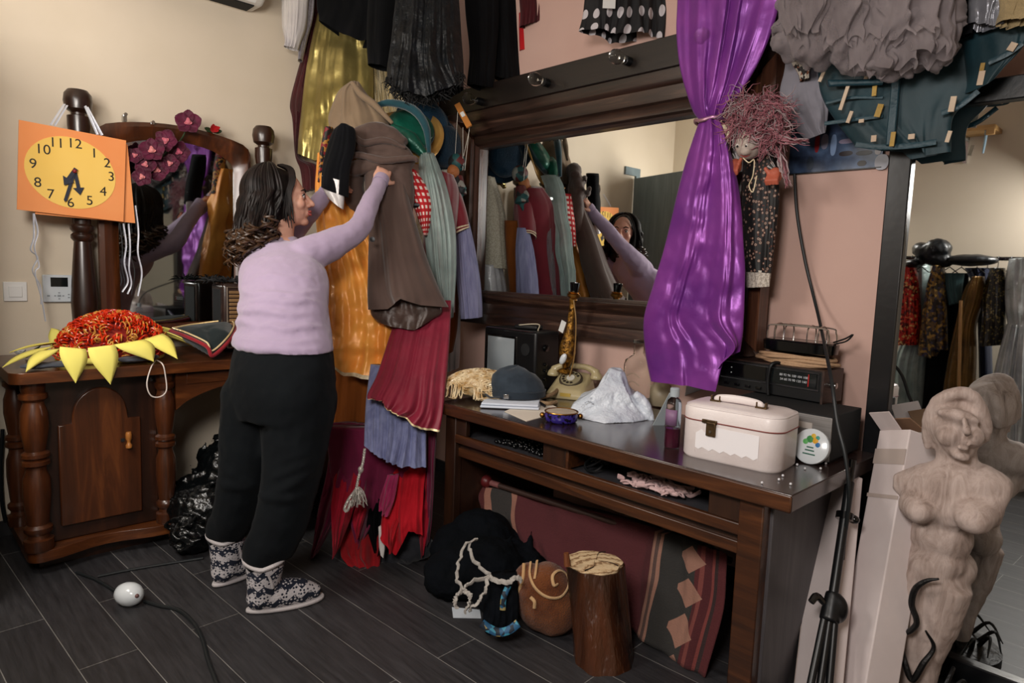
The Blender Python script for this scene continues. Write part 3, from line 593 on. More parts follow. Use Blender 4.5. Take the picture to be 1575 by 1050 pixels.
cloth([[(648, 290), (672, 290)], [(640, 340), (680, 340)], [(640, 420), (682, 420)]], d=3.88, th=[.04, .07, .08], folds=4, amp=.012, seed=6).build('lace_overlay', LACE, wd, auto=False)
# marionette
c = PD(700, 300, 3.6); mr = thing('marionette', 'small harlequin marionette hanging by strings from an orange card bar', 'marionette', c)
BARM = pm('orange_card', '#b3722f', rough=.7); TAG = pm('paper_tag', '#d5d5d2', rough=.8)
a, b = PD(703, 160, 3.55), PD(722, 195, 3.5); z = (b - a).normalized(); x = z.cross(-FH).normalized(); Rb = basis(x, z.cross(x), z)
MB().box((a + b)/2, (.032, .012, (b - a).length), Rb).build('control_bar', BARM, mr, bevel=.002)
MB().box((a + b)/2 - FH*.008 + z*-.005, (.02, .004, .03), Rb).build('tag', TAG, mr)
mb = MB()
for p0, p1 in (((704, 172), (700, 240)), ((712, 196), (712, 262)), ((722, 196), (715, 262)), ((722, 200), (713, 240))): mb.tube([PD(*p0, 3.54), PD(*p1, 3.58)], .0012, 5)
mb.build('string', pm('string_white', '#d8d3c8', rough=.9), mr)
HARL = spots('harlequin_cloth', 'cell', [(0, '#10151a'), (.35, '#1d4f50'), (.6, '#8d8d86'), (.8, '#5b1c1c')], 28)
MB().ell(PD(703, 250, 3.6), (.05, .05, .05)).blob('hat', HARL, mr, vox=.008, sm=2)
MB().ell(PD(697, 264, 3.58), (.034, .034, .04)).ell(PD(696, 268, 3.545), (.008, .008, .008)).blob('head', pm('puppet_skin', '#a8673a', rough=.6), mr, vox=.005, sm=2)
mb = MB(); mb.tube([PD(703, 270, 3.6), PD(706, 300, 3.6)], [.03, .045], 12)
for e in ((690, 300), (716, 292)): mb.tube(curve([PD(704, 276, 3.6), PD((704 + e[0])/2, 284, 3.57), PD(*e, 3.57)], 8), [.02, .016, .012], 8)
for e in ((700, 325), (712, 322)): mb.tube([PD(705, 300, 3.6), PD(*e, 3.59)], [.022, .016], 8)
mb.blob('body', HARL, mr, vox=.007, sm=3)
# --- upper row in the corner
GL = satin('gold_lame', '#8f8047', '#b5a567', rough=.34, metal=.7, bs=5, bstr=.45, bd=.03, vs=4)
G('skirt', 'matt gold lame skirt hanging against the cream wall', 'skirt', GL, [[(500, -30), (570, -30)], [(482, 50), (570, 50)], [(470, 110), (574, 110)], [(462, 180), (574, 180)], [(457, 236), (490, 250), (535, 245), (574, 215)]], d=3.8, th=[.03, .05, .06, .07, .07], folds=3, amp=.02, f0=.5, wr=.03, wf=6, seed=3, nu=80, nv=70)
GP = satin('pleated_gold', '#b5a884', '#e0d7bd', rough=.25, metal=.8, bs=5, bstr=.4, stretch=(1, 1, .2))
G('skirt', 'bright pleated silver-gold skirt behind the coats and hats', 'skirt', GP, [[(560, 60), (640, 60)], [(562, 110), (660, 110)], [(566, 160), (672, 160)], [(572, 200), (684, 210)]], d=3.86, th=.05, folds=13, amp=.018, f0=.9, wr=.005, seed=1, nu=120)
BS = sheer('burgundy_chiffon', '#3d1016', .85, c2='#4b161c')
G('scarf', 'long burgundy chiffon scarf at the left edge of the gold skirt', 'scarf', BS, [[(484, -20), (498, -20)], [(474, 50), (488, 50)], [(458, 110), (478, 110)], [(446, 158), (470, 150)], [(450, 185), (466, 180)], [(455, 240), (462, 240)], [(462, 262), (488, 255)], [(466, 295), (490, 290)]], d=3.84, th=.03, folds=3, amp=.012, seed=4, nv=60)
WB = fab('white_blouse', '#c9c4c0', '#b5b0b2', rough=.8)
wb = G('blouse', 'white blouse sleeve hanging at the far left of the upper row', 'blouse', WB, [[(432, -40), (478, -40)], [(433, 0), (474, 0)], [(434, 40), (470, 40)], [(438, 62), (462, 64)], [(437, 72), (458, 77)]], d=3.66, th=[.04, .05, .05, .03, .03], folds=4, amp=.012, seed=2)
cloth([[(462, -40), (484, -40)], [(460, 20), (482, 20)], [(460, 60), (472, 60)], [(459, 95), (464, 92)]], d=3.72, th=.025, folds=4, amp=.012, seed=7).build('lace_edge', fab('grey_lace', '#8f8a92', '#a8a3aa', vs=80), wb, auto=False)
BJ = fab('black_wool', '#07080a', '#0b0c0f', rough=.9, sheen=.03, spec=.15)
G('jacket', 'black jacket with curved hem over the gold skirt', 'jacket', BJ, [[(495, -60), (600, -60)], [(487, 0), (605, 0)], [(490, 25), (600, 25)], [(490, 32), (520, 52), (555, 68), (600, 64)]], d=3.7, th=.07, folds=3, amp=.014, seed=2)
sj = G('jacket', 'black jacket sleeve with beige cuff beside the feathered skirt', 'jacket', BJ, [[(570, -40), (615, -40)], [(566, 10), (610, 10)], [(564, 60), (604, 60)], [(566, 100), (600, 108)]], d=3.55, th=.06, folds=2, amp=.008, seed=5)
cloth([[(571, -12), (606, -12)], [(570, 5), (602, 10)], [(572, 12), (596, 28)]], d=3.58, th=.05, folds=1, amp=.004).build('cuff', fab('beige_cuff', '#b5a289', '#c2b098'), sj, auto=False)
FS = satin('blue_black_crinkle', '#040507', '#0a1016', rough=.45, bs=24, bstr=.7, bd=.02, vs=14, metal=0, spec=.35)
fs = G('skirt', 'glossy blue-black crinkled skirt with feathery hem in the upper row', 'skirt', FS, [[(615, -60), (700, -60)], [(608, 0), (706, 0)], [(602, 60), (710, 60)], [(596, 105), (713, 100)], [(594, 126), (620, 146), (660, 155), (700, 138), (713, 136)]], d=3.42, th=[.05, .08, .1, .1, .1], folds=7, amp=.02, wr=.02, wf=12, seed=6, nu=90)
mb = MB()
for k in range(260):
    u = rnd.random(); px = 594 + 119*u; py = 118 + 30*math.sin(PI*min(1, u*1.15))**.7 + jit(10); p = PD(px, py, 3.33 + rnd.random()*.12)
    mb.tube(curve([p, p + V((jit(.02), jit(.02), -.012)), p + V((jit(.035), jit(.035), -.03 - rnd.random()*.012))], 4), [.0035, .0015], 4)
mb.build('feather_hem', BLKM, fs)
TR = fab('black_crepe', '#060608', '#0a0a0d', rough=.85, sheen=.02, spec=.15)
tr = thing('trousers', 'black flared trousers hanging right of the feathered skirt', 'trousers', PD(755, 120, 3.62))
cloth([[(712, -60), (766, -60)], [(716, 20), (768, 20)], [(722, 80), (764, 80)], [(718, 130), (740, 136), (760, 136)]], d=3.6, th=.05, folds=3, amp=.012, seed=1).build('leg', TR, tr, auto=False)
cloth([[(750, -60), (796, -60)], [(756, 20), (798, 20)], [(760, 80), (800, 80)], [(758, 118), (780, 126), (804, 120)]], d=3.66, th=.05, folds=3, amp=.012, seed=3).build('leg', TR, tr, auto=False)
G('skirt', 'dark maroon pleated skirt next to the black trousers', 'skirt', fab('dark_maroon', '#3c0d12', '#470f16'), [[(796, -60), (850, -60)], [(798, -10), (853, -10)], [(800, 20), (853, 20)], [(799, 42), (825, 38), (853, 27)]], d=3.56, th=.04, folds=8, amp=.01, seed=2)
G('blouse', 'small bright red garment tip below the maroon pleated skirt', 'blouse', fab('bright_red', '#a51016', '#b5161c'), [[(798, 20), (820, 20)], [(798, 50), (818, 48)], [(799, 78), (814, 78)]], d=3.62, th=.02, folds=1, amp=.004, nu=20)
def polka():
    m, nt, b = nmat('polka_dots'); v = nd(nt, 'ShaderNodeTexVoronoi'); v.inputs['Scale'].default_value = 1; v.inputs['Randomness'].default_value = .35; v.voronoi_dimensions = '2D'
    nt.links.new(tex(nt, (9, 3.2, 1), out='UV'), v.inputs['Vector'])
    nt.links.new(ramp(nt, v.outputs['Distance'], [(0, '#bdb8bc'), (.27, '#0c0c10')], 'CONSTANT'), b.inputs['Base Color']); b.inputs['Roughness'].default_value = .75; return m
pk = G('skirt', 'black polka dot skirt with large pale dots above the wall mirror', 'skirt', polka(), [[(905, -60), (1045, -60)], [(900, -10), (1046, -10)], [(896, 25), (1046, 25)], [(890, 48), (925, 50), (945, 60), (985, 56), (1010, 64), (1046, 60)]], d=3.02, th=.06, folds=8, amp=.016, seed=3, nu=100)
MB().box(PD(937, 2, 2.93), (.055, .004, .06), basis(RH, FH, UP)).build('label', TAG, pk)
# purple curtain
PU = satin('purple_satin', '#6c2a86', '#8a3c9a', rough=.36, metal=.3, bs=8, bstr=.3, bd=.02, vs=4)
cu = thing('curtain', 'shiny purple satin curtain tied at mid-height in front of the wall mirror', 'curtain', PY(1068, 590, 2.40))
P2 = lambda px, py, d: PY(px, py, d)
cloth([[(1046, -70), (1215, -70)], [(1043, 0), (1200, 0)], [(1041, 50), (1186, 50)], [(1046, 100), (1162, 105)], [(1058, 145), (1134, 150)], [(1068, 172), (1116, 174)], [(1077, 184), (1108, 187)]], d=2.40, P=P2, th=[.05, .05, .05, .05, .045, .04, .03], folds=3, amp=.036, f0=1, wr=.012, seed=2, nu=140, nv=90).build('upper_drape', PU, cu, auto=False)
cloth([[(1077, 184), (1108, 187)], [(1070, 202), (1115, 205)], [(1056, 245), (1126, 245)], [(1040, 305), (1138, 300)], [(1022, 380), (1144, 370)], [(1004, 440), (1146, 430)], [(990, 490), (1144, 490)], [(992, 540), (1102, 540), (1142, 520)], [(1001, 586), (1050, 590), (1093, 598), (1100, 552), (1139, 540)]], d=2.38, P=P2, th=[.03, .045, .06, .06, .06, .06, .06, .06, .06], folds=2.5, amp=.034, f0=.8, wr=.02, wf=9, seed=4, nu=150, nv=120).build('lower_drape', PU, cu, auto=False)
c = PY(1093, 186, 2.40)
MB().tube([c + V((.062*math.cos(a*2*PI/24), .048*math.sin(a*2*PI/24), .004*math.sin(a))) for a in range(25)], .007, 8).build('tie', satin('purple_tie', '#8a5a8e', '#c79a70', rough=.35, metal=.4), cu)
# grey tulle, teal jacket and company over the standing mirror
TU = sheer('grey_tulle', '#7d7375', .62, c2='#908688', rough=.95)
tu = thing('petticoat', 'big ruffled grey tulle petticoat hanging over the standing mirror', 'petticoat', PY(1330, 108, 2.35))
for k, (x0, x1, yt, yb, Y, sd) in enumerate([(1196, 1470, -80, 74, 2.41, 1), (1290, 1474, -60, 96, 2.31, 3), (1210, 1330, -50, 82, 2.29, 5), (1300, 1420, -50, 106, 2.25, 6), (1385, 1470, -50, 90, 2.23, 8), (1265, 1370, -80, 62, 2.21, 9), (1340, 1440, -80, 58, 2.19, 11), (1200, 1275, -70, 50, 2.24, 12)]):
    cloth([[(x0 + 12, yt), (x1 - 12, yt)], [(x0, yt*.6 + yb*.4), (x1, yt*.6 + yb*.4)], [(x0 + 2, yb*.75 + yt*.25), (x1, yb*.75 + yt*.25)], [(x0 + 8 + (x1 - x0 - 16)*i/12, yb + 9*math.sin(i*2.3 + k)) for i in range(13)]], d=Y, P=P2, th=.05, folds=2 + k % 2, amp=.03, f0=.6, wr=.085, wf=11, seed=sd, nu=90, nv=50).build('ruffle', TU, tu, auto=False)
for k, (x, y, a, b_, Y) in enumerate([(1230, 30, 34, 32, 2.34), (1222, 62, 26, 22, 2.36), (1280, 20, 40, 36, 2.31), (1262, 72, 30, 26, 2.33), (1330, 45, 44, 38, 2.28), (1318, 88, 30, 22, 2.32), (1385, 30, 40, 40, 2.28), (1376, 84, 34, 24, 2.31), (1432, 40, 36, 40, 2.28), (1425, 80, 30, 24, 2.32), (1350, -10, 60, 36, 2.30), (1440, -5, 34, 36, 2.31)]):
    c = PY(x, y, Y); q = 2.35/FL; mb = MB(); mb.ell(c, (a*q, .06, b_*q), n=20, m=14)
    for j in range(9):
        t0 = rnd.uniform(0, 6.3); e = V((a*q*math.cos(t0), 0, b_*q*math.sin(t0))); mb.tube(curve([c + e*.25 - V((0, .06, 0)), c + e*.7 - V((jit(.02), .055, jit(.02))), c + e*1.0 - V((0, .01, 0)), c + e*1.12 + V((0, .02, -.01))], 10), [.006, .014, .018, .01], 8)
    mb.blob('puff', TU, tu, vox=.0095, sm=4, disp=.05, dsc=.06)
TE = satin('teal_satin', '#052830', '#07323c', rough=.6, metal=.0, bs=12, bstr=.2); TE2 = satin('teal_band', '#062d38', '#083642', rough=.45, metal=.1)
te = thing('jacket', 'dark teal tailcoat with gold and cream tabs hanging over the standing mirror', 'jacket', PY(1390, 240, 2.42))
TEROWS = [[(1262, 20), (1480, 10)], [(1259, 70), (1500, 66)], [(1259, 124), (1516, 118)], [(1268, 158), (1495, 150)], [(1292, 194), (1466, 182)], [(1316, 224), (1370, 228), (1402, 230), (1412, 242), (1462, 234)]]
cloth(TEROWS, d=2.44, P=P2, th=.045, folds=3, amp=.01, f0=.5, wr=.01, seed=3, nu=90, nv=70).build('body', TE, te, auto=False)
cloth([[(1475, 30), (1600, -10)], [(1485, 80), (1590, 30)], [(1490, 115), (1572, 72)], [(1492, 130), (1540, 104)], [(1490, 142), (1518, 126)]], d=2.41, P=P2, th=.05, folds=2, amp=.008, seed=2).build('sleeve', TE, te, auto=False)
cloth([[(1272, 122), (1275, 134)], [(1310, 122), (1312, 132)], [(1355, 121), (1357, 131)]], d=2.38, P=P2, th=.008, folds=0, amp=0, wr=.002, nu=8, nv=30).build('band', TE2, te, auto=False)
for x0, x1, y0, y1 in [(1364, 1378, 116, 222), ]: MB().box((PY(x0, y0, 2.375) + PY(x1, y1, 2.375))/2 + V((0, .02, 0)), (abs(PY(x1, y0, 2.375).x - PY(x0, y0, 2.375).x), .012, abs(PY(x0, y0, 2.375).z - PY(x0, y1, 2.375).z))).build('placket', TE2, te, bevel=.004)
def strip(pts, hw, mat, par, nm, Y): MB().tube(curve([PY(x, y, Y) for x, y in pts], 14), hw*.8, 8, .12, up=(0, 0, 1)).build(nm, mat, par)
strip([(1316, 222), (1350, 226), (1400, 224), (1440, 218)], .011, TE2, te, 'band', 2.399)
strip([(1448, 174), (1474, 164), (1505, 140)], .010, TE2, te, 'band', 2.397)
strip([(1520, 96), (1550, 82), (1572, 66)], .010, TE2, te, 'band', 2.362)
strip([(1268, 190), (1310, 184), (1358, 178)], .008, TE2, te, 'band', 2.399)
strip([(1270, 158), (1310, 150), (1358, 150)], .006, TE2, te, 'band', 2.399)
TABG = satin('gold_tab', '#8f6f22', '#a5832f', metal=.1, rough=.5); TABC = fab('cream_tab', '#b7a18c', '#c9b6a0')
for (x, y, w_, h_, a_, m_) in [(1264, 118, 5, 15, .4, TABC), (1330, 124, 5, 13, .4, TABC), (1299, 149, 5, 38, .25, TABC), (1345, 140, 6, 14, 0, TABG), (1352, 170, 8, 18, .25, TABG), (1307, 180, 5, 17, .3, TABC), (1325, 186, 7, 5, 0, TABC), (1344, 213, 7, 9, 0, TABC), (1373, 214, 6, 20, .05, TABG), (1402, 210, 8, 7, 0, TABC), (1465, 160, 7, 20, .1, TABC), (1509, 120, 7, 18, .1, TABC), (1511, 103, 5, 10, .1, TABG), (1557, 72, 8, 10, .5, TABC), (1459, 210, 5, 15, .2, TABC)]:
    Yt = 2.384 if x < 1520 else 2.352
    c = PY(x, y, Yt); s = 2.3/FL
    MB().box(c, (w_*s, .005, h_*s), Matrix.Rotation(a_, 3, 'Y')).build('tab', m_, te)
SV = satin('silver_satin', '#7b7c84', '#a4a5ac', rough=.28, metal=.4)
G('blouse', 'crumpled silver satin blouse end at the upper right', 'blouse', SV, [[(1494, -50), (1546, -50)], [(1492, 0), (1544, 0)], [(1490, 36), (1515, 44), (1540, 40)]], d=2.33, P=P2, th=.03, folds=4, amp=.012, wr=.02, wf=14, seed=3)
G('shawl', 'tan knitted shawl end in the upper right corner of the view', 'shawl', fab('tan_knit', '#8c7a58', '#a08c68', bs=60, bstr=1, bd=.008), [[(1540, -50), (1610, -50)], [(1538, 10), (1610, 10)], [(1540, 32), (1570, 36), (1605, 30)]], d=2.29, P=P2, th=.03, folds=5, amp=.012, wr=.03, wf=18, seed=4)
G('trousers', 'black trouser leg between the grey petticoat and silver blouse', 'trousers', TR, [[(1470, -50), (1520, -50)], [(1466, 10), (1500, 10)], [(1462, 60), (1492, 55)]], d=2.36, P=P2, th=.03, folds=2, amp=.008, seed=5)
GS = fab('grey_shirting', '#77757e', '#83818a', rough=.85)
gs = G('shirt', 'wrinkled grey shirt hanging between the doll and the teal tailcoat', 'shirt', GS, [[(1216, 40), (1272, 40)], [(1208, 100), (1278, 100)], [(1200, 140), (1276, 140)], [(1204, 165), (1274, 168)], [(1226, 200), (1270, 194)], [(1240, 215), (1268, 205)]], d=2.47, P=P2, th=.035, folds=3, amp=.012, wr=.025, wf=10, seed=5)
cloth([[(1220, 66), (1255, 66)], [(1217, 92), (1250, 92)], [(1228, 110), (1244, 112)], [(1232, 124), (1242, 122)]], d=2.43, P=P2, th=.02, folds=3, amp=.008, wr=.01, seed=6).build('neck_scarf', spots('black_white_scarf', 'cell', [(0, '#1a1718'), (.45, '#b8b0a4'), (.8, '#7c4a35')], 90), gs, auto=False)
# ---------------------------------------------------------------- the woman
SKIN = pm('skin', '#cf9a84', '#d6a48e', rough=.5, vs=20, bs=200, bstr=.06); SKIN.node_tree.nodes['Principled BSDF'].inputs['Subsurface Weight'].default_value = .08
HAIR = pm('dark_hair', '#0f0b0a', '#1c1412', rough=.5, vs=30, spec=.2); HAIRT = pm('brown_hair_tips', '#22150c', '#3f2816', rough=.4, vs=30, spec=.6)
SWE = fab('lilac_knit', '#a08fa8', '#a695ae', rough=.9, bs=420, bstr=.35, bd=.003, sheen=.35, vs=3); TRO = fab('black_trouser_cloth', '#0a0d10', '#0d1114', rough=.9, spec=.15, sheen=.02)
heelR, toeR = PZ(381, 942), PZ(480, 922); heelL = PZ(330, 903)
t_ = V((-.10, .995, 0)).normalized(); s_ = V((t_.y, -t_.x, 0))
pr = thing('person', 'woman in lilac sweater, black trousers and patterned slipper boots reaching into the costumes', 'person', ((heelR.x + heelL.x)/2, (heelR.y + heelL.y)/2, 0))
hc = PD(437, 306, 2.93); f0 = (RH*.965 + FH*.26).normalized(); r0 = V((f0.y, -f0.x, 0)); ti = math.radians(7)
hf = f0*math.cos(ti) + UP*math.sin(ti); hu = UP*math.cos(ti) - f0*math.sin(ti); hr = r0
HB = basis(hf, hr, hu); hp = lambda f, r, u: hc + HB @ V((f, r, u))
def limb(mb, joints, radii, n=16, m=22): mb.tube(curve(joints, m), radii, n); mb.ell(joints[0], radii[0]); mb.ell(joints[-1], radii[-1])
def rings(mb, secs, n=28):
    P = [V(c) for c, a, b in secs]; A = [a for c, a, b in secs]; B = [b for c, a, b in secs]; R = []
    for i in range(25):
        u = i/24; c = cr(P, u); a = cr([V((x, 0, 0)) for x in A], u).x; b = cr([V((x, 0, 0)) for x in B], u).x
        R.append([c + s_*a*math.cos(2*PI*j/n) + t_*b*math.sin(2*PI*j/n) for j in range(n)])
    mb.loft(R)
def hand(mb, w, d, nrm, side, curl, k=1.0):
    d = V(d).normalized(); nrm = V(nrm); nrm = (nrm - d*nrm.dot(d)).normalized(); a = d.cross(nrm)*side
    R = basis(d, a, nrm); pc = w + d*.05*k
    mb.ell(pc, (.052*k, .042*k, .017*k), R); mb.ell(w + d*.02, (.035, .03, .02), R)
    for i, (off, L) in enumerate([(.031, .072), (.011, .082), (-.010, .076), (-.029, .06)]):
        p = w + d*.088*k + a*off*k; dirn = d.copy(); pts = [p - d*.02, p]
        for q in range(3):
            dirn = Matrix.Rotation(curl*(1 + .15*i)*side, 3, a*side) @ dirn if False else (dirn*math.cos(curl) + nrm*-1*math.sin(curl) if q == 0 else (dirn + nrm*-1*curl*.8).normalized())
            p = p + dirn.normalized()*L*k*(.45, .32, .26)[q]; pts.append(p)
        mb.tube(curve(pts, 12), [.0088*k, .0088*k, .0082*k, .0072*k], 8); mb.ell(pts[-1], .0072*k)
    p = w + d*.03*k + a*.035*k; e = p + (d*.6 + a*.7 - nrm*.35).normalized()*.035*k; e2 = e + (d*.9 + a*.15 - nrm*.5).normalized()*.028*k
    mb.tube(curve([w + d*.02, p, e, e2], 12), [.014*k, .012*k, .010*k, .008*k], 8); mb.ell(e2, .008*k)
shR, elR, wrR = PD(481, 394, 2.83), PD(551, 352, 2.97), PD(583, 284, 3.16)
shL, elL, wrL = PD(390, 398, 2.95), PD(440, 372, 3.13), PD(496, 304, 3.19)
hipR, knR, anR = PD(462, 612, 2.58), PD(447, 738, 2.53), PD(419, 880, 2.50)
hipL, knL, anL = PD(398, 612, 2.64), PD(374, 738, 2.64), PD(339, 870, 2.64)
anR = V((heelR.x, heelR.y, 0)) + (toeR - heelR).normalized()*.06 + UP*.10
dL = (t_ - RH*.25).normalized(); anL = heelL + dL*.05 + UP*.12
TS = [(PD(433, 575, 2.63), .205, .155), (PD(437, 530, 2.66), .19, .14), (PD(437, 485, 2.70), .17, .13), (PD(436, 440, 2.76), .18, .14), (PD(434, 410, 2.82), .185, .135), (PD(431, 385, 2.87), .15, .09), (PD(430, 368, 2.90), .07, .06), (PD(433, 345, 2.93), .053, .055)]
b = MB(); rings(b, TS)
limb(b, [PD(432, 352, 2.92), hp(-.02, 0, -.05)], [.054, .052])
limb(b, [shR, elR, wrR], [.05, .038, .026]); limb(b, [shL, elL, wrL], [.05, .038, .026])
limb(b, [hipR, knR, anR], [.10, .06, .034]); limb(b, [hipL, knL, anL], [.10, .06, .034])
for h_, tt in ((anR, (toeR - heelR).normalized()), (anL, dL)): limb(b, [h_ - tt*.01 - UP*.045, h_ + tt*.06 - UP*.055, h_ + tt*.13 - UP*.07], [.028, .028, .018])
hand(b, wrR, PD(594, 252, 3.22) - wrR, -FH + RH*.3, 1, .7); hand(b, wrL, PD(530, 280, 3.2) - wrL, -FH*.6 - RH*.3 + UP*.3, -1, .7)
b.ell(hp(-.012, 0, .022), (.098, .076, .102), HB); b.ell(hp(.034, 0, -.045), (.060, .057, .074), HB); b.ell(hp(.071, 0, -.104), (.021, .024, .018), HB)
b.ell(hp(.066, 0, .024), (.027, .056, .026), HB); b.ell(hp(.03, 0, -.085), (.05, .045, .03), HB)
b.tube([hp(.09, 0, .012), hp(.104, 0, -.012), hp(.116, 0, -.032)], [.008, .0105, .0125], 10); b.ell(hp(.115, 0, -.033), (.013, .012, .010), HB)
b.ell(hp(.087, 0, -.066), (.014, .024, .018), HB)
for s in (1, -1):
    b.ell(hp(.102, s*.012, -.036), .0095); b.ell(hp(.058, s*.042, -.028), (.03, .022, .026), HB); b.ell(hp(.072, s*.034, .0), (.014, .02, .012), HB)
    b.ell(hp(-.012, s*.078, -.018), (.017, .009, .03), HB); b.ell(hp(-.018, s*.083, -.006), (.017, .007, .018), HB)
b.blob('body', SKIN, pr, vox=.0048, sm=4, fac=.5)
EYW = pm('eye_white', '#d9d2cc', rough=.2); IRIS = pm('iris', '#2a170d', rough=.1); LIP = pm('lips', '#a24f4c', '#b05a55', rough=.45); BROW = pm('brow', '#17100d', rough=.9)
for s in (1, -1):
    e = MB().ell(hp(.078, s*.034, .003), .0115, n=20, m=14).build('eye', EYW, pr)
    MB().ell(hp(.0868, s*.0345, .001), (.004, .006, .006), HB).build('iris', IRIS, e)
    MB().tube(curve([hp(.078, s*.020, .004), hp(.088, s*.028, .0115), hp(.0885, s*.038, .0115), hp(.077, s*.049, .003)], 12), [.0018, .003, .003, .0016], 6).build('eyelid', BROW, pr)
    MB().tube(curve([hp(.092, s*.016, .022), hp(.092, s*.032, .031), hp(.076, s*.052, .026)], 12), [.0035, .0045, .002], 8, .6).build('eyebrow', BROW, pr)
mb = MB(); mb.tube(curve([hp(.084, -.023, -.066), hp(.102, -.008, -.061), hp(.103, 0, -.0635), hp(.102, .008, -.061), hp(.084, .023, -.066)], 16), [.002, .0055, .0055, .0055, .002], 8)
mb.tube(curve([hp(.084, -.022, -.067), hp(.1, -.008, -.074), hp(.101, .008, -.074), hp(.084, .022, -.067)], 16), [.002, .0062, .0062, .002], 8); mb.build('lips', LIP, pr)
# hair: cap, fringe strands, curled ends
mb = MB(); mb.ell(hp(-.044, 0, .036), (.112, .094, .106), HB); mb.ell(hp(-.055, 0, -.03), (.095, .1, .1), HB); mb.ell(hp(-.075, .0, -.09), (.075, .095, .085), HB); mb.ell(hp(-.06, .0, -.15), (.06, .09, .05), HB)
mb.ell(hp(-.045, .07, -.01), (.055, .03, .07), HB); mb.ell(hp(-.045, -.066, -.03), (.06, .03, .08), HB)
mb.blob('hair', HAIR, pr, vox=.007, sm=5)
hair = pr.children[-1]
mb, mt = MB(), MB()
for k in range(330):
    az = math.radians(rnd.uniform(68, 292)); side = math.sin(az)
    lay = rnd.random(); A = .116 + .014*lay; Bq = .099 + .016*lay; Cc = .112 + .012*lay
    pts = []; back = (1 - math.cos(az))/2
    for i in range(6):
        th = (i + .3)/5.3*PI*.5; pts.append(hp(-.044 + A*math.sin(th)*math.cos(az), Bq*math.sin(th)*math.sin(az), .034 + Cc*math.cos(th)))
    e = pts[-1]; L = .13 + .07*back + jit(.05); ph = rnd.random()*6.3; out = (HB @ V((math.cos(az), math.sin(az), 0)))
    drift = HB @ V((-.045*(1 - back) - .012, 0, 0))
    for i in range(1, 7):
        u = i/6; pts.append(e - UP*L*u + drift*u + out*(.012*math.sin(ph + u*5) + .012*u) + RH*.006*math.sin(ph*2 + u*7))
    mb.tube(curve(pts, 26), [.0055, .0065, .0065, .0055], 6)
    if back > .25 or side > .3:
        e = pts[-1]; r_ = .014 + .012*rnd.random(); q = []; ax = rnd.choice((1, -1)); d1 = (RH*jit(1) + out*.5).normalized()
        nt_ = .6 + .9*rnd.random(); ll = .02 + .06*rnd.random()
        for i in range(16):
            a = i/15*2*PI*nt_; q.append(e - UP*(ll*i/15) + d1*r_*(1 - math.cos(a))*.9 + d1.cross(UP)*ax*r_*math.sin(a))
        mt.tube(curve([pts[-2]] + q, 24), [.005, .006, .005, .002], 6)
for k in range(20):   # strands framing the cheek and fringe
    s = 1 if k % 2 else -1; o = jit(.012)
    mb.tube(curve([hp(.0 + o, s*.01, .146), hp(.04 + o, s*.045, .122), hp(.044 + o, s*.074, .07), hp(.022 + o, s*.088, .01), hp(.012 + o + jit(.01), s*.09, -.06), hp(.012 + o + jit(.02), s*.085, -.115 + jit(.02))], 20), [.004, .006, .005, .0015], 6)
mb.build('strands', HAIR, hair); mt.build('curled_ends', HAIRT, hair)
# sweater
SW = [(PD(436, 536, 2.65), .234, .172), (PD(437, 520, 2.66), .224, .165), (PD(437, 490, 2.69), .207, .158), (PD(437, 462, 2.72), .205, .158), (PD(437, 435, 2.77), .208, .165), (PD(435, 408, 2.82), .20, .15), (PD(432, 386, 2.87), .165, .105), (PD(431, 372, 2.90), .095, .078), (PD(431, 363, 2.92), .075, .07)]
b = MB(); rings(b, SW)
limb(b, [shR - RH*.03, (shR + elR)/2, elR, (elR + wrR)/2, wrR], [.078, .066, .052, .044, .037]); limb(b, [shL, (shL + elL)/2, elL, (elL + wrL)/2, wrL], [.075, .064, .052, .044, .038])
def ridge(mb, pts, d, r): mb.tube(curve([PD(x, y, dd) for x, y, dd in pts], 16), [r*.3, r, r, r*.3], 8)
# soft rolls of cloth round the waist and sleeve
def roll(mb, secs, u, a0, a1, r, du=.0):
    P = [V(c) for c, a, b_ in secs]; q = []
    for i in range(19):
        th = math.radians(a0 + (a1 - a0)*i/18); uu = u + du*math.sin(PI*i/18) + .008*math.sin(i*.9 + u*40); c = cr(P, uu); A_ = cr([V((s[1], 0, 0)) for s in secs], uu).x; B_ = cr([V((s[2], 0, 0)) for s in secs], uu).x
        q.append(c + s_*(A_ - r*.35)*math.cos(th) + t_*(B_ - r*.35)*math.sin(th))
    mb.tube(q, [r*.3, r, r*1.15, r, r*.3], 8)
for u, a0, a1, r, du in ((.06, 170, 380, .016, .0), (.145, 180, 375, .018, -.02), (.215, 175, 300, .017, .015), (.235, 270, 385, .016, -.02), (.29, 200, 370, .017, .02), (.35, 180, 290, .013, -.015), (.375, 265, 385, .014, .01), (.45, 230, 375, .012, -.02), (.53, 270, 370, .009, .02)): roll(b, SW, u, a0, a1, r, du)
for f_, w_ in ((.45, .010), (.52, .011), (.6, .010), (.82, .008)):
    c = shR + (elR - shR)*f_*2 if f_ < .5 else elR + (wrR - elR)*(f_ - .5)*2; rr_ = .054 - .015*max(0, f_ - .5)*2
    b.tube(curve([c - RH*rr_*.5 + UP*rr_*.75 - FH*rr_*.5, c - FH*rr_*1.0 + RH*.01, c + RH*rr_*.7 - UP*rr_*.6 - FH*rr_*.4], 10), [w_*.3, w_, w_*.3], 8)
b.blob('sweater', SWE, pr, vox=.0075, sm=7, disp=.012, dsc=.07)
for w_, dd in ((wrR, wrR - elR), (wrL, wrL - elL)):
    dd = dd.normalized(); MB().tube([w_ + dd*.015, w_ + dd*.035, w_ + dd*.05], [.0375, .039, .037], 18).build('cuff', SWE, pr)
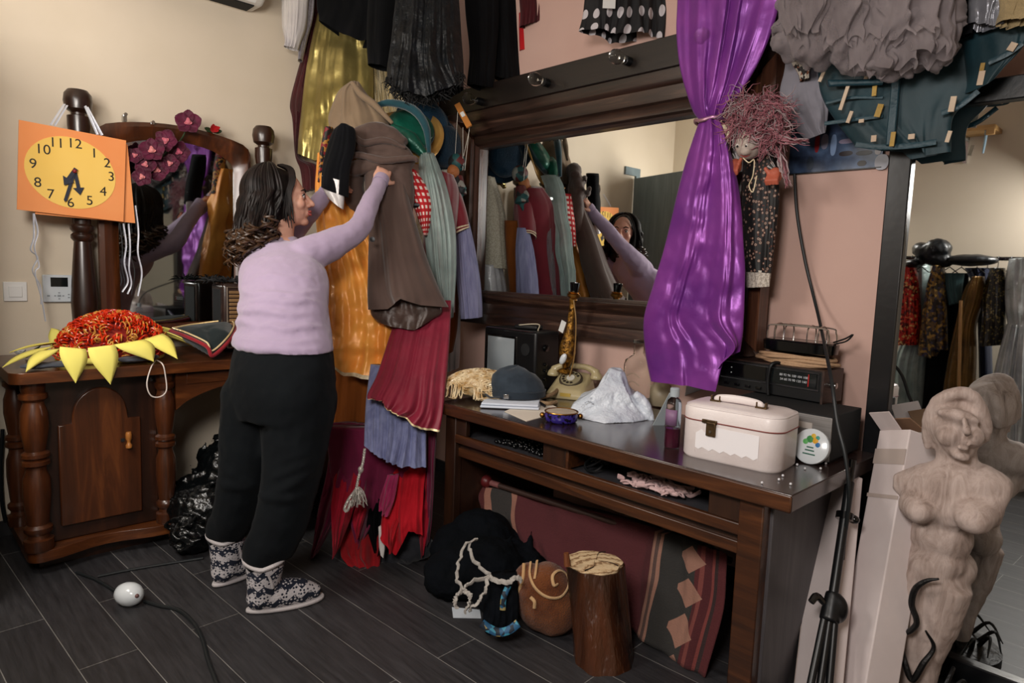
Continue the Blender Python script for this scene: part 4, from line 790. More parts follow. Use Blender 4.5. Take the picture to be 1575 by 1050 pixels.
# trousers
b = MB(); rings(b, [(PD(433, 640, 2.60), .20, .16), (PD(433, 600, 2.62), .237, .185), (PD(435, 565, 2.635), .237, .18), (PD(436, 530, 2.655), .222, .165), (PD(437, 522, 2.66), .215, .16)])
limb(b, [hipR, (hipR + knR)/2, knR, (knR + anR)/2, anR + UP*.12, anR + UP*.05], [.142, .128, .108, .096, .084, .055]); limb(b, [hipL, (hipL + knL)/2, knL, (knL + anL)/2, anL + UP*.10, anL + UP*.03], [.14, .120, .096, .084, .074, .05])
for (cx, y, d, w_) in [(448, 720, 2.40, 50), (446, 738, 2.40, 50), (446, 756, 2.40, 48), (440, 772, 2.40, 44), (372, 722, 2.52, 38), (370, 740, 2.52, 38), (368, 757, 2.52, 36), (430, 625, 2.44, 60), (430, 605, 2.44, 55)]:
    L0 = (hipR, knR, anR) if cx > 420 else (hipL, knL, anL); zc = PD(cx, y, d).z; c = L0[1] + (L0[2] - L0[1])*((L0[1].z - zc)/(L0[1].z - L0[2].z)) if zc < L0[1].z else L0[1] + (L0[0] - L0[1])*((zc - L0[1].z)/(L0[0].z - L0[1].z)); rr_ = .108 if cx > 420 else .096
    if y > 650: b.tube([c + (RH*math.cos(a) + FH*math.sin(a))*(rr_ - .004) + UP*(.02*math.sin(a*1.5 + y) + .03*math.cos(a)*(1 if cx > 420 else -1)) for a in [math.radians(-165 + 150*i/14) for i in range(15)]], [.004, .015, .017, .015, .004], 8)
b.blob('trousers', TRO, pr, vox=.009, sm=6, disp=.012, dsc=.08)
# slipper boots
def nordic():
    m, nt, b = nmat('nordic_knit'); s = nd(nt, 'ShaderNodeSeparateXYZ'); tc = nd(nt, 'ShaderNodeTexCoord'); nt.links.new(tc.outputs['Object'], s.inputs[0])
    def mth(op, a, c): 
        n = nd(nt, 'ShaderNodeMath', operation=op)
        for i, x in enumerate((a, c)):
            if isinstance(x, (int, float)): n.inputs[i].default_value = x
            elif x is not None: nt.links.new(x, n.inputs[i])
        return n.outputs[0]
    xy = mth('ADD', s.outputs['X'], s.outputs['Y']); tri = mth('PINGPONG', mth('MULTIPLY', xy, 32), 1)
    zz = mth('FRACT', mth('ADD', mth('MULTIPLY', s.outputs['Z'], 17), mth('MULTIPLY', tri, .33)), None)
    band = mth('GREATER_THAN', zz, .56)
    v = nd(nt, 'ShaderNodeTexVoronoi'); v.inputs['Scale'].default_value = 75; v.inputs['Randomness'].default_value = .5; nt.links.new(tc.outputs['Object'], v.inputs['Vector'])
    sp = mth('LESS_THAN', v.outputs['Distance'], .32); fin = mth('ABSOLUTE', mth('SUBTRACT', band, sp), None)
    nt.links.new(ramp(nt, fin, [(0, '#b7b2b4'), (.5, '#141b2c')], 'CONSTANT'), b.inputs['Base Color']); b.inputs['Roughness'].default_value = .95
    n = nd(nt, 'ShaderNodeTexNoise'); n.inputs['Scale'].default_value = 160; nt.links.new(tc.outputs['Object'], n.inputs['Vector']); bump(nt, b, n.outputs['Fac'], .7, .006); return m
NOR = nordic(); WOOL = fab('cream_wool', '#b9b3b3', '#a7a1a1', bs=160, bstr=.8)
def boot(heel, tt, L, lift=0., top=.205):
    n_ = V((tt.y, -tt.x, 0)); b = MB(); z = lambda f, u, r=0: heel + tt*f + UP*(u + lift*max(0, 1 - f/L)) + n_*r
    b.tube([z(.035, .052), z(.09, .054), z(.15, .05), z(.2, .043), z(L - .02, .034)], [.045, .053, .052, .048, .03], 16); b.ell(z(.04, .05), .046); b.ell(z(L - .03, .036), (.034, .034, .03))
    b.tube([z(.05, .04), z(.055, .1), z(.06, .15), z(.062, top - .02)], [.052, .058, .066, .071], 18)
    o = b.blob('slipper_boot', NOR, pr, vox=.006, sm=4)
    ring_ = [z(.062, 0) + V((.074*math.cos(a), .074*math.sin(a), top - .02 + .02*abs(math.sin(a*1.0 + .6)))) for a in [2*PI*i/36 for i in range(37)]]
    MB().tube(ring_, .008, 8).build('rim', WOOL, o)
    sole = []
    for i in range(28):
        a = 2*PI*i/28; f = L/2 + .004 + (L/2 + .012)*math.cos(a); w_ = (.054 + .008*math.cos(a))*math.sin(a); sole.append(z(f, .002, w_))
    MB().prism(sole, (0, 0, .014)).build('sole', WOOL, o, bevel=.005)
    MB().tube([z(.08, .105, .058), z(.075, .13, .064), z(.062, .165, .066)], .005, 6).build('seam', WOOL, o)
    return o
boot(heelR, (toeR - heelR).normalized(), .265); boot(heelL, dL, .24)
# ---------------------------------------------------------------- clock on the vanity post
XC = -3.53; ORC = pm('orange_card_sheet', '#e08a4e', '#e39257', rough=.7, vs=5); YEL = pm('yellow_paper', '#e6bd5c', '#eac468', rough=.75, vs=4); INK = pm('black_ink', '#17130f', rough=.6); NAVY = pm('navy_card', '#1c2233', rough=.6)
ck = thing('paper_clock', 'orange cardboard clock with yellow oval face hung on the vanity post', 'clock', PX(112, 340, XC))
def sheet(px, X, th): return MB().prism([PX(x, y, X) for x, y in px], (-th, 0, 0))
sheet([(29, 184), (194, 216), (190, 341), (26, 322)], XC, .006).build('card', ORC, ck, smooth=False)
sheet([(60, 200), (196, 222), (208, 343), (54, 329)], XC - .014, .005).build('back_card', ORC, ck, smooth=False)
cc = PX(110, 266, XC); ay = (PX(180, 280, XC) - PX(40, 252, XC)); bz = (PX(112, 212, XC) - PX(108, 320, XC))
MB().prism([cc + ay*.5*math.cos(2*PI*i/48) + bz*.5*math.sin(2*PI*i/48) for i in range(48)], (.002, 0, 0)).build('face', YEL, ck, smooth=False)
RC = basis(V((0, 1, 0)), V((0, 0, 1)), V((1, 0, 0)))
for n_, (x, y) in {'12': (287, 303), '1': (362, 340), '2': (412, 378), '3': (428, 430), '4': (397, 487), '5': (345, 522), '6': (272, 530), '7': (195, 497), '8': (145, 452), '9': (127, 380), '10': (165, 325), '11': (218, 300)}.items():
    text(n_, PX(x/2.5, 100 + y/2.5, XC + .0025), .058, RC, INK, ck, .0006, 'numeral')
def arrow(p, q, w, hw, hl, X):
    p, q = PX(p[0]/2.5, 100 + p[1]/2.5, X), PX(q[0]/2.5, 100 + q[1]/2.5, X); d = (q - p).normalized(); s = d.cross(V((1, 0, 0))); k = q - d*hl
    return MB().prism([p - s*w, k - s*w, k - s*hw, q, k + s*hw, k + s*w, p + s*w], (.002, 0, 0))
arrow((287, 408), (308, 500), .007, .022, .032, XC + .006).build('hour_hand', NAVY, ck, smooth=False)
arrow((287, 408), (249, 526), .006, .007, .01, XC + .010).build('minute_hand', NAVY, ck, smooth=False)
arrow((292, 398), (246, 462), .008, .024, .034, XC + .013).build('minute_hand_tail', NAVY, ck, smooth=False)
MB().ell(PX(287/2.5, 100 + 408/2.5, XC + .014), .009).build('pin', pm('pin_red', '#7a1c22', rough=.4), ck)
RIB = satin('white_ribbon', '#b9bcc8', '#d0d2da', rough=.45)
mb = MB()
for (a, b) in [((99, 160), (78, 192)), ((103, 162), (84, 193)), ((134, 165), (157, 208)), ((131, 163), (150, 207))]: mb.tube(curve([PX(a[0], a[1], -3.565), PX((a[0]+b[0])/2, (a[1]+b[1])/2, -3.54), PX(b[0], b[1], XC + .004)], 8), .006, 6, .25)
mb.build('hanging_ribbon', RIB, ck)
mb = MB()
for pts in [[(128, 570), (130, 660), (118, 710), (145, 740), (125, 790), (155, 850), (158, 920)], [(130, 570), (145, 640), (132, 700), (150, 770), (135, 800), (160, 900), (175, 985)], [(474, 608), (485, 690), (478, 760), (492, 830), (470, 872)], [(494, 610), (500, 700), (496, 780), (505, 840), (490, 880)], [(520, 540), (532, 640), (530, 720), (545, 800), (530, 888)]]:
    MB().tube(curve([PX(x/2.5, 100 + y/2.5, XC - .03 - .004*i) for i, (x, y) in enumerate(pts)], 40), .004, 6, .3).build('loose_ribbon', RIB, ck)
# ---------------------------------------------------------------- things on and at the vanity
ORCH = fab('orchid_petal', '#3a0a1e', '#561130', rough=.6, vs=25); ORCP = fab('orchid_lip', '#b04a68', '#d08a84', rough=.6); LEAF = pm('silk_leaf', '#24381f', '#31492a', rough=.6)
oc = thing('orchid_spray', 'dark magenta silk orchids stuck on the vanity mirror frame beside the clock', 'flowers', PX(235, 300, -3.6))
def petal(mb, c, x, y, z, L, W, cup=.25, seg=7):
    g = []
    for i in range(seg + 1):
        u = i/seg; w_ = W*math.sin(PI*min(1, u*.95 + .04))**.7; g.append([c + x*(L*u) + y*(w_*k) + z*(cup*L*u*u + .15*W*(k*k)) for k in (-1, -.5, 0, .5, 1)])
    mb.loft(g, closed=False); 
def orchid(px, py, r, X, rot):
    c = PX(px, py, X); z = (V((.8, -.5, .1)) + V((jit(.2), jit(.2), jit(.2)))).normalized(); x = z.cross(UP).normalized(); y = z.cross(x)
    mb = MB()
    for k in range(5):
        a = rot + k*2*PI/5; d = x*math.cos(a) + y*math.sin(a); petal(mb, c, d, z.cross(d), z, r, r*(.62 if k % 2 else .48), .18)
    o = mb.build('flower', ORCH, oc, solid=.002)
    m2 = MB(); m2.ell(c + z*.008, r*.2)
    for k in range(3): a = rot + .5 + k*2.1; d = x*math.cos(a) + y*math.sin(a); petal(m2, c + z*.006, d, z.cross(d), z, r*.32, r*.14, .5)
    m2.build('lip', ORCP, o, solid=.0015)
for i, (x, y, r) in enumerate([(725, 222, .062), (640, 292, .055), (585, 330, .058), (690, 335, .055), (605, 405, .055), (548, 430, .045), (520, 350, .04), (560, 385, .05), (655, 380, .045)]): orchid(x/2.5, 100 + y/2.5, r, -3.56 + .02*(i % 3), rnd.random()*6)
MB().tube(curve([PX(290, 190, -3.6), PX(278, 215, -3.6), PX(250, 240, -3.6), PX(222, 280, -3.61)], 14), .004, 6).build('stem', LEAF, oc)
rs = thing('rose', 'small red silk rose with green leaves on top of the vanity mirror frame', 'flower', PX(328, 206, -3.63))
mb = MB(); c = PX(328, 199, -3.63)
for k in range(9): a = k*2.4; d = V((.3*math.cos(a), math.cos(a), math.sin(a))).normalized(); petal(mb, c, d, d.cross(V((1, 0, 0))), V((1, 0, .1)), .014 + .0014*k, .012, .9)
mb.build('bloom', fab('rose_red', '#a31218', '#c01c20'), rs, solid=.002)
mb = MB()
for a in (2.9, .2, 3.6): d = V((0, math.cos(a), math.sin(a))); petal(mb, c + V((-.006, 0, -.01)), d, d.cross(V((1, 0, 0))), V((1, 0, 0)), .045, .012, .1)
mb.build('leaf', LEAF, rs, solid=.0015)
ZV = .84
# old radio
a = PX(343, 470, -3.40); a.z = ZV; rd = thing('radio', 'old dark wooden radio with slatted front on the vanity table', 'radio', a + V((-.07, .15, 0)))
RW = wood('radio_walnut', '#1c1110', '#2c1c18', '#3a2620', 'Y', 6, .25, .6, 12); RG = wood('radio_slats', '#5c4128', '#8a6a45', None, 'Y', 6, .5, .1, 20)
RHT = PX(343, 436, a.x).z - ZV
MB().box2((a.x - .16, a.y, ZV), (a.x, a.y + .32, ZV + RHT)).build('case', RW, rd, bevel=.018, seg=4)
for k in range(14): MB().box2((a.x - .002, a.y + .03, ZV + .03 + k*(RHT - .06)/14), (a.x + .004, a.y + .29, ZV + .03 + (k + .7)*(RHT - .06)/14)).build('slat', RG, rd, bevel=.002)
MB().box2((a.x - .13, a.y - .003, ZV + .03), (a.x - .03, a.y + .002, ZV + RHT - .03)).build('side_panel', BLKM, rd, bevel=.002)
fr_ = [(a.y + .02, ZV + .02), (a.y + .3, ZV + .02), (a.y + .3, ZV + RHT - .018), (a.y + .02, ZV + RHT - .018), (a.y + .02, ZV + .02)]
MB().tube([V((a.x + .003, y, z)) for y, z in fr_], .005, 6).build('grille_rim', pm('radio_rim', '#8f8378', rough=.3, metal=.8), rd)
mb = MB(); c = V((a.x - .09, a.y + .06, ZV + RHT + .008))
for k in range(110):
    d = V((jit(1), jit(1), rnd.random()*.6 + .05)).normalized(); p = c + V((jit(.05), jit(.11), 0)); mb.tube(curve([p, p + d*.025, p + d*.05 + V((0, 0, -.015))], 5), [.003, .004, .0008], 4)
T(mb.build('feather_trim', BLKM), 'tuft of black feathers lying on the old wooden radio', 'feathers')
# sunflower collar, curly wig
YF = pm('yellow_foam', '#ded163', '#e2d76e', rough=.85, vs=6)
c0 = PX(172, 535, -3.36); sf = thing('sunflower_collar', 'yellow foam sunflower petals spread on the vanity top, some over the edge', 'costume collar', V((c0.x, c0.y, ZV)))
def fpetal(b0, b1, tip, Xb, Xt, w=1.15, droop=.0):
    A, B, Tq = PX(*b0, Xb), PX(*b1, Xb), PX(*tip, Xt); mb = MB(); g = []
    for i in range(11):
        u = i/10; m = (A + B)*.5*(1 - u) + Tq*u; hw = (B - A)*.5*((1 - u**1.8)*(1 + (w - 1)*math.sin(PI*u)*1.6)); g.append([m + hw*k + V((.010, 0, .014))*math.sin(PI*u)*(1 - k*k*.5) for k in (-1, -.5, 0, .5, 1)])
    return mb.loft(g, closed=False).build('petal', YF, sf, solid=.004)
for p in [((92, 533), (132, 537), (116, 589), -3.14, -3.105), ((135, 535), (176, 530), (170, 591), -3.13, -3.1), ((176, 530), (222, 522), (236, 556), -3.14, -3.10), ((222, 522), (250, 513), (273, 552), -3.2, -3.1), ((60, 540), (92, 536), (40, 572), -3.2, -3.12), ((50, 538), (84, 532), (4, 565), -3.3, -3.2), ((72, 530), (100, 525), (15, 542), -3.4, -3.3), ((78, 528), (98, 520), (79, 505), -3.5, -3.55), ((240, 505), (252, 516), (317, 541), -3.45, -3.25), ((235, 500), (250, 508), (300, 522), -3.55, -3.5), ((110, 528), (85, 536), (76, 524), -3.5, -3.5)]: fpetal(*p)
ringp = [V((c0.x + .13*math.cos(2*PI*i/30), c0.y + .2*math.sin(2*PI*i/30), ZV + .014)) for i in range(31)]
MB().tube(ringp, .014, 10).build('ring', YF, sf)
wg = thing('curly_wig', 'red and orange curly wig on the yellow sunflower collar', 'wig', V((c0.x, c0.y, ZV + .03)))
RED = pm('red_tinsel', '#b51a08', '#d23a10', rough=.3, vs=40, spec=.7); GOL = pm('gold_tinsel', '#b8762a', '#d49a4a', rough=.3, vs=40, spec=.7)
mr_, mg_ = MB(), MB()
for k in range(420):
    a = rnd.uniform(0, 2*PI); z = rnd.random()**.8; q = math.sqrt(max(0, 1 - z*z)); p = V((c0.x + .15*q*math.cos(a), c0.y + .215*q*math.sin(a) + .01, ZV + .03 + .175*z)); n_ = V((q*math.cos(a), q*math.sin(a), z + .2)).normalized()
    u = n_.orthogonal().normalized(); u = Matrix.Rotation(rnd.random()*6, 3, n_) @ u; w_ = n_.cross(u); R_ = .011 + .006*rnd.random(); q_ = []
    for i in range(17): t = i/16*2*PI*1.7; q_.append(p + n_*(.004 + R_*math.sin(t)) + w_*R_*math.cos(t) + u*(.03*i/16 - .015))
    (mg_ if rnd.random() < .32 else mr_).tube(q_, .0027, 5)
cap_ = MB().ell(V((c0.x, c0.y + .01, ZV + .035)), (.14, .205, .14)).build('wig_cap', pm('wig_cap_red', '#7a1206', rough=.8), wg)
mr_.build('red_curls', RED, wg); mg_.build('golden_curls', GOL, wg)
# grey felt under the collar, tricorn hat, hair band, little flower
for L, lb_ in ((((205, 552, .05), (225, 549, .04)), 'grey felt scrap under the right front petals of the yellow sunflower collar'), (((60, 562, .05), (90, 560, .05)), 'grey felt scrap under the left front petals of the yellow sunflower collar')):
    mb = MB()
    for (x, y, r) in L: mb.ell(PX(x, y, -3.19), (.05, r*1.4, .012))
    T(mb.blob('felt_scrap', fab('grey_felt', '#3c4048', '#484c55'), vox=.008, sm=3, disp=.008, dsc=.03), lb_, 'felt')
DGN = fab('dark_green_cloth', '#141d1f', '#1a2527'); REDB = fab('red_rope_trim', '#6d0f1a', '#8a1a24', bs=100, bstr=.8)
th_ = thing('tricorn_hat', 'black and dark green tricorn hat with red and gold trim beside the woman', 'hat', PX(320, 540, -3.3))
pts = [PX(262, 512, -3.45), PX(300, 505, -3.5), PX(358, 500, -3.42), PX(358, 520, -3.2), PX(328, 550, -3.14), PX(318, 536, -3.17), PX(285, 520, -3.3)]
mb = MB(); cen = sum(pts, V())/len(pts)
mb.loft([[p + V((0, 0, .008)) for p in pts], [p*.75 + cen*.25 + V((0, 0, .035)) for p in pts], [p*.3 + cen*.7 + V((0, 0, .05)) for p in pts]]); mb.loft([[p + V((0, 0, -.006)) for p in pts], [p + V((0, 0, .012)) for p in pts]])
mb.blob('brim', DGN, th_, vox=.008, sm=5)
MB().tube(curve([p + V((0, 0, .01)) for p in pts + [pts[0]]], 60), .009, 8).build('red_trim', REDB, th_)
MB().tube(curve([p*.93 + cen*.07 + V((0, 0, .026)) for p in pts + [pts[0]]], 60), .004, 6).build('gold_braid', GOLDT, th_)
T(MB().tube(curve([PX(x, y, X) for x, y, X in [(240, 553, -3.18), (232, 566, -3.105), (226, 590, -3.09), (232, 608, -3.09), (246, 610, -3.09), (256, 600, -3.09), (254, 575, -3.095), (250, 560, -3.105), (240, 553, -3.18)]], 50), .0028, 6).build('hair_elastic', pm('elastic_white', '#cfc3bb', rough=.7)), 'thin white elastic loop hanging over the vanity edge', 'elastic')
c = PX(30, 529, -3.55); wf_ = thing('silk_flower', 'small white silk flower with dark leaves at the left end of the vanity', 'flower', V((c.x, c.y, ZV)))
mb = MB()
for k in range(7): a = k*.9; d = V((math.cos(a), math.sin(a), .5)).normalized(); petal(mb, V((c.x, c.y, ZV + .02)), d, d.cross(UP).normalized(), UP, .026, .013, .4)
mb.build('bloom', fab('flower_white', '#c3c3c0'), wf_, solid=.0015)
mb = MB()
for a in (1.2, 1.9, .4): d = V((math.cos(a)*.4, math.sin(a), .5)).normalized(); petal(mb, V((c.x, c.y + .02, ZV + .005)), d, d.cross(UP).normalized(), UP, .09, .018, -.1)
mb.build('leaf', pm('dark_leaf', '#14201c', rough=.5), wf_, solid=.0015)
# ---------------------------------------------------------------- floor: egg lamp, cables, bin bags
e0 = PZ(199, 929)
el = thing('egg_switch', 'white egg-shaped cable switch on the dark floor in front of the vanity', 'cable switch', e0)
d_ = (PZ(216, 924) - PZ(182, 916)).normalized(); R_ = basis(d_, UP.cross(d_), UP)
EGG = pm('white_gloss', '#d6dce0', rough=.2, coat=.4)
MB().lathe([(.001, -.058), (.018, -.053), (.032, -.04), (.041, -.02), (.044, .003), (.040, .025), (.028, .044), (.014, .053), (.001, .056)], e0 + UP*.040, 24, basis(UP.cross(d_), UP, d_)).build('shell', EGG, el)
MB().ell(e0 + UP*.048 + d_*.046 - FH*.012, .008).build('socket', pm('grommet', '#6a4a48', rough=.5), el)
CAB = pm('dark_cable', '#15191b', rough=.5)
def cable(name, label, pts, r, mat=None, n=60): return T(MB().tube(curve(pts, n), r, 8).build(name, mat or CAB), label, 'cable')
fz = lambda L, z=.007: [PZ(x, y, z) for x, y in L]
cable('cable', 'black cable running from the white egg switch to the front floor edge', fz([(222, 924), (245, 931), (275, 938), (298, 958), (312, 985), (320, 1015), (338, 1062)]), .007)
cable('cable', 'black cable from under the vanity to the white egg switch', fz([(118, 880), (145, 890), (168, 903), (183, 912)]), .006)
cable('cable', 'black cable lying along the floor between vanity and slipper boots', fz([(150, 886), (200, 876), (260, 866), (312, 858)], .006), .006)
cable('cable', 'dark cable hanging down the cream wall at the far left behind the vanity', [PX(4, 660, -3.70), PX(1, 720, -3.70), PX(3, 770, -3.70), PX(8, 800, -3.71)], .008)
BAG = pm('black_polythene', '#060809', rough=.24, spec=.5, bs=16, bstr=.45, bd=.03)
def binbag(lumps, label, seed):
    mb = MB(); r2 = random.Random(seed)
    for c, r in lumps:
        mb.ell(c, r, n=20, m=14); R3 = r if not isinstance(r, (int, float)) else (r, r, r)
        for k in range(16):
            a = r2.uniform(0, 6.3); b0 = r2.uniform(-.3, 1); q = math.sqrt(max(0, 1 - b0*b0)); p = V(c) + V((R3[0]*q*math.cos(a), R3[1]*q*math.sin(a), R3[2]*b0)); d = V((r2.uniform(-1, 1), r2.uniform(-1, 1), r2.uniform(-.8, 1)))*.07
            mb.tube(curve([p - d, p + (p - V(c)).normalized()*.012, p + d], 6), [.004, .014, .004], 6)
    return T(mb.blob('bin_bag', BAG, vox=.009, sm=2, disp=.02, dsc=.025), label, 'bin bag')
g = PZ(296, 846)
binbag([(V((g.x - .12, g.y + .12, .15)), (.19, .19, .15)), (V((g.x - .16, g.y + .22, .30)), (.14, .13, .14)), (V((g.x + .02, g.y - .0, .08)), (.10, .10, .08)), (V((g.x - .16, g.y + .25, .43)), (.05, .07, .05))], 'black glossy bin bag on the floor between vanity and the woman legs', 3)
g = PZ(410, 826)
binbag([(V((g.x - .05, g.y + .12, .13)), (.13, .13, .13)), (V((g.x - .06, g.y + .16, .26)), (.10, .10, .12))], 'black bin bag behind the gap between the woman legs', 8)
# ---------------------------------------------------------------- things on the desk
Z = DZ
# television
TVY = 2.30; xr, xl = PY(823, 560, TVY).x, PY(744, 540, TVY).x; ht = PY(823, 511, TVY).z - Z
tv = thing('television', 'small black portable television on the desk below the wall mirror', 'television', ((xl + xr)/2, TVY + .1, Z))
MB().box2((xl, TVY, Z + .012), (xr, TVY + .17, Z + ht)).build('case', BLK, tv, bevel=.012, seg=3)
for x in (xl + .04, xr - .04): MB().box2((x - .015, TVY + .02, Z), (x + .015, TVY + .15, Z + .014)).build('foot', BLKM, tv)
w_ = xr - xl
scr = PY(747, 516, TVY); sc2 = PY(795, 556, TVY)
MB().box2((xl + .02, TVY - .004, Z + ht - .25), (xl + w_*.66, TVY + .01, Z + ht - .03)).build('bezel', BLKG, tv, bevel=.012, seg=3)
MB().grid(lambda u, v: V((xl + .035 + u*(w_*.66 - .05), TVY - .005 - .014*math.sin(PI*u)*math.sin(PI*v), Z + ht - .235 + v*.19)), 14, 10).build('screen', pm('tube_glass', '#8f979c', rough=.12, coat=.6), tv)
spk = basis(V((1, 0, 0)), V((0, 0, 1)), V((0, -1, 0)))
MB().lathe([(0, 0), (.03, 0), (.03, .004), (0, .006)], V((xl + w_*.82, TVY, Z + ht - .09)), 20, spk).build('speaker', BLKM, tv)
MB().box((xl + w_*.83, TVY - .003, Z + ht - .21), (.05, .008, .03)).build('channel_plate', pm('plate_tan', '#8e8168', rough=.4), tv, bevel=.002)
sd = basis(V((0, 1, 0)), V((0, 0, 1)), V((1, 0, 0)))
for y, z, r in ((TVY + .07, ht - .08, .018), (TVY + .07, ht - .16, .008), (TVY + .07, ht - .19, .008), (TVY + .07, ht - .23, .01)): MB().lathe([(0, 0), (r, 0), (r*.9, .01), (0, .012)], V((xr, y, Z + z)), 16, sd).build('knob', BLKG, tv)
MB().tube([V((xl + .02, TVY - .001, Z + ht - .002)), V((xr - .02, TVY - .001, Z + ht - .002))], .0025, 6).build('chrome_strip', CHROME, tv)
MB().tube(curve([V((xl + w_*.4, TVY + .08, Z + ht + .004)), V((xl + w_*.55, TVY + .05, Z + ht + .02)), V((xl + w_*.8, TVY + .09, Z + ht + .03)), V((xl + w_*.9, TVY + .05, Z + ht + .004))], 20), .003, 6).build('aerial_wire', pm('wire_cream', '#b8ae98', rough=.6), tv)
MB().box((xl + w_*.62, TVY + .09, Z + ht + .012), (.13, .07, .02), rotz(.3)).build('handle', BLK, tv, bevel=.006)
# blond wig
BL = pm('blond_hair', '#b08a52', '#ecdcb8', rough=.3, vs=25, spec=.7); bw = thing('blond_wig', 'wavy blond wig lying on the left end of the desk', 'wig', PZ(735, 610, Z))
c = PZ(738, 612, Z) + UP*.01; mb = MB(); mb.ell(c + UP*.055 - RH*.03, (.12, .10, .06)); mb.ell(c + UP*.05 + RH*.06, (.08, .09, .06)); mb.blob('mass', BL, bw, vox=.01, sm=4, disp=.02, dsc=.03)
mb = MB()
def dome(x, y): return .012 + .105*max(0., 1 - (x/.19)**2 - (y/.125)**2)**.6
for k in range(340):
    x, y = jit(.17), jit(.11)
    if (x/.18)**2 + (y/.115)**2 > 1: continue
    a = .5*math.sin(x*14 + 1) + 1.1*math.sin(y*17) + (PI if rnd.random() < .5 else 0) + jit(.4); ph = (x + y)*22 + jit(.5); pts = []
    for i in range(11):
        t = i/10; xx = x + math.cos(a)*.13*(t - .4) - math.sin(a)*.014*math.sin(ph + t*9); yy = y + math.sin(a)*.10*(t - .4) + math.cos(a)*.014*math.sin(ph + t*9)
        pts.append(c + RH*xx + FH*yy + UP*(dome(xx, yy) + .007*math.sin(ph + t*9 + 1) + .002))
    mb.tube(curve(pts, 22), [.0016, .0036, .004, .0036, .001], 5)
mb.build('locks', BL, bw)
# blue-grey cap
DEN = fab('washed_denim', '#262f38', '#323c46', rough=.9, bs=240, bstr=.5, vs=18); cp = thing('cap', 'dark blue washed cap lying on the folded white cloth', 'cap', PZ(793, 618, Z) + UP*.025)
c = PZ(794, 617, Z) + UP*.028; A = []
lob = lambda a: 1 + .025*abs(math.sin(3*a))
for r, z in ((.118, 0), (.124, .028), (.122, .05), (.108, .082), (.08, .108), (.04, .122), (.004, .126)): A.append([c + RH*(r*1.02*lob(a)*math.cos(a)) + FH*(r*.92*lob(a)*math.sin(a)) + UP*(z*(1 + .22*noise.noise(V((math.cos(a)*1.4, math.sin(a)*1.4, z*9)))) + .010*math.cos(a + 2)*(z > .07)) for a in [2*PI*i/36 for i in range(36)]])
MB().loft(A).build('crown', DEN, cp)
band = [[c + RH*(r*1.02*math.cos(a)) + FH*(r*.92*math.sin(a)) + UP*z for a in [2*PI*i/36 for i in range(36)]] for r, z in ((.124, .0), (.129, .004), (.130, .03), (.124, .034))]
MB().loft(band, False, False).build('band', fab('denim_band', '#1f272f', '#29323b'), cp)
MB().ell(c + UP*.129, (.008, .008, .006)).build('button', DEN, cp)
MB().tube(curve([c - RH*.12 - FH*.05 + UP*.03, c - RH*.145 - FH*.04 + UP*.025, c - RH*.12 - FH*.10 + UP*.008, c - RH*.07 - FH*.125 + UP*.012], 14), .008, 8, .4).build('strap', DEN, cp)
MB().box(c - RH*.045 - FH*.127 + UP*.016, (.022, .004, .02), basis(RH, FH, UP)).build('buckle', CHROME, cp, bevel=.001)
# folded cloth and paper
CW = fab('white_towel', '#c3ccda', '#cfd6e2', rough=.9)
q = [PZ(x, y, Z) for x, y in ((738, 628), (829, 632), (834, 612), (757, 605))]; tw = thing('folded_cloth', 'folded bluish-white cloth on the desk under the blue cap', 'cloth', sum(q, V())/4)
MB().prism([p + UP*.003 for p in q], UP*.010).build('lower_fold', CW, tw, bevel=.004)
MB().prism([p*.97 + (sum(q, V())/4)*.03 + UP*.014 for p in q], UP*.010).build('upper_fold', CW, tw, bevel=.004)
q = [PZ(x, y, Z) for x, y in ((776, 633), (810, 648), (868, 632), (826, 612))]
T(MB().prism(q, UP*.002).build('paper', pm('paper_cream', '#d9cfc0', rough=.8), smooth=False), 'sheet of cream paper lying on the desk under the folded cloth', 'paper')
cable('strap', 'short black strap with clip lying on the paper beside the cap', [PZ(x, y, Z + .012) for x, y in ((812, 612), (822, 616), (832, 620), (838, 624))], .006, BLK, 14)
# small drum-shaped dish
PURP = spots('purple_speckle', 'cell', [(0, '#0f0c1e'), (.3, '#2e2372'), (.7, '#3a2d86')], 90, rough=.25); GLDM = pm('gold_metal', '#a87a3c', rough=.3, metal=1)
c = PZ(863, 648, Z); td = thing('tambourine', 'small purple-blue tambourine with cream skin at the front edge of the desk', 'tambourine', c)
MB().lathe([(0, 0), (.055, 0), (.064, .008), (.067, .024), (.065, .040), (0, .040)], c, 32).build('body', PURP, td)
MB().lathe([(0, .040), (.060, .041), (0, .0425)], c, 32).build('skin', pm('drum_skin', '#b8ab97', '#a89a86', rough=.6, vs=20), td)
MB().tube([c + V((.065*math.cos(a), .065*math.sin(a), .041)) for a in [2*PI*i/36 for i in range(37)]], .003, 6).build('rim', GLDM, td)
for a in (.0, 3.2): MB().ell(c + RH*(.075*math.cos(a)) + UP*.024, .011).build('jingle', GLDM, td)
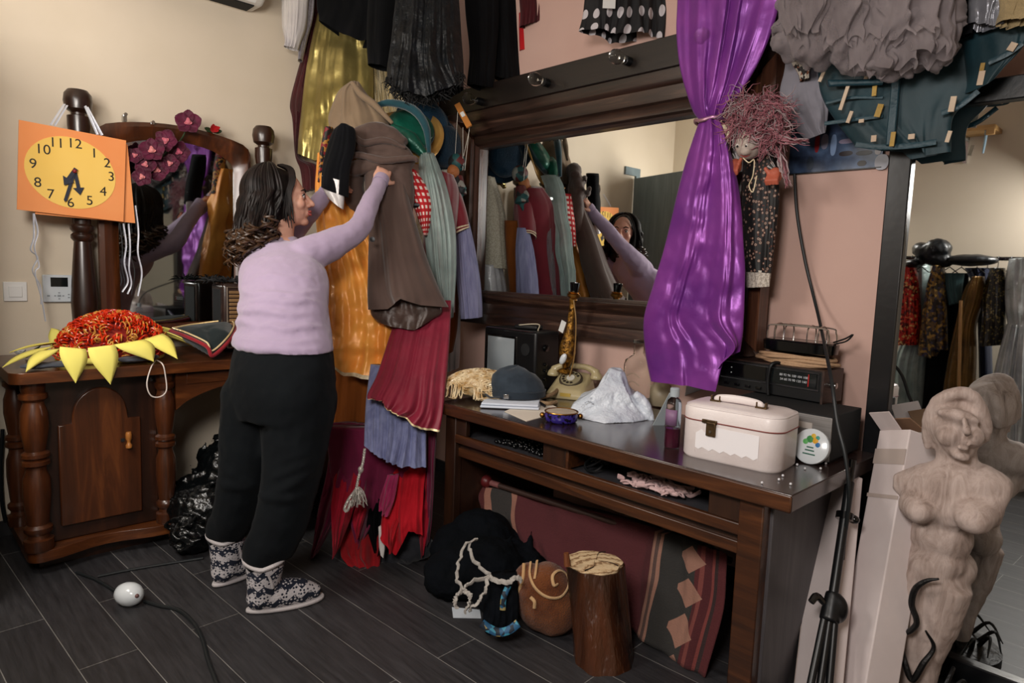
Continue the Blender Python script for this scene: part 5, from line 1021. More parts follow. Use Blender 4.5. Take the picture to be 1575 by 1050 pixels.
# telephone
PHB = pm('ivory_bakelite', '#a89a74', '#b0a27c', rough=.3, coat=.3); c = PZ(878, 609, Z)
ph = thing('telephone', 'ivory rotary dial telephone on the desk behind the plastic bag', 'telephone', c); fx = (RH*.93 - FH*.35).normalized(); fx.z = 0; fy = V((-fx.y, fx.x, 0)); PB = basis(fx, fy, UP); pp = lambda x, y, z: c + PB @ V((x, y, z))
rr = lambda w, y0, y1, z0, z1, r=.02: [pp(x, y, z) for x, y, z in [(-w + r, y0, z0), (w - r, y0, z0), (w, y0 + r, z0), (w, y1 - r, z1), (w - r, y1, z1), (-w + r, y1, z1), (-w, y1 - r, z1), (-w, y0 + r, z0)]]
MB().loft([rr(.098, -.10, .10, 0, 0), rr(.098, -.10, .10, .022, .03), rr(.085, -.085, .095, .045, .085), rr(.07, -.055, .09, .062, .105)]).build('body', PHB, ph, bevel=.006, seg=3)
dn = (PB @ V((0, -.52, .85))).normalized(); DB = basis(fx, dn.cross(fx), dn); dc = pp(0, -.012, .083)
MB().lathe([(0, -.01), (.056, -.01), (.056, .004), (.052, .006), (0, .006)], dc, 32, DB).build('dial_plate', pm('dial_brown', '#3b3328', rough=.35), ph)
dl_ = MB(); dl_.lathe([(.0, .006), (.048, .006), (.047, .010), (0, .010)], dc, 32, DB); fw_ = dl_.build('finger_wheel', pm('clear_wheel', '#8d8468', rough=.2, coat=.3), ph)
for k in range(10): a = .5 + k*2*PI/12.5; MB().lathe([(0, .010), (.0075, .0102), (0, .0104)], dc + DB @ V((.036*math.cos(a), .036*math.sin(a), .0005)), 12, DB).build('finger_hole', pm('hole_dark', '#2a241b', rough=.5), fw_)
MB().lathe([(0, .010), (.02, .010), (.019, .013), (0, .013)], dc, 20, DB).build('dial_centre', pm('dial_card', '#c9c7bd', rough=.4), ph)
MB().box(pp(-.0, -.099, .022), (.05, .004, .016), PB).build('number_plate', pm('plate_yellow', '#b79a45', rough=.5), ph)
b = MB(); b.tube(curve([pp(-.115, .055, .112), pp(-.06, .06, .135), pp(0, .06, .138), pp(.06, .06, .135), pp(.115, .055, .112)], 24), [.018, .016, .015, .016, .018], 12)
for s in (-1, 1): b.lathe([(0, 0), (.03, 0), (.032, .012), (.022, .03), (0, .034)], pp(s*.108, .055, .082), 20, PB)
b.blob('handset', PHB, ph, vox=.006, sm=3)
MB().tube(curve([PZ(x, y, Z + z) for x, y, z in ((856, 618, .012), (840, 620, .012), (822, 614, .014), (850, 606, .03), (862, 592, .05), (868, 580, .09))], 50), .009, 8).build('handset_cord', pm('cord_tan', '#8d7355', rough=.7, bs=150, bstr=.8), ph)
# gilt lamp
GILT = pm('antique_gilt', '#3a2410', '#a8782e', rough=.35, metal=.7, vs=55, bs=60, bstr=1, bd=.01)
LY = 2.40; l0, l1 = PY(866, 592, LY), PY(882, 458, LY); l0.z = Z; ax = (l1 - l0).normalized(); x_ = ax.orthogonal().normalized(); LB = basis(x_, ax.cross(x_), ax); Lh = (l1 - l0).length
lp = thing('candle_lamp', 'ornate gilt candle lamp with black cup standing before the wall mirror', 'lamp', l0)
MB().lathe([(0, 0), (.05, 0), (.05, .012), (.03, .02), (.018, .05), (.026, .07), (.014, .085), (.016, .10), (.042, .112), (.03, .122), (.014, .13)], l0, 24, LB).build('base', GILT, lp)
s0 = Lh - .13
MB().lathe([(.014, .13), (.02, .15), (.034, .175), (.041, .21), (.038, .245), (.026, .29), (.018, .33), (.014, Lh - .03), (.02, Lh - .01), (.012, Lh)], l0, 28, LB).build('stem', GILT, lp)
MB().lathe([(.012, Lh - .005), (.03, Lh + .006), (.031, Lh + .018), (.024, Lh + .022), (.03, Lh + .028), (.0, Lh + .03)], l0, 24, LB).build('drip_pan', GLDM, lp)
MB().lathe([(0, Lh + .028), (.018, Lh + .03), (.024, Lh + .07), (.022, Lh + .072), (.016, Lh + .04), (0, Lh + .04)], l0, 20, LB).build('cup', BLKG, lp)
MB().tube(curve([l0 + ax*(Lh - .01) - FH*.02, l0 + ax*.36 + x_*.02 - FH*.045, l0 + ax*.2 - FH*.05 + RH*.03, l0 + ax*.1 - FH*.04 + RH*.02, l0 + ax*.02 - FH*.06], 30), .003, 6).build('flex', pm('gold_flex', '#8a6a3a', rough=.5), lp)
MB().ell(PY(866, 552, LY - .05), (.016, .014, .03), Matrix.Rotation(.5, 3, 'Y')).build('flex_switch', EGG, lp)
MB().box(PY(865, 502, LY - .03), (.03, .003, .055), Matrix.Rotation(.35, 3, 'Y')).build('paper_tag', TAG, lp)
# plastic bag
PB_ = pm('milky_polythene', '#c6d0dc', '#dde4ee', rough=.3, alpha=.9, vs=9, bs=30, bstr=.6, bd=.02)
b = MB(); D_ = 2.78
b.loft([[PZ(x, y, Z) for x, y in ((872, 640), (930, 652), (975, 650), (1000, 646), (985, 612), (900, 610))], [PD(x, y, d) for x, y, d in ((880, 622, D_), (925, 626, D_ - .06), (965, 628, D_ - .07), (990, 622, D_), (985, 606, D_ + .16), (895, 605, D_ + .15))], [PD(x, y, d) for x, y, d in ((918, 598, D_ + .02), (935, 600, D_ - .02), (955, 602, D_ - .03), (972, 605, D_ + .02), (970, 596, D_ + .12), (920, 595, D_ + .1))], [PD(x, y, d) for x, y, d in ((936, 566, D_ + .04), (942, 568, D_ + .02), (956, 570, D_ + .02), (962, 572, D_ + .04), (955, 564, D_ + .08), (940, 563, D_ + .08))]])
b.tube(curve([PD(975, 605, D_ - .02), PD(992, 622, D_ - .03), PD(1003, 648, D_ - .05)], 10), [.02, .024, .012], 10)
for k in range(14):
    x0 = 885 + 8*k; b.tube(curve([PD(945 + jit(10), 575 + jit(5), D_ + .02), PD((x0 + 945)/2 + jit(4), 605, D_ - .045), PD(x0, 640 + jit(6), D_ - .06)], 10), [.002, .0065, .003], 6)
T(b.blob('plastic_bag', PB_, vox=.0065, sm=5, disp=.008, dsc=.05), 'crumpled pale bluish plastic bag standing in a peak on the desk', 'plastic bag')
# glass flask
GLS = glassm('clear_glass', '#eef2ee', .03, 1.12); BY = 2.46
a, b_ = PY(978, 612, BY), PY(978, 522, BY); k = (b_.z - Z)
fl_ = thing('glass_bottle', 'empty flat glass bottle with narrow neck left of the purple curtain', 'bottle', V((a.x, BY, Z)))
sec = lambda w, d, z: [V((a.x + w*math.copysign(abs(math.cos(t))**.5, math.cos(t)), BY + d*math.copysign(abs(math.sin(t))**.5, math.sin(t)), Z + z)) for t in [2*PI*i/32 for i in range(32)]]
MB().loft([sec(.001, .001, 0), sec(.062, .028, .001), sec(.064, .03, .01), sec(.064, .03, k*.62), sec(.058, .028, k*.69), sec(.03, .02, k*.76), sec(.019, .018, k*.8), sec(.018, .018, k*.95)]).build('body', GLS, fl_)
MB().loft([sec(.018, .018, k*.95), sec(.022, .022, k*.955), sec(.022, .022, k), sec(.001, .001, k + .001)]).build('lip', GLS, fl_)
for z in (.22, .34, .46): MB().tube(curve([V((a.x - .035, BY - .031, Z + k*z)), V((a.x, BY - .033, Z + k*(z + .05))), V((a.x + .035, BY - .031, Z + k*z))], 10), .003, 6).build('embossing', GLS, fl_)
# pink bottle
c = PZ(1035, 690, Z) + FH*.02; pb = thing('spray_bottle', 'clear bottle with pink liquid left of the white case', 'bottle', c)
MB().lathe([(0, 0), (.024, 0), (.026, .006), (.026, .15), (.022, .165), (.012, .175), (.012, .18), (0, .18)], c, 24).build('bottle', glassm('bottle_plastic', '#e6e9ec', .08, 1.2), pb)
MB().lathe([(0, .003), (.0235, .003), (.0235, .068), (0, .068)], c, 24).build('liquid', pm('pink_liquid', '#5d1c35', rough=.15, trans=.35, ior=1.33), pb)
MB().lathe([(0, .178), (.016, .178), (.016, .205), (.013, .208), (0, .208)], c, 20).build('cap', pm('cap_grey', '#9fa8ae', rough=.35), pb)
lab = [c + V((.0266*math.cos(t), .0266*math.sin(t), 0)) for t in [math.radians(-150 + 10*i) for i in range(13)]]
MB().loft([[p + UP*.08 for p in lab], [p + UP*.135 for p in lab]], closed=False).build('label', pm('mauve_label', '#7a5a7a', rough=.5), pb, solid=.001)
q = [PZ(1004, 654, Z), PZ(1022, 654, Z), PD(1040, 606, 2.5), PD(1030, 604, 2.5)]
T(MB().prism(q, FH*.004).build('paper', pm('pale_blue_paper', '#c4d0d6', rough=.7), smooth=False), 'white paper leaning behind the pink liquid bottle', 'paper')
q = [PZ(1052, 620, Z), PZ(1100, 612, Z), PD(1102, 588, 2.85), PD(1056, 594, 2.85)]
T(MB().prism(q, FH*.004).build('paper', MATS['pale_blue_paper'], smooth=False), 'pale blue paper behind the white case under the curtain end', 'paper')
c = PZ(1015, 622, Z); T(MB().lathe([(0, 0), (.05, 0), (.062, .03), (.06, .07), (.03, .10), (0, .105)], c, 24).build('bowl', pm('cream_ceramic', '#a3957c', rough=.4), smooth=True), 'cream rounded pot standing between glass bottle and pink bottle', 'pot')
# white vanity case
FLc, FRc, BRc = PZ(1042, 698, Z), PZ(1196, 732, Z), PZ(1236, 697, Z); u = (FRc - FLc); W_ = u.length; u.normalize(); v = V((-u.y, u.x, 0)); Dp = .205; CB = basis(u, v, UP); o_ = FLc
LEA = pm('white_leatherette', '#e0d7d5', '#d6cac7', rough=.42, vs=7, bs=120, bstr=.15, coat=.1); PEEL = pm('peeled_white', '#e6e2e4', rough=.5)
vc = thing('vanity_case', 'white leatherette vanity case with brass latch at the right of the desk', 'vanity case', o_ + u*W_/2 + v*Dp/2)
def rsec(x0, y0, x1, y1, r, z): return [o_ + CB @ p for p in rrect(x0, y0, x1, y1, r, z, 8)]
Hc = .175; zs = .125
MB().loft([rsec(.006, .006, W_ - .006, Dp - .006, .05, 0), rsec(0, 0, W_, Dp, .055, .008), rsec(0, 0, W_, Dp, .055, zs)]).build('body', LEA, vc)
MB().loft([rsec(-.001, -.001, W_ + .001, Dp + .001, .055, zs + .002), rsec(-.001, -.001, W_ + .001, Dp + .001, .055, Hc - .014), rsec(.006, .006, W_ - .006, Dp - .006, .052, Hc - .003), rsec(.02, .02, W_ - .02, Dp - .02, .045, Hc + .003), rsec(.1, .08, W_ - .1, Dp - .08, .02, Hc + .006)]).build('lid', LEA, vc)
MB().tube(rsec(-.001, -.001, W_ + .001, Dp + .001, .055, zs + .001) + [rsec(-.001, -.001, W_ + .001, Dp + .001, .055, zs + .001)[0]], .0022, 6).build('seam', pm('seam_red', '#7a3a34', rough=.6), vc)
MB().tube(rsec(.004, .004, W_ - .004, Dp - .004, .053, Hc - .006) + [rsec(.004, .004, W_ - .004, Dp - .004, .053, Hc - .006)[0]], .0028, 6).build('lid_piping', LEA, vc)
cp_ = lambda x, y, z: o_ + CB @ V((x, y, z))
jag = [(.03, .022)] + [(.03 + .012*i, .03 + (.012 if i % 3 == 0 else .004 if i % 3 == 1 else .018)*.6) for i in range(18)] + [(.235, .03), (.235, .11), (.08, .112), (.06, .09), (.05, .10), (.03, .085)]
MB().prism([cp_(x + .03, -.0006, z) for x, z in jag], v*-.001).build('bare_patch', PEEL, vc, smooth=False)
BRZ = pm('aged_brass', '#4a3a28', '#6a5438', rough=.4, metal=.8, vs=40)
MB().box(cp_(.105, -.004, .128), (.05, .008, .012), CB).build('latch', BRZ, vc, bevel=.002)
MB().box(cp_(.112, -.006, .105), (.032, .010, .046), CB).build('latch_plate', BRZ, vc, bevel=.003)
MB().lathe([(0, 0), (.005, 0), (.004, .003), (0, .003)], cp_(.112, -.011, .098), 12, basis(u, UP, -v)).build('lock', CHROME, vc)
h_ = MB().tube(curve([cp_(.085, .085, Hc + .006), cp_(.095, .085, Hc + .018), cp_(.16, .085, Hc + .022), cp_(.225, .085, Hc + .018), cp_(.235, .085, Hc + .006)], 26), [.008, .011, .013, .013, .011, .008], 12, .6, up=(0, 0, 1)).build('handle', LEA, vc)
for x in (.085, .235):
    MB().box(cp_(x, .085, Hc + .008), (.036, .02, .006), CB).build('handle_bracket', BRZ, vc, bevel=.001)
    for s in (-1, 1): MB().box(cp_(x + s*.014, .085, Hc + .016), (.005, .016, .018), CB).build('bracket_post', BRZ, vc, bevel=.001)
# amplifier, clock radio, toaster rack, cord coil, lid
AH = .155; fr = PZ(1275, 714, Z); AY0 = fr.y; AXr = fr.x; am = thing('amplifier', 'grey-fronted black hi-fi amplifier behind the white case', 'amplifier', (AXr - .19, AY0 + .12, Z)); ADp = .26
MB().box2((AXr - .38, AY0, Z + .008), (AXr, min(AY0 + ADp, DY1 - .01), Z + AH)).build('case', BLKM, am, bevel=.003)
for x in (AXr - .33, AXr - .03): MB().box2((x - .02, AY0 + .03, Z), (x + .02, AY0 + .2, Z + .01)).build('foot', BLK, am)
ALU = pm('brushed_grey', '#8d8a88', '#9b9896', rough=.4, metal=.6, vs=20, stretch=(.1, 1, 20)); MB().box2((AXr - .38, AY0 - .006, Z + .008), (AXr - .0, AY0, Z + AH - .004)).build('front_plate', ALU, am, bevel=.001)
fb = basis(V((1, 0, 0)), V((0, 0, 1)), V((0, -1, 0)))
for x, z, r, m_ in ((-.03, .085, .009, BLK), (-.03, .04, .009, BLK), (-.03, .022, .006, BLK)): MB().lathe([(0, 0), (r, 0), (r*.9, .006), (0, .007)], V((AXr + x, AY0 - .006, Z + z)), 16, fb).build('socket', m_, am)
MB().box((AXr - .085, AY0 - .007, Z + .115), (.05, .002, .02)).build('meter', pm('meter_pale', '#b0a8a2', rough=.3), am)
zr = Z + AH; rf, rl = PZ(1264, 622, zr), PZ(1104, 594, zr); ru = (rf - rl); RWd = ru.length; ru.normalize(); rv = V((-ru.y, ru.x, 0)); RB = basis(ru, rv, UP); rp = lambda x, y, z: rl + RB @ V((x, y, z))
RH_ = .118; cr_ = thing('clock_radio', 'black flip clock radio with wood-grain sides on top of the amplifier', 'clock radio', rp(RWd/2, .08, 0)); RD = .15
MB().box(rp(RWd/2, RD/2, RH_/2 + .002), (RWd, RD, RH_ - .004), RB).build('case', BLK, cr_, bevel=.003)
MB().box(rp(RWd - .003, RD/2, RH_/2), (.008, RD + .002, RH_), RB).build('side_panel', wood('radio_side', '#1c0f0b', '#33201a', None, 'Y', 6, .4, .2), cr_); MB().box(rp(RWd/2, RD/2, RH_ - .002), (RWd, RD, .006), RB).build('top_panel', MATS['radio_side'], cr_)
for x, z in ((0, 0), ): MB().tube([rp(.012, -.003, .045), rp(RWd - .015, -.003, .045), rp(RWd - .015, -.003, RH_ - .012), rp(.012, -.003, RH_ - .012), rp(.012, -.003, .045)], .0022, 6).build('chrome_rim', pm('dull_chrome', '#8c9094', rough=.3, metal=1), cr_)
MB().box(rp(RWd*.27, -.002, .078), (RWd*.42, .004, .05), RB).build('clock_window', BLKG, cr_); MB().box(rp(RWd*.74, -.002, .078), (RWd*.4, .004, .05), RB).build('dial_window', SCR, cr_)
WMARK = pm('dial_marks', '#b9bcc0', rough=.5); RBd = basis(ru, UP, -rv)
text('88 92 96 100 104 108', rp(RWd*.74, -.0045, .086), .012, RBd, WMARK, cr_, .0003, 'dial_scale'); text('54 60 70 90 120 160', rp(RWd*.74, -.0045, .070), .012, RBd, WMARK, cr_, .0003, 'dial_scale')
MB().box(rp(RWd*.875, -.005, .078), (.003, .002, .044), RB).build('tuning_needle', pm('needle_red', '#b01a18', rough=.4), cr_)
for z in (.066, .086): MB().box(rp(RWd*.14, -.005, z), (.004, .002, .004), RB).build('clock_dot', WMARK, cr_)
for k in range(4): MB().box(rp(.04 + k*.045, -.004, .022), (.02, .008, .01), RB).build('switch', BLKG, cr_, bevel=.001)
MB().tube(curve([rp(RWd*.53, -.012, .004), rp(RWd*.52, -.014, .06), rp(RWd*.54, -.012, RH_), rp(RWd*.6, .02, RH_ + .008)], 14), .007, 8).build('power_lead', BLK, cr_)
MB().lathe([(0, 0), (.012, 0), (.011, .014), (0, .015)], rp(RWd + .001, .07, .062), 16, basis(rv, UP, ru)).build('tuning_knob', CHROME, cr_)
zt_ = zr + RH_; c = rp(RWd*.66, .075, RH_)
TAN = pm('cloth_flex', '#a07f62', '#b08f70', rough=.8, bs=160, bstr=.6); mb = MB()
for k in range(6):
    rr_ = .12 + jit(.018); ph_ = rnd.random()*6; mb.tube([c + ru*(rr_*1.15*math.cos(t)) + rv*(.062*math.sin(t) + jit(.001)) + UP*(.010 + .005*k + .004*math.sin(2*t + ph_)) for t in [2*PI*i/40 for i in range(41)]], .0062, 8)
mb.tube(curve([c - ru*.15 + UP*.02, c - ru*.06 - rv*.07 + UP*.03, c + ru*.08 - rv*.05 + UP*.036, c + ru*.14 + UP*.03], 20), .0065, 8)
T(mb.build('flex_coil', TAN), 'coil of tan cloth flex between clock radio and black rack dish', 'cable')
c2 = c + UP*.047 + ru*.01; tr_ = thing('toast_rack', 'glossy black heater dish with wire rack on top of the tan flex coil', 'wire rack', c2)
ov = lambda a, b, z, n=36: [c2 + ru*(a*math.copysign(abs(math.cos(t))**.6, math.cos(t))) + rv*(b*math.copysign(abs(math.sin(t))**.6, math.sin(t))) + UP*z for t in [2*PI*i/n for i in range(n)]]
MB().loft([ov(.12, .05, 0), ov(.132, .06, .006), ov(.135, .062, .04), ov(.128, .056, .046), ov(.12, .05, .044)]).build('dish', BLKG, tr_)
WIR = pm('wire_steel', '#b8b4b0', rough=.25, metal=1); mb = MB()
for s in (-1, 1): mb.tube(curve([c2 - ru*.118 + rv*.03*s + UP*.04, c2 - ru*.115 + rv*.03*s + UP*.082, c2 - ru*.09 + rv*.03*s + UP*.098, c2 + ru*.09 + rv*.03*s + UP*.098, c2 + ru*.115 + rv*.03*s + UP*.08, c2 + ru*.12 + rv*.03*s + UP*.04], 30), .0028, 6)
for x in (-.085, -.045, .04, .08): mb.tube(curve([c2 + ru*x - rv*.035 + UP*.04, c2 + ru*x - rv*.032 + UP*.09, c2 + ru*x + UP*.104, c2 + ru*x + rv*.032 + UP*.09, c2 + ru*x + rv*.035 + UP*.04], 16), .0026, 6)
mb.build('wire_rack', WIR, tr_)
MB().tube(curve([c2 + ru*.12 + UP*.05, c2 + ru*.16 + UP*.068, c2 + ru*.185 + UP*.085, c2 + ru*.165 + UP*.06, c2 + ru*.125 + UP*.045], 24), .003, 6).build('wire_handle', BLK, tr_)
lc = PZ(1238, 716, Z) + V((.0, .035, .058)); ln = V((-.05, -.95, .28)).normalized(); lx = ln.cross(UP).normalized(); LB2 = basis(lx, ln.cross(lx), ln)
ld = thing('round_tin', 'round white tin with flower pattern leaning between white case and amplifier', 'tin', V((lc.x, lc.y, Z)))
MB().lathe([(0, -.02), (.055, -.02), (.057, -.015), (.057, .0), (.052, .004), (0, .004)], lc, 36, LB2).build('lid', EGG, ld)
for k, (x, y, s, m_) in enumerate([(-.005, -.022, .012, '#3d8a4a'), (.012, -.02, .010, '#e0a52a'), (.022, -.008, .008, '#2f6fa8'), (-.018, -.012, .009, '#58a85a'), (.004, -.034, .008, '#d9b13a'), (.018, -.03, .007, '#3f9a8a')]):
    MB().lathe([(0, .004), (s, .0042), (0, .0055)], lc + LB2 @ V((-x, -y if False else y, 0)), 10, LB2).build('printed_flower', pm('tin_print_%d' % k, m_, rough=.5), ld)
for yy, ww in ((.026, .04), (.014, .03), (.004, .022)): MB().box(lc + LB2 @ V((.0, yy, .0045)), (ww, .004, .001), LB2).build('printed_line', pm('tin_green', '#1f5a48', rough=.5), ld)
CRY = pm('clear_bead', '#d0d0d4', rough=.1, coat=.5)
for k, (x, y) in enumerate([(1172, 744), (1198, 739), (1204, 733), (1216, 746), (1238, 722), (1262, 722), (1270, 714), (1226, 716)]):
    T(MB().ell(PZ(x, y, Z) + UP*.004, .004, n=10, m=6).build('bead', CRY), 'tiny clear bead scattered on the desk near the white case', 'bead', 'beads scattered by the white case')
# shelf contents
SZ = .571; mb = MB()
for k in range(330):
    x = rnd.uniform(-2.02, -1.76); y = 1.88 + rnd.random()*.16; mb.ell(V((x, y, SZ + .008 + rnd.random()*.022*(1 - abs(x + 1.89)/.14))), .0075, n=8, m=5)
T(mb.build('bead_strings', pm('jet_bead', '#0b0b0d', rough=.12, spec=.7)), 'heap of black bead strings in the left shelf compartment of the desk', 'beads')
c = V((-1.50, 1.90, SZ + .006)); mb = MB()
for k in range(7): r_ = .04 + jit(.008); mb.tube([c + V((r_*math.cos(t), .03*math.sin(t) + .005*k, .012*k*.5 + .03 + .026*math.sin(t + k))) for t in [2*PI*i/24 for i in range(25)]], .0045, 6)
T(mb.build('cable_coil', BLK), 'small coil of black cable in the right shelf compartment of the desk', 'cable')
mb = MB()
for k in range(30):
    p = V((rnd.uniform(-1.34, -1.13), 1.86 + rnd.random()*.10, SZ + .010 + rnd.random()*.014)); pts = [p]
    for i in range(6): pts.append(pts[-1] + V((jit(.04), jit(.025), 0))); pts[-1].y = min(2.0, max(1.855, pts[-1].y)); pts[-1].x = min(-1.09, max(-1.38, pts[-1].x)); pts[-1].z = SZ + .01 + rnd.random()*.02
    mb.tube(curve(pts, 24), .006, 6, .5)
T(mb.build('trimming', fab('pink_trimming', '#b09090', '#c4a6a4')), 'tangle of dusty pink trimming in the right shelf compartment of the desk', 'trimming')
# ---------------------------------------------------------------- under the desk
def kilim():
    m, nt, b = nmat('kilim'); v = tex(nt, (1, 1, 1), out='UV'); s = nd(nt, 'ShaderNodeSeparateXYZ'); nt.links.new(v, s.inputs[0])
    def mth(op, a, c=0.):
        n = nd(nt, 'ShaderNodeMath', operation=op)
        for i, x in enumerate((a, c)):
            if isinstance(x, (int, float)): n.inputs[i].default_value = x
            else: nt.links.new(x, n.inputs[i])
        return n.outputs[0]
    base = ramp(nt, s.outputs['X'], [(0, '#4a1c1c'), (.035, '#8a5f50'), (.07, '#2e2a28'), (.17, '#8a5f50'), (.20, '#4a1c20'), (.64, '#4a1c20'), (.655, '#8a6455'), (.672, '#4d3a35'), (.69, '#8a6455'), (.70, '#2a2826'), (.86, '#4a191c'), (.88, '#6b3530'), (.90, '#421418'), (.93, '#6a302c'), (.945, '#2a1a1a'), (.96, '#4a191c')], 'CONSTANT')
    tri = mth('PINGPONG', mth('MULTIPLY', s.outputs['Y'], 3.2), .5); hw = mth('MULTIPLY', tri, .17)
    d = mth('ABSOLUTE', mth('SUBTRACT', s.outputs['X'], .835)); ins = mth('LESS_THAN', d, mth('SUBTRACT', hw, .012)); rg = mth('GREATER_THAN', s.outputs['X'], .775)
    mx = nd(nt, 'ShaderNodeMix'); mx.data_type = 'RGBA'; nt.links.new(mth('MULTIPLY', ins, rg), mx.inputs['Factor']); nt.links.new(base, mx.inputs['A']); mx.inputs['B'].default_value = hexc('#8a6455')
    nt.links.new(mx.outputs['Result'], b.inputs['Base Color']); b.inputs['Roughness'].default_value = .95
    n = nd(nt, 'ShaderNodeTexNoise'); n.inputs['Scale'].default_value = 90; nt.links.new(tex(nt, (1, 1, 4)), n.inputs['Vector']); bump(nt, b, n.outputs['Fac'], .7, .004); return m
kr = cloth([[(738, 748, 2.0), (800, 754, 2.08), (900, 780, 2.12), (1000, 808, 2.12), (1060, 830, 2.1), (1118, 852, 2.06)],
    [(734, 765, 1.97), (798, 790, 2.03), (885, 830, 2.06), (990, 880, 2.05), (1050, 910, 2.02), (1112, 940, 1.98)],
    [(740, 785, 1.97), (800, 828, 1.99), (875, 880, 1.99), (972, 960, 1.97), (1030, 1005, 1.94), (1085, 1042, 1.91)]], d=2.2, P=P2, n=V((.1, 1, 0)).normalized(), th=.02, folds=5, amp=.022, f0=.9, wr=.01, seed=3, nu=120, nv=30, cap1=True).build('kilim_rug', kilim(), auto=False)
T(kr, 'burgundy kilim rug with dark bands and triangles slumped under the desk', 'rug')
po = thing('pole', 'thin pole with red ball end lying behind the kilim under the desk', 'pole', PY(748, 740, 2.02)); a, b = PY(748, 740, 2.02), PY(1125, 862, 2.16)
MB().tube([a, b], .012, 10).build('shaft', pm('pole_brown', '#3d2a24', rough=.5), po); MB().ell(a, .03).build('ball_end', pm('pole_red', '#5a1a1c', rough=.4), po); d = (b - a).normalized(); MB().tube([a + d*.03, a + d*.08], .014, 12).build('sleeve', pm('pole_pink', '#7a4a48', rough=.6), po)
# log
BARK = pm('wet_bark', '#120906', '#4a2510', rough=.32, vs=7, det=6, bs=16, bstr=1, bd=.03, stretch=(1, 1, .12), coat=.4)
def logtop():
    m, nt, b = nmat('cut_wood'); w = nd(nt, 'ShaderNodeTexWave'); w.wave_type = 'RINGS'; w.rings_direction = 'SPHERICAL'; w.inputs['Scale'].default_value = 28; w.inputs['Distortion'].default_value = 4; w.inputs['Detail'].default_value = 3; w.inputs['Detail Scale'].default_value = 2
    nt.links.new(tex(nt), w.inputs['Vector']); nt.links.new(ramp(nt, w.outputs['Fac'], [(0, '#8a6a4a'), (.35, '#c9ab84'), (1, '#d6bc96')]), b.inputs['Base Color']); b.inputs['Roughness'].default_value = .75; bump(nt, b, w.outputs['Fac'], .3, .004); return m
lb = PZ(928, 1012); ltop = PD(914, 866, 2.33); lg = thing('log_stump', 'upright log stump with pale cut top standing in front of the desk', 'log', lb)
def lring(c, r, seed, nn=48, w=.10): return [c + V((math.cos(t), math.sin(t), 0))*r*(1 + w*noise.noise(V((math.cos(t)*1.3, math.sin(t)*1.3, c.z*2 + seed)))*1.5 + .03*math.sin(9*t + c.z*4)) for t in [2*PI*i/nn for i in range(nn)]]
lt = V((ltop.x, ltop.y, ltop.z)); R = [lring(lb + (lt - lb)*u, .094 + .008*(1 - u)*(1 - u) + .004*u, 3) for u in [i/12 for i in range(13)]]
MB().loft(R).build('bark', BARK, lg)
tp_ = MB(); tp_.loft([[p*.95 + lt*.05 + UP*.0 for p in R[-1]], [p*.94 + lt*.06 + UP*.008 for p in R[-1]], [p*.5 + lt*.5 + UP*.010 for p in R[-1]]]); tp_.build('cut_face', logtop(), lg)
CRK = pm('crack_dark', '#2a1a10', rough=.9)
for pts in ([(0, 0), (.03, -.04), (.03, -.088)], [(.01, .01), (.05, .03), (.08, .03)], [(0, .01), (-.03, .06), (-.02, .088)]): MB().tube(curve([lt + V((x, y, .0108)) for x, y in pts], 10), [.0008, .002, .003], 5, .3, up=(0, 0, 1)).build('crack', CRK, lg)
MB().tube([PD(873, 870, 2.26), PD(871, 850, 2.26)], [.012, .009], 8).build('branch_stub', pm('stub', '#6a3a1c', rough=.6), lg)
# dark dress in a heap with white ribbons
HP = fab('black_blue_cloth', '#06080b', '#0a0d12', rough=.95, spec=.1, sheen=0, bs=40, bstr=.6, bd=.01); hpb = thing('dress_heap', 'black dress with blue brocade hem and white ribbons heaped on the floor', 'dress', PZ(740, 930))
mb = MB(); g = PZ(735, 915)
for x, y, r in ((700, 900, (.13, .13, .10)), (745, 895, (.16, .16, .12)), (790, 880, (.15, .13, .09)), (738, 862, (.16, .15, .145)), (702, 868, (.11, .12, .125)), (800, 858, (.14, .13, .095)), (830, 864, (.11, .09, .06)), (765, 925, (.11, .10, .07))):
    c = PZ(x, y + 12); mb.ell(V((c.x, c.y, r[2]*.8)), r)
for k in range(24):
    x0 = 690 + rnd.random()*130; p = PZ(x0, 840 + rnd.random()*70); h0 = rnd.uniform(.08, .21); mb.tube(curve([V((p.x, p.y, h0)), V((p.x + .04, p.y - .06, h0*.7)), V((p.x + .06 + jit(.04), p.y - .14, .03))], 8), [.008, .022, .012], 6)
mb.blob('cloth', HP, hpb, vox=.011, sm=4, disp=.025, dsc=.05)
fl2 = cloth([[(752, 885, 2.42), (795, 880, 2.42)], [(745, 925, 2.36), (798, 925, 2.36)], [(742, 955, 2.34), (797, 955, 2.34)], [(742, 965, 2.34), (765, 974, 2.34), (796, 966, 2.34)]], d=2.4, th=.03, folds=3, amp=.015, seed=2); fl2.build('hem_panel', HP, hpb, auto=False)
BRO = spots('blue_brocade', 'cell', [(0, '#12202f'), (.4, '#1f5378'), (.75, '#3a86a0'), (.9, '#9a8a5a')], 60); m_ = lambda L, r, mt_, nm: MB().tube(curve([PD(x, y, d) for x, y, d in L], 30), r, 8, .35).build(nm, mt_, hpb)
m_([(741, 958, 2.30), (752, 966, 2.30), (768, 972, 2.30), (784, 968, 2.30), (797, 958, 2.30)], .014, BRO, 'brocade_hem'); m_([(773, 938, 2.32), (775, 918, 2.32), (782, 900, 2.33)], .010, BRO, 'brocade_hem')
RBW = fab('white_crumpled_ribbon', '#a9a49e', '#8f8a84', vs=60)
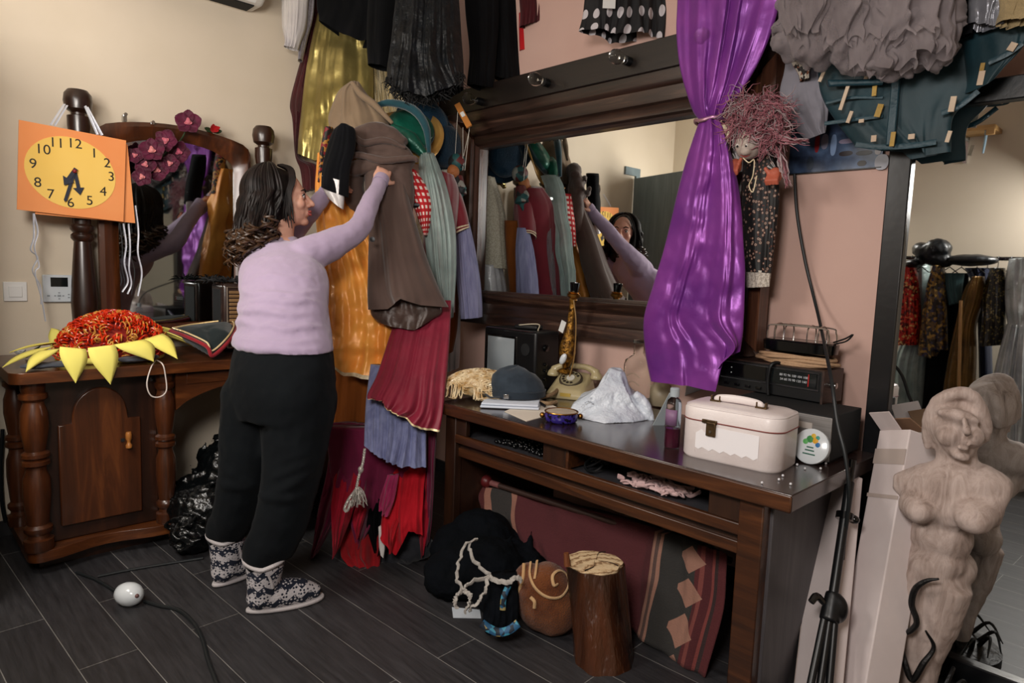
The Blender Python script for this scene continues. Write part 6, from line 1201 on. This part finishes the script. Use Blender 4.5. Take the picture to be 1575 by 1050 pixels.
for L in ([(735, 830, 2.50), (715, 835, 2.47), (706, 860, 2.42), (703, 890, 2.36), (712, 905, 2.33)], [(724, 833, 2.48), (726, 855, 2.44), (738, 872, 2.40), (752, 886, 2.37), (730, 892, 2.35), (712, 902, 2.33)], [(752, 888, 2.36), (748, 905, 2.33), (738, 925, 2.30), (722, 938, 2.29)], [(712, 904, 2.32), (702, 918, 2.31), (702, 935, 2.29)], [(752, 888, 2.36), (775, 894, 2.34), (795, 890, 2.34), (801, 896, 2.32)], [(715, 908, 2.32), (722, 918, 2.30), (716, 940, 2.28)]):
    L2 = [PD(x + jit(2), y + jit(2), d - .03) for x, y, d in L]; c_ = curve(L2, 26); MB().tube([p + V((jit(.004), jit(.004), jit(.004))) for p in c_], .009, 7, .5).build('ribbon', RBW, hpb)
q = [PZ(x, y, .002) for x, y in ((695, 934), (738, 938), (740, 951), (697, 950))]; T(MB().prism(q, UP*.002).build('paper', MATS['paper_cream'] if False else pm('floor_paper', '#b9c0c8', rough=.8), smooth=False), 'white slip of paper on the floor under the black dress heap', 'paper')
# brown swirl cushion
TER = fab('brown_terry', '#5a2f16', '#6d3d1e', rough=.95, bs=200, bstr=1, bd=.006, vs=14); TERC = fab('cream_terry', '#b08c62', '#c0a078', bs=200, bstr=1)
cbx = PZ(840, 962); ct = thing('terry_bundle', 'brown terry bundle with cream swirls between the black heap and the log', 'bundle', cbx)
cB = PD(838, 918, 2.42); mb = MB(); BBs = basis(RH, FH, UP)
mb.ell(cB, (.105, .09, .13), BBs); mb.ell(cB - UP*.03 + RH*.03, (.10, .09, .11), BBs); mb.ell(PD(815, 890, 2.44), (.06, .06, .06)); mb.blob('body', TER, ct, vox=.009, sm=5, disp=.012, dsc=.06)
def onell(x, y): # point on the front of the bundle
    p0 = V((0, 0, H)); r = ray(x, y).normalized(); best = PD(x, y, 2.42)
    for t in [2.1 + i*.004 for i in range(150)]:
        q = p0 + r*t; l = BBs.transposed() @ (q - cB); l2 = BBs.transposed() @ (q - (cB - UP*.03 + RH*.03))
        if (l.x/.107)**2 + (l.y/.094)**2 + (l.z/.133)**2 < 1 or (l2.x/.102)**2 + (l2.y/.094)**2 + (l2.z/.113)**2 < 1: return q - r*.002
    return best
for L in ([(816, 864), (815, 885), (824, 905), (842, 918), (862, 918), (874, 902), (872, 884), (860, 877), (850, 885), (852, 900), (858, 898)], [(806, 866), (804, 890), (796, 915)], [(826, 862), (824, 878), (822, 890)], [(816, 918), (822, 925), (822, 935)]):
    MB().tube(curve([onell(x, y) for x, y in L], 50), .006, 8, .6).build('swirl', TERC, ct)
# ---------------------------------------------------------------- boxes and tripod leaning right of the desk
CARD = pm('white_card', '#d6cac8', '#ccbfbd', rough=.75, vs=5, bs=40, bstr=.15); CARDB = pm('brown_card', '#8a6a52', '#7d5f49', rough=.85); TAPE = pm('clear_tape', '#b5a69e', rough=.2, coat=.4)
def lean_box(name, label, bot, top, w, dpt, side, mat):
    z = (top - bot).normalized(); y = V((.55, .83, 0)); y = (y - z*y.dot(z)).normalized(); x = y.cross(z); R = basis(x, y, z); L = (top - bot).length
    t = thing(name, label, 'box', V((bot.x, bot.y, 0))); MB().box((bot + top)/2, (w, dpt, L), R).build('carton', mat, t, bevel=.004); return t, R, L
b0 = PZ(1206, 1075); T0 = PD(1298, 728, 2.55)
b0 = V((-.70, 2.02, .02)); T0 = PY(1292, 735, 2.36)
bx, R, L = lean_box('long_carton', 'long white carton leaning against the right end of the desk', b0, T0, .155, .06, 1, CARD)
MB().box((b0 + T0)/2 + R @ V((-.078, 0, 0)), (.002, .06, L), R).build('edge_seam', TAPE, bx)
b1 = V((-.60, 2.10, .02)); T1 = PY(1398, 668, 2.43)
bx2, R, L = lean_box('long_carton', 'tall white carton with torn open top behind the carved torso', b1, T1, .135, .11, 1, CARD)
for (x, y, rx, m_) in ((-.03, -.07, .9, CARD), (.04, .06, -.7, CARDB), (.01, -.02, 1.2, CARDB)):
    MB().box(T1 + R @ V((x, y, .025)), (.09, .004, .07), R @ Matrix.Rotation(rx, 3, 'X')).build('flap', m_, bx2)
MB().box(T1 + R @ V((0, -.0565, -.09)), (.136, .001, .05), R).build('tape_band', TAPE, bx2); MB().box(T1 + R @ V((0, -.0565, -.22)), (.136, .001, .012), R).build('tape_band', TAPE, bx2)
tg = thing('tripod_stand', 'folded black light stand leaning between the two white cartons', 'stand', V((-.62, 2.0, 0)))
ta, tb = PD(1312, 708, 2.16), PD(1258, 1075, 1.92); tx = (tb - ta).normalized(); sx = tx.cross(FH).normalized(); tpt = lambda u, o: ta + (tb - ta)*u + sx*o - FH*.0
MB().tube([tpt(0, 0), tpt(.3, 0)], .011, 12).build('inner_tube', BLKG, tg); MB().tube([tpt(.1, .0), tpt(.62, 0)], .014, 12).build('middle_tube', BLK, tg)
MB().tube([tpt(.24, 0), tpt(.27, 0)], .026, 14).build('collar', BLKG, tg); MB().ell(tpt(.255, .03), (.018, .014, .014)).build('clamp_knob', BLKG, tg)
b = MB(); b.tube([tpt(.58, 0), tpt(.70, 0)], [.022, .03], 14); b.ell(tpt(.64, .02), (.03, .025, .045)); b.blob('leg_hub', BLK, tg, vox=.006, sm=2)
MB().tube(curve([tpt(.64, -.02), tpt(.62, -.05), tpt(.65, -.065)], 8), [.008, .012, .010], 8).build('lever', BLKG, tg)
for o in (-.03, 0, .03): MB().tube([tpt(.66, o*.5), tpt(1.0, o)], .011, 10).build('leg', BLK, tg)
cable('cable', 'black cable hanging on the pink wall down past the radios to the tripod', [PY(1222, 268, 2.595), PY(1226, 330, 2.595), PY(1238, 400, 2.59), PY(1250, 450, 2.58), PY(1262, 500, 2.5), PY(1278, 580, 2.22), PY(1288, 650, 2.16), PY(1300, 700, 2.14), PY(1306, 760, 2.14), PY(1300, 820, 2.16), PY(1296, 860, 2.16)], .006)
# ---------------------------------------------------------------- carved torso
def carved():
    m, nt, b = nmat('weathered_limewood'); v = tex(nt, (5, 5, 1)); n = nd(nt, 'ShaderNodeTexNoise'); n.inputs['Scale'].default_value = 4.5; n.inputs['Detail'].default_value = 8; n.inputs['Roughness'].default_value = .7; n.inputs['Distortion'].default_value = 1; nt.links.new(v, n.inputs['Vector'])
    nt.links.new(ramp(nt, n.outputs['Fac'], [(.25, '#5e4a40'), (.42, '#a08d84'), (.6, '#bcaaa2'), (.8, '#94817a')]), b.inputs['Base Color']); b.inputs['Roughness'].default_value = .75; bump(nt, b, n.outputs['Fac'], .45, .01); return m
LIM = carved(); SP = lambda x, y, o=0: PY(x, y, 2.30 + o); st = thing('carved_torso', 'armless carved wooden female torso with a head in front of the standing mirror', 'sculpture', V((SP(1405, 900).x, 2.31, 0)))
sc = (SP(1471, 700) - SP(1470, 700)).length
b = MB(); xx = V((.97, .1, -.12)).normalized(); yy = V((-.1, .99, 0)).normalized(); SB = basis(xx, yy, xx.cross(yy))
def E(x, y, a, b_, d, o=0, rot=0): b.ell(SP(x, y, o), (a*sc, b_*sc, d*sc), SB @ Matrix.Rotation(rot, 3, 'Y'), 22, 14)
E(1470, 652, 44, 50, 50, .02); E(1474, 676, 34, 38, 36, -.0); E(1478, 690, 22, 26, 22, -.015)
b.tube([SP(1482, 640, -.085), SP(1487, 660, -.105), SP(1488, 670, -.112)], [.008, .011, .014], 10); E(1480, 688, 12, 9, 5, -.088); E(1478, 702, 15, 13, 9, -.062); E(1474, 640, 34, 14, 12, -.055); E(1458, 672, 18, 16, 18, -.058); E(1500, 672, 14, 16, 18, -.05)
for k in range(7):  # hair sweep round the head
    r_ = 46 - k*2; b.tube(curve([SP(1470 - r_*.95, 690 - k*3, .0 + k*.012), SP(1470 - r_*.95, 650, -.02 + k*.015), SP(1470 - r_*.5, 652 - r_*.85, -.03 + k*.016), SP(1478 + r_*.3, 650 - r_*.95, -.02 + k*.016), SP(1475 + r_*.9, 648, .0 + k*.015), SP(1474 + r_*.9, 680, .02 + k*.012)], 24), [.012, .018, .02, .02, .018, .012], 8)
b.tube([SP(1472, 690, .01), SP(1470, 722, .02)], [.05, .052], 16)
b.tube(curve([SP(1376, 742, .0), SP(1420, 744, 0), SP(1470, 744, .0), SP(1520, 748, 0), SP(1558, 754, .0)], 20), [.030, .062, .078, .062, .028], 18, 1.0); b.tube([SP(1386, 744, -.01), SP(1416, 776, -.03)], [.02, .05], 14); b.tube([SP(1548, 754, -.01), SP(1510, 788, -.03)], [.02, .055], 14)
E(1456, 776, 68, 50, 48); E(1410, 778, 30, 30, 28, -.055); E(1414, 786, 24, 22, 22, -.085); E(1500, 790, 36, 32, 30, -.055); E(1497, 800, 28, 24, 24, -.09)
E(1448, 825, 50, 42, 50); E(1442, 858, 47, 42, 42); E(1434, 892, 56, 46, 38); E(1470, 872, 34, 42, 34, .05); E(1428, 876, 34, 30, 40, -.03)
b.tube([SP(1415, 895), SP(1404, 950), SP(1396, 1010), SP(1394, 1075)], [.072, .066, .052, .045], 16); b.tube([SP(1458, 895), SP(1440, 950), SP(1420, 1010), SP(1408, 1075)], [.068, .066, .052, .045], 16)
b.blob('figure', LIM, st, vox=.007, sm=9, disp=.008, dsc=.04)
fg = st.children[-1]
DCORD = pm('black_vine', '#0d0b0b', rough=.5, bs=80, bstr=.6)
for L, r in (([(1444, 890, -.115), (1425, 893, -.115), (1408, 905, -.115), (1402, 928, -.11), (1409, 950, -.105), (1408, 962, -.10), (1394, 972, -.09), (1378, 962, -.04)], [.003, .007, .009, .009, .008, .008, .006]), ([(1388, 1000, -.07), (1392, 1020, -.085), (1403, 1045, -.085), (1420, 1020, -.085), (1436, 995, -.07), (1424, 970, -.10)], [.006, .009, .009, .009, .006, .003])):
    MB().tube(curve([SP(*p) for p in L], 40), r, 8).build('dark_vine', DCORD, st)
zb = SP(1400, 1075).z
b0s = V((SP(1400, 1060).x, 2.30, 0)); mb = MB(); mb.lathe([(0, 0), (.16, 0), (.16, .03), (.10, .05), (.07, max(.06, zb + .03)), (0, max(.06, zb + .03))], b0s, 24); mb.build('base', DCORD, st)
for k in range(12): a = k*.53; MB().tube(curve([b0s + V((.09*math.cos(a), .09*math.sin(a), .05)), b0s + V((.13*math.cos(a + .3), .13*math.sin(a + .3), .11)), b0s + V((.16*math.cos(a + .6), .16*math.sin(a + .6), .06))], 10), [.008, .006, .002], 6).build('twig', DCORD, st)
# ---------------------------------------------------------------- poster and doll on the back wall
def poster():
    m, nt, b = nmat('blue_print'); v = nd(nt, 'ShaderNodeTexVoronoi'); v.inputs['Scale'].default_value = 16; n = nd(nt, 'ShaderNodeTexNoise'); n.inputs['Scale'].default_value = 9; n.inputs['Detail'].default_value = 5; nt.links.new(tex(nt), n.inputs['Vector'])
    nt.links.new(ramp(nt, n.outputs['Fac'], [(.25, '#10131f'), (.42, '#25344f'), (.58, '#4a6080'), (.75, '#35507c')]), b.inputs['Base Color']); b.inputs['Roughness'].default_value = .35; return m
a, b_ = PY(1214, 268, WY), PY(1371, 110, WY); pt = thing('poster', 'blue printed picture on the pink wall under the teal tailcoat', 'picture', V(((a.x + b_.x)/2, WY, a.z)))
MB().box2((a.x, WY - .012, a.z), (b_.x, WY, b_.z)).build('panel', poster(), pt)
MB().box2((a.x, WY - .014, a.z - .004), (b_.x, WY, a.z)).build('edge', BLK, pt)
for x0, x1, y0, y1, c_ in [(1252, 1262, 203, 235, '#8a1a22'), (1276, 1288, 206, 240, '#7d94b8'), (1262, 1275, 205, 230, '#8a8aa0'), (1290, 1315, 212, 222, '#9a90a8'), (1290, 1312, 231, 241, '#241a1e'), (1316, 1342, 230, 240, '#151318'), (1318, 1333, 246, 256, '#2a2420'), (1344, 1368, 236, 262, '#a5a6b0'), (1240, 1252, 240, 262, '#1d2a3c'), (1345, 1356, 225, 238, '#b5b0b4')]:
    p, q_ = PY(x0, y1, WY - .013), PY(x1, y0, WY - .013); MB().prism([V(((p.x + q_.x)/2 + (q_.x - p.x)/2*math.cos(t)*abs(math.cos(t))**-.3 if abs(math.cos(t)) > .01 else (p.x + q_.x)/2, WY - .012, (p.z + q_.z)/2 + (q_.z - p.z)/2*math.sin(t))) for t in [2*PI*i/20 + .1 for i in range(20)]], (0, -.0012, 0)).build('printed_shape', pm('print' + c_, c_, rough=.35), pt, smooth=False)
DY = 2.40; D2 = lambda x, y, o=0: PY(x, y, DY + o); dt = thing('doll', 'old puppet with fuzzy pink hair and dark flowered dress hung on the wall mirror frame', 'doll', D2(1170, 440))
FLW = spots('flower_print', 'F', [(0, '#0b0a0c'), (.14, '#a08a7c'), (.27, '#5a2c1c'), (.36, '#0b0a0c')], 62)
cloth([[(1146, 240), (1190, 244)], [(1142, 290), (1198, 290)], [(1143, 350), (1194, 350)], [(1148, 418), (1186, 420)]], d=DY + .05, P=P2, th=.045, folds=3, amp=.008, seed=2).build('dress', FLW, dt, auto=False)
cloth([[(1148, 415), (1186, 417)], [(1149, 442), (1183, 440)]], d=DY + .05, P=P2, th=.04, folds=5, amp=.006, seed=2).build('lace_hem', fab('cream_lace', '#a59b90', '#c6bdb2', vs=140, lo=.45, hi=.55), dt, auto=False)
PSK = pm('puppet_face', '#a89a90', '#b8aaa0', rough=.6); PHA = pm('puppet_hand', '#a04a34', '#b8614a', rough=.55)
mb = MB(); mb.ell(D2(1152, 222, -.02), (.05, .05, .056)); mb.ell(D2(1147, 232, -.055), (.022, .02, .018)); mb.ell(D2(1144, 226, -.07), .009); mb.blob('head', PSK, dt, vox=.005, sm=3)
for x in (1135, 1148): e_ = MB().ell(D2(x, 224, -.062), .008).build('eye', EYW, dt); MB().ell(D2(x - 1, 225, -.0695), .0042).build('pupil', INK, e_)
MB().tube(curve([D2(1138, 238, -.07), D2(1146, 241, -.075), D2(1154, 238, -.07)], 8), [.001, .003, .001], 6).build('mouth', pm('puppet_mouth', '#7a2a28', rough=.6), dt)
for x, y, s in ((1192, 270, 1), (1131, 256, -1)):
    mb = MB(); c = D2(x, y, -.01); mb.ell(c, (.026, .02, .03))
    for k in range(4): mb.tube([c + V((-.018 + .012*k, -.012, .0)), c + V((-.02 + .013*k, -.026, -.02)), c + V((-.018 + .012*k, -.016, -.034))], .0075, 8)
    mb.tube([c + V((-.02*s, -.01, .01)), c + V((-.034*s, -.016, .03))], [.009, .007], 8); mb.blob('hand', PHA, dt, vox=.004, sm=2)
    mb = MB()
    for k in range(30): a = rnd.random()*6.3; mb.tube([c + V((.02*math.cos(a), .01, .024 + .01*math.sin(a))), c + V((.03*math.cos(a), -.005, .028 + .022*math.sin(a)))], .0014, 4)
    mb.build('cuff_lace', WHS, dt)
PKH = pm('pink_fuzz', '#7d4650', '#a06a72', rough=.85, vs=30); PKG = pm('grey_pink_fuzz', '#8f7e80', '#a59294', rough=.9, vs=30)
mb, mg2 = MB(), MB()
for k in range(900):
    u, w_ = rnd.random(), rnd.random(); cx, cy = (1165 + jit(42), 185 + jit(38)); 
    if ((cx - 1165)/48)**2 + ((cy - 185)/44)**2 > 1 or (cy > 206 and cx < 1172): continue
    p = D2(cx, cy, -.02 - .05*rnd.random()); d = V((jit(1), jit(.6), jit(1) - .2)).normalized(); pts = [p]
    for i in range(6): d = (d + V((jit(.7), jit(.5), jit(.7) - .1))).normalized(); pts.append(pts[-1] + d*.014)
    (mg2 if rnd.random() < .3 else mb).tube(curve(pts, 10), [.0014, .0018, .0006], 4)
for L in ([(1160, 150), (1150, 165), (1142, 190)], [(1190, 175), (1170, 190), (1150, 205)], [(1200, 170), (1196, 190), (1200, 215)], [(1180, 200), (1205, 215), (1240, 218)], [(1195, 230), (1205, 255), (1212, 285)], [(1150, 195), (1165, 210), (1190, 215)], [(1175, 160), (1195, 165), (1210, 175)]):
    for k in range(16):
        Lp = curve([D2(x + jit(6), y + jit(6), -.05 + jit(.03)) for x, y in L], 14); (mg2 if k % 3 == 0 else mb).tube([p + V((jit(.003), jit(.003), jit(.003))) for p in Lp], [.002, .003, .0008], 4)
mb.build('fuzzy_hair', PKH, dt); mg2.build('fuzzy_hair', PKG, dt)
hcore = MB(); hcore.ell(D2(1168, 190, .0), (.085, .05, .07)); hcore.ell(D2(1150, 170, .0), (.03, .03, .06)); hcore.blob('hair_mass', PKH, dt, vox=.009, sm=2, disp=.03, dsc=.03)
MB().tube(curve([D2(1143, 243, -.06), D2(1152, 250, -.065), D2(1160, 246, -.06), D2(1158, 270, -.055), D2(1152, 285, -.05), D2(1158, 295, -.05), D2(1164, 270, -.055)], 30), .0022, 5).build('neck_cord', CREAMT, dt)
# ---------------------------------------------------------------- the rail of costumes across the room, seen in the standing mirror
MYR = SY - .006; RYV = 2*MYR + .33; NB = V((0, -1, 0))
def PR(px, py, d): p = PY(px, py, RYV if d is None else d); return V((p.x, 2*MYR - p.y, p.z))
def rg(name, label, cat, mat, rows, o=0., **k):
    kk = dict(dict(P=PR, n=NB, th=.05, folds=4, amp=.014), **k); return T(cloth(rows, d=RYV + o, **kk).build(name, mat, auto=False), label, cat)
ba = PR(1380, 401, None); bb = PR(1620, 393, None); zb_ = (ba.z + bb.z)/2; ry_ = 2*MYR - RYV
rk = thing('garment_rack', 'black rail full of costumes against the far cream wall, seen in the standing mirror', 'garment rack', (-1.2, ry_, 0))
rx0, rx1 = -1.95, -.45
MB().tube([V((rx0, ry_, zb_)), V((rx1, ry_, zb_))], .013, 10).build('bar', BLKG, rk)
for x in (rx0, rx1): MB().tube([V((x, ry_, .02)), V((x, ry_, zb_ + .015))], .013, 10).tube([V((x, ry_ - .2, .015)), V((x, ry_ + .2, .015))], .013, 8).build('upright', BLKG, rk)
for k, x in enumerate([1403, 1418, 1444, 1462, 1480, 1504, 1520, 1536, 1556]):
    c = PR(x, 400, None); c.z = zb_; h_ = T(MB().tube(curve([c + V((0, -.012, .0)), c + V((0, .0, .016)), c + V((0, .014, .0)), c + V((0, .0, -.03)), c + V((0, 0, -.06))], 14), .0025, 6).tube([c + V((-.05, 0, -.10)), c + V((0, 0, -.06)), c + V((.05, 0, -.10))], .004, 6).build('hanger', BLK), 'wire hanger on the black costume rail seen in the standing mirror', 'hanger', 'hangers on the costume rail')
REDS = spots('red_sequins', 'cell', [(0, '#5a0a0c'), (.3, '#b5201a'), (.7, '#d0402a'), (.9, '#d9b070')], 70, rough=.3, metal=.3)
BRC = spots('gold_blue_brocade', 'cell', [(0, '#2a2320'), (.3, '#6a5230'), (.55, '#3a3a55'), (.75, '#a8853f')], 60, rough=.35, metal=.3)
GBR = satin('bronze_satin', '#5c4218', '#7d5c26', rough=.3, metal=.4); BSQ = spots('black_gold_sequins', 'cell', [(0, '#0c0b0c'), (.7, '#15130f'), (.84, '#8a7a45')], 110, rough=.3)
PGS = satin('pale_green_satin', '#7f918e', '#a3b2ae', rough=.3, metal=.15); WSG = satin('silver_white_satin', '#a9b1b4', '#cfd4d6', rough=.3, metal=.15)
rg('jacket', 'red sequined jacket at the left end of the rail in the standing mirror', 'jacket', REDS, [[(1388, 408), (1408, 410)], [(1382, 440), (1414, 440)], [(1378, 500), (1416, 500)], [(1376, 530), (1412, 530)]], o=-.05, th=.07)
rg('dress', 'pale green satin dress below the red sequined jacket in the mirror', 'dress', PGS, [[(1402, 405), (1430, 405)], [(1395, 500), (1432, 500)], [(1375, 560), (1424, 560)], [(1370, 645), (1420, 645)]], o=.08, th=.07)
rg('jacket', 'gold and blue brocade jacket hanging slanted on the rail in the mirror', 'jacket', BRC, [[(1436, 408), (1452, 408)], [(1426, 440), (1454, 440)], [(1418, 490), (1457, 490)], [(1411, 545), (1436, 550), (1442, 536), (1458, 538)]], o=-.06, th=.08, folds=3)
rg('trousers', 'black trousers below the brocade jacket on the rail in the mirror', 'trousers', TR, [[(1440, 420), (1490, 420)], [(1425, 520), (1490, 520)], [(1405, 650), (1480, 650)], [(1405, 700), (1480, 700)]], o=.12, th=.08)
rg('blouse', 'teal ruffled blouse tip on the rail beside the brocade jacket', 'blouse', fab('teal_ruffle', '#2f4a4e', '#4a6a6c'), [[(1452, 420), (1484, 420)], [(1456, 445), (1480, 445)], [(1460, 470), (1482, 462)]], o=-.03, th=.05)
bt = rg('trousers', 'bronze satin trousers with gathered waist on the rail in the mirror', 'trousers', GBR, [[(1496, 425), (1514, 425)], [(1482, 450), (1514, 455)], [(1470, 500), (1502, 500)], [(1460, 545), (1502, 545)], [(1450, 610), (1500, 610)], [(1446, 690), (1498, 690)]], o=-.07, th=.08, folds=4, amp=.02, nv=60)
rg('jacket', 'black jacket edged with gold sequins right of the bronze trousers', 'jacket', BSQ, [[(1524, 412), (1546, 412)], [(1512, 450), (1549, 450)], [(1510, 500), (1547, 500)], [(1506, 532), (1544, 530)]], o=-.06, th=.08)
rg('jacket', 'dark blue jacket between bronze trousers and sequined jacket', 'jacket', fab('dark_blue_wool', '#14182a', '#1a2036'), [[(1484, 412), (1530, 412)], [(1500, 450), (1530, 450)], [(1505, 520), (1525, 520)], [(1508, 660), (1530, 660)]], o=.1, th=.07)
wd2 = thing('dress', 'long silvery white satin dress at the right of the rail in the mirror', 'dress', PR(1560, 694, None))
cloth([[(1552, 398), (1610, 396)], [(1546, 430), (1615, 430)], [(1546, 470), (1612, 470)], [(1550, 503), (1605, 505)]], d=RYV - .09, P=PR, n=NB, th=.09, folds=4, amp=.015, wr=.012, seed=3).build('bodice', WSG, wd2, auto=False)
cloth([[(1548, 498), (1606, 500)], [(1532, 560), (1615, 560)], [(1516, 640), (1625, 640)], [(1505, 692), (1630, 694)]], d=RYV - .09, P=PR, n=NB, th=[.09, .12, .13, .13], folds=8, amp=.03, f0=.8, seed=5, nu=100).build('skirt', WSG, wd2, auto=False)
LTH = pm('black_leather', '#0e1216', rough=.35, bs=30, bstr=.4, bd=.01)
c = PR(1434, 392, RYV - .06); mb = MB(); mb.ell(c, (.14, .10, .07), Matrix.Rotation(.45, 3, 'Y')); mb.ell(c + V((.03, .02, .04)), (.09, .09, .07)); mb.ell(c + V((-.10, .03, -.06)), (.06, .08, .03)); T(mb.blob('leather_cap', LTH, vox=.009, sm=3, disp=.02, dsc=.06), 'black leather cap sitting on the rail seen in the standing mirror', 'hat')
c = PR(1493, 400, RYV - .05); mb = MB(); mb.ell(c, (.16, .11, .04)); T(mb.blob('beret', LTH, vox=.009, sm=3, disp=.01, dsc=.06), 'flat black beret on the rail right of the leather cap in the mirror', 'hat')
T(MB().tube([PR(1478, 462, RYV - .2), PR(1474, 640, RYV - .24)], .010, 10).tube([PR(1474, 640, RYV - .24), PR(1473, 760, RYV - .26)], .010, 10).build('broom_stick', wood('pale_stick', '#8a6236', '#b08450', None, 'Z', 5, .5, .1)), 'pale wooden stick leaning in front of the bronze trousers in the mirror', 'stick')
# wooden shelf high on the far wall
FWV = 2*MYR - RY - .12
def PRW(px, py): p = PY(px, py, FWV); return V((p.x, 2*MYR - p.y, p.z))
e = PRW(1536, 197); sh = thing('wall_shelf', 'pale wooden shelf with bracket high on the far wall, seen in the standing mirror', 'shelf', (e.x - .5, RY, e.z)); SHW = wood('shelf_pine', '#8a6436', '#b28a55', None, 'X', 5, .5, .1)
MB().box2((e.x - 1.4, RY, e.z - .02), (e.x, RY + .22, e.z + .012)).build('board', SHW, sh, bevel=.003); MB().box2((e.x - .05, RY + .2, e.z - .055), (e.x, RY + .22, e.z + .012)).build('front_cleat', SHW, sh, bevel=.003)
MB().tube([V((e.x - .05, RY + .2, e.z - .02)), V((e.x - .055, RY + .19, e.z - .10)), V((e.x - .06, RY + .19, e.z - .17))], [.01, .008, .006], 8).build('clip', pm('pale_blue_clip', '#7f98a8', rough=.4), sh)
for x in (e.x - .2, e.x - 1.2): MB().box2((x - .012, RY, e.z - .2), (x + .012, RY + .02, e.z - .02)).box2((x - .012, RY, e.z - .04), (x + .012, RY + .19, e.z - .02)).build('bracket', CHROME, sh)
# ---------------------------------------------------------------- light
def area(name, loc, to, size, power, col='#ffffff'):
    l = bpy.data.lights.new(name, 'AREA'); l.shape = 'RECTANGLE'; l.size = size[0]; l.size_y = size[1]; l.energy = power; l.color = hexc(col)[:3]
    o = bpy.data.objects.new(name, l); COL.objects.link(o); o.location = loc
    o.rotation_euler = (V(to) - V(loc)).to_track_quat('-Z', 'Y').to_euler(); return o
area('key_light', (-2.3, -.4, 2.2), (-2.5, 1.8, .4), (.7, .5), 20, '#fffaf4')
area('camera_light', (-.35, -.35, 2.05), (-1.7, 2.0, .2), (.6, .5), 36, '#fff8f2')
area('bounce_light', (-2.1, -.1, 1.9), (-3.75, -.15, 2.35), (.5, .4), 16, '#fff6ea')
w = bpy.data.worlds.new('world'); scene.world = w; w.use_nodes = True
w.node_tree.nodes['Background'].inputs[0].default_value = hexc('#8a8f98'); w.node_tree.nodes['Background'].inputs[1].default_value = .11
vs = scene.view_settings; vs.view_transform = 'Standard'; vs.look = 'None'; vs.gamma = 1; vs.exposure = .42; vs.use_curve_mapping = False
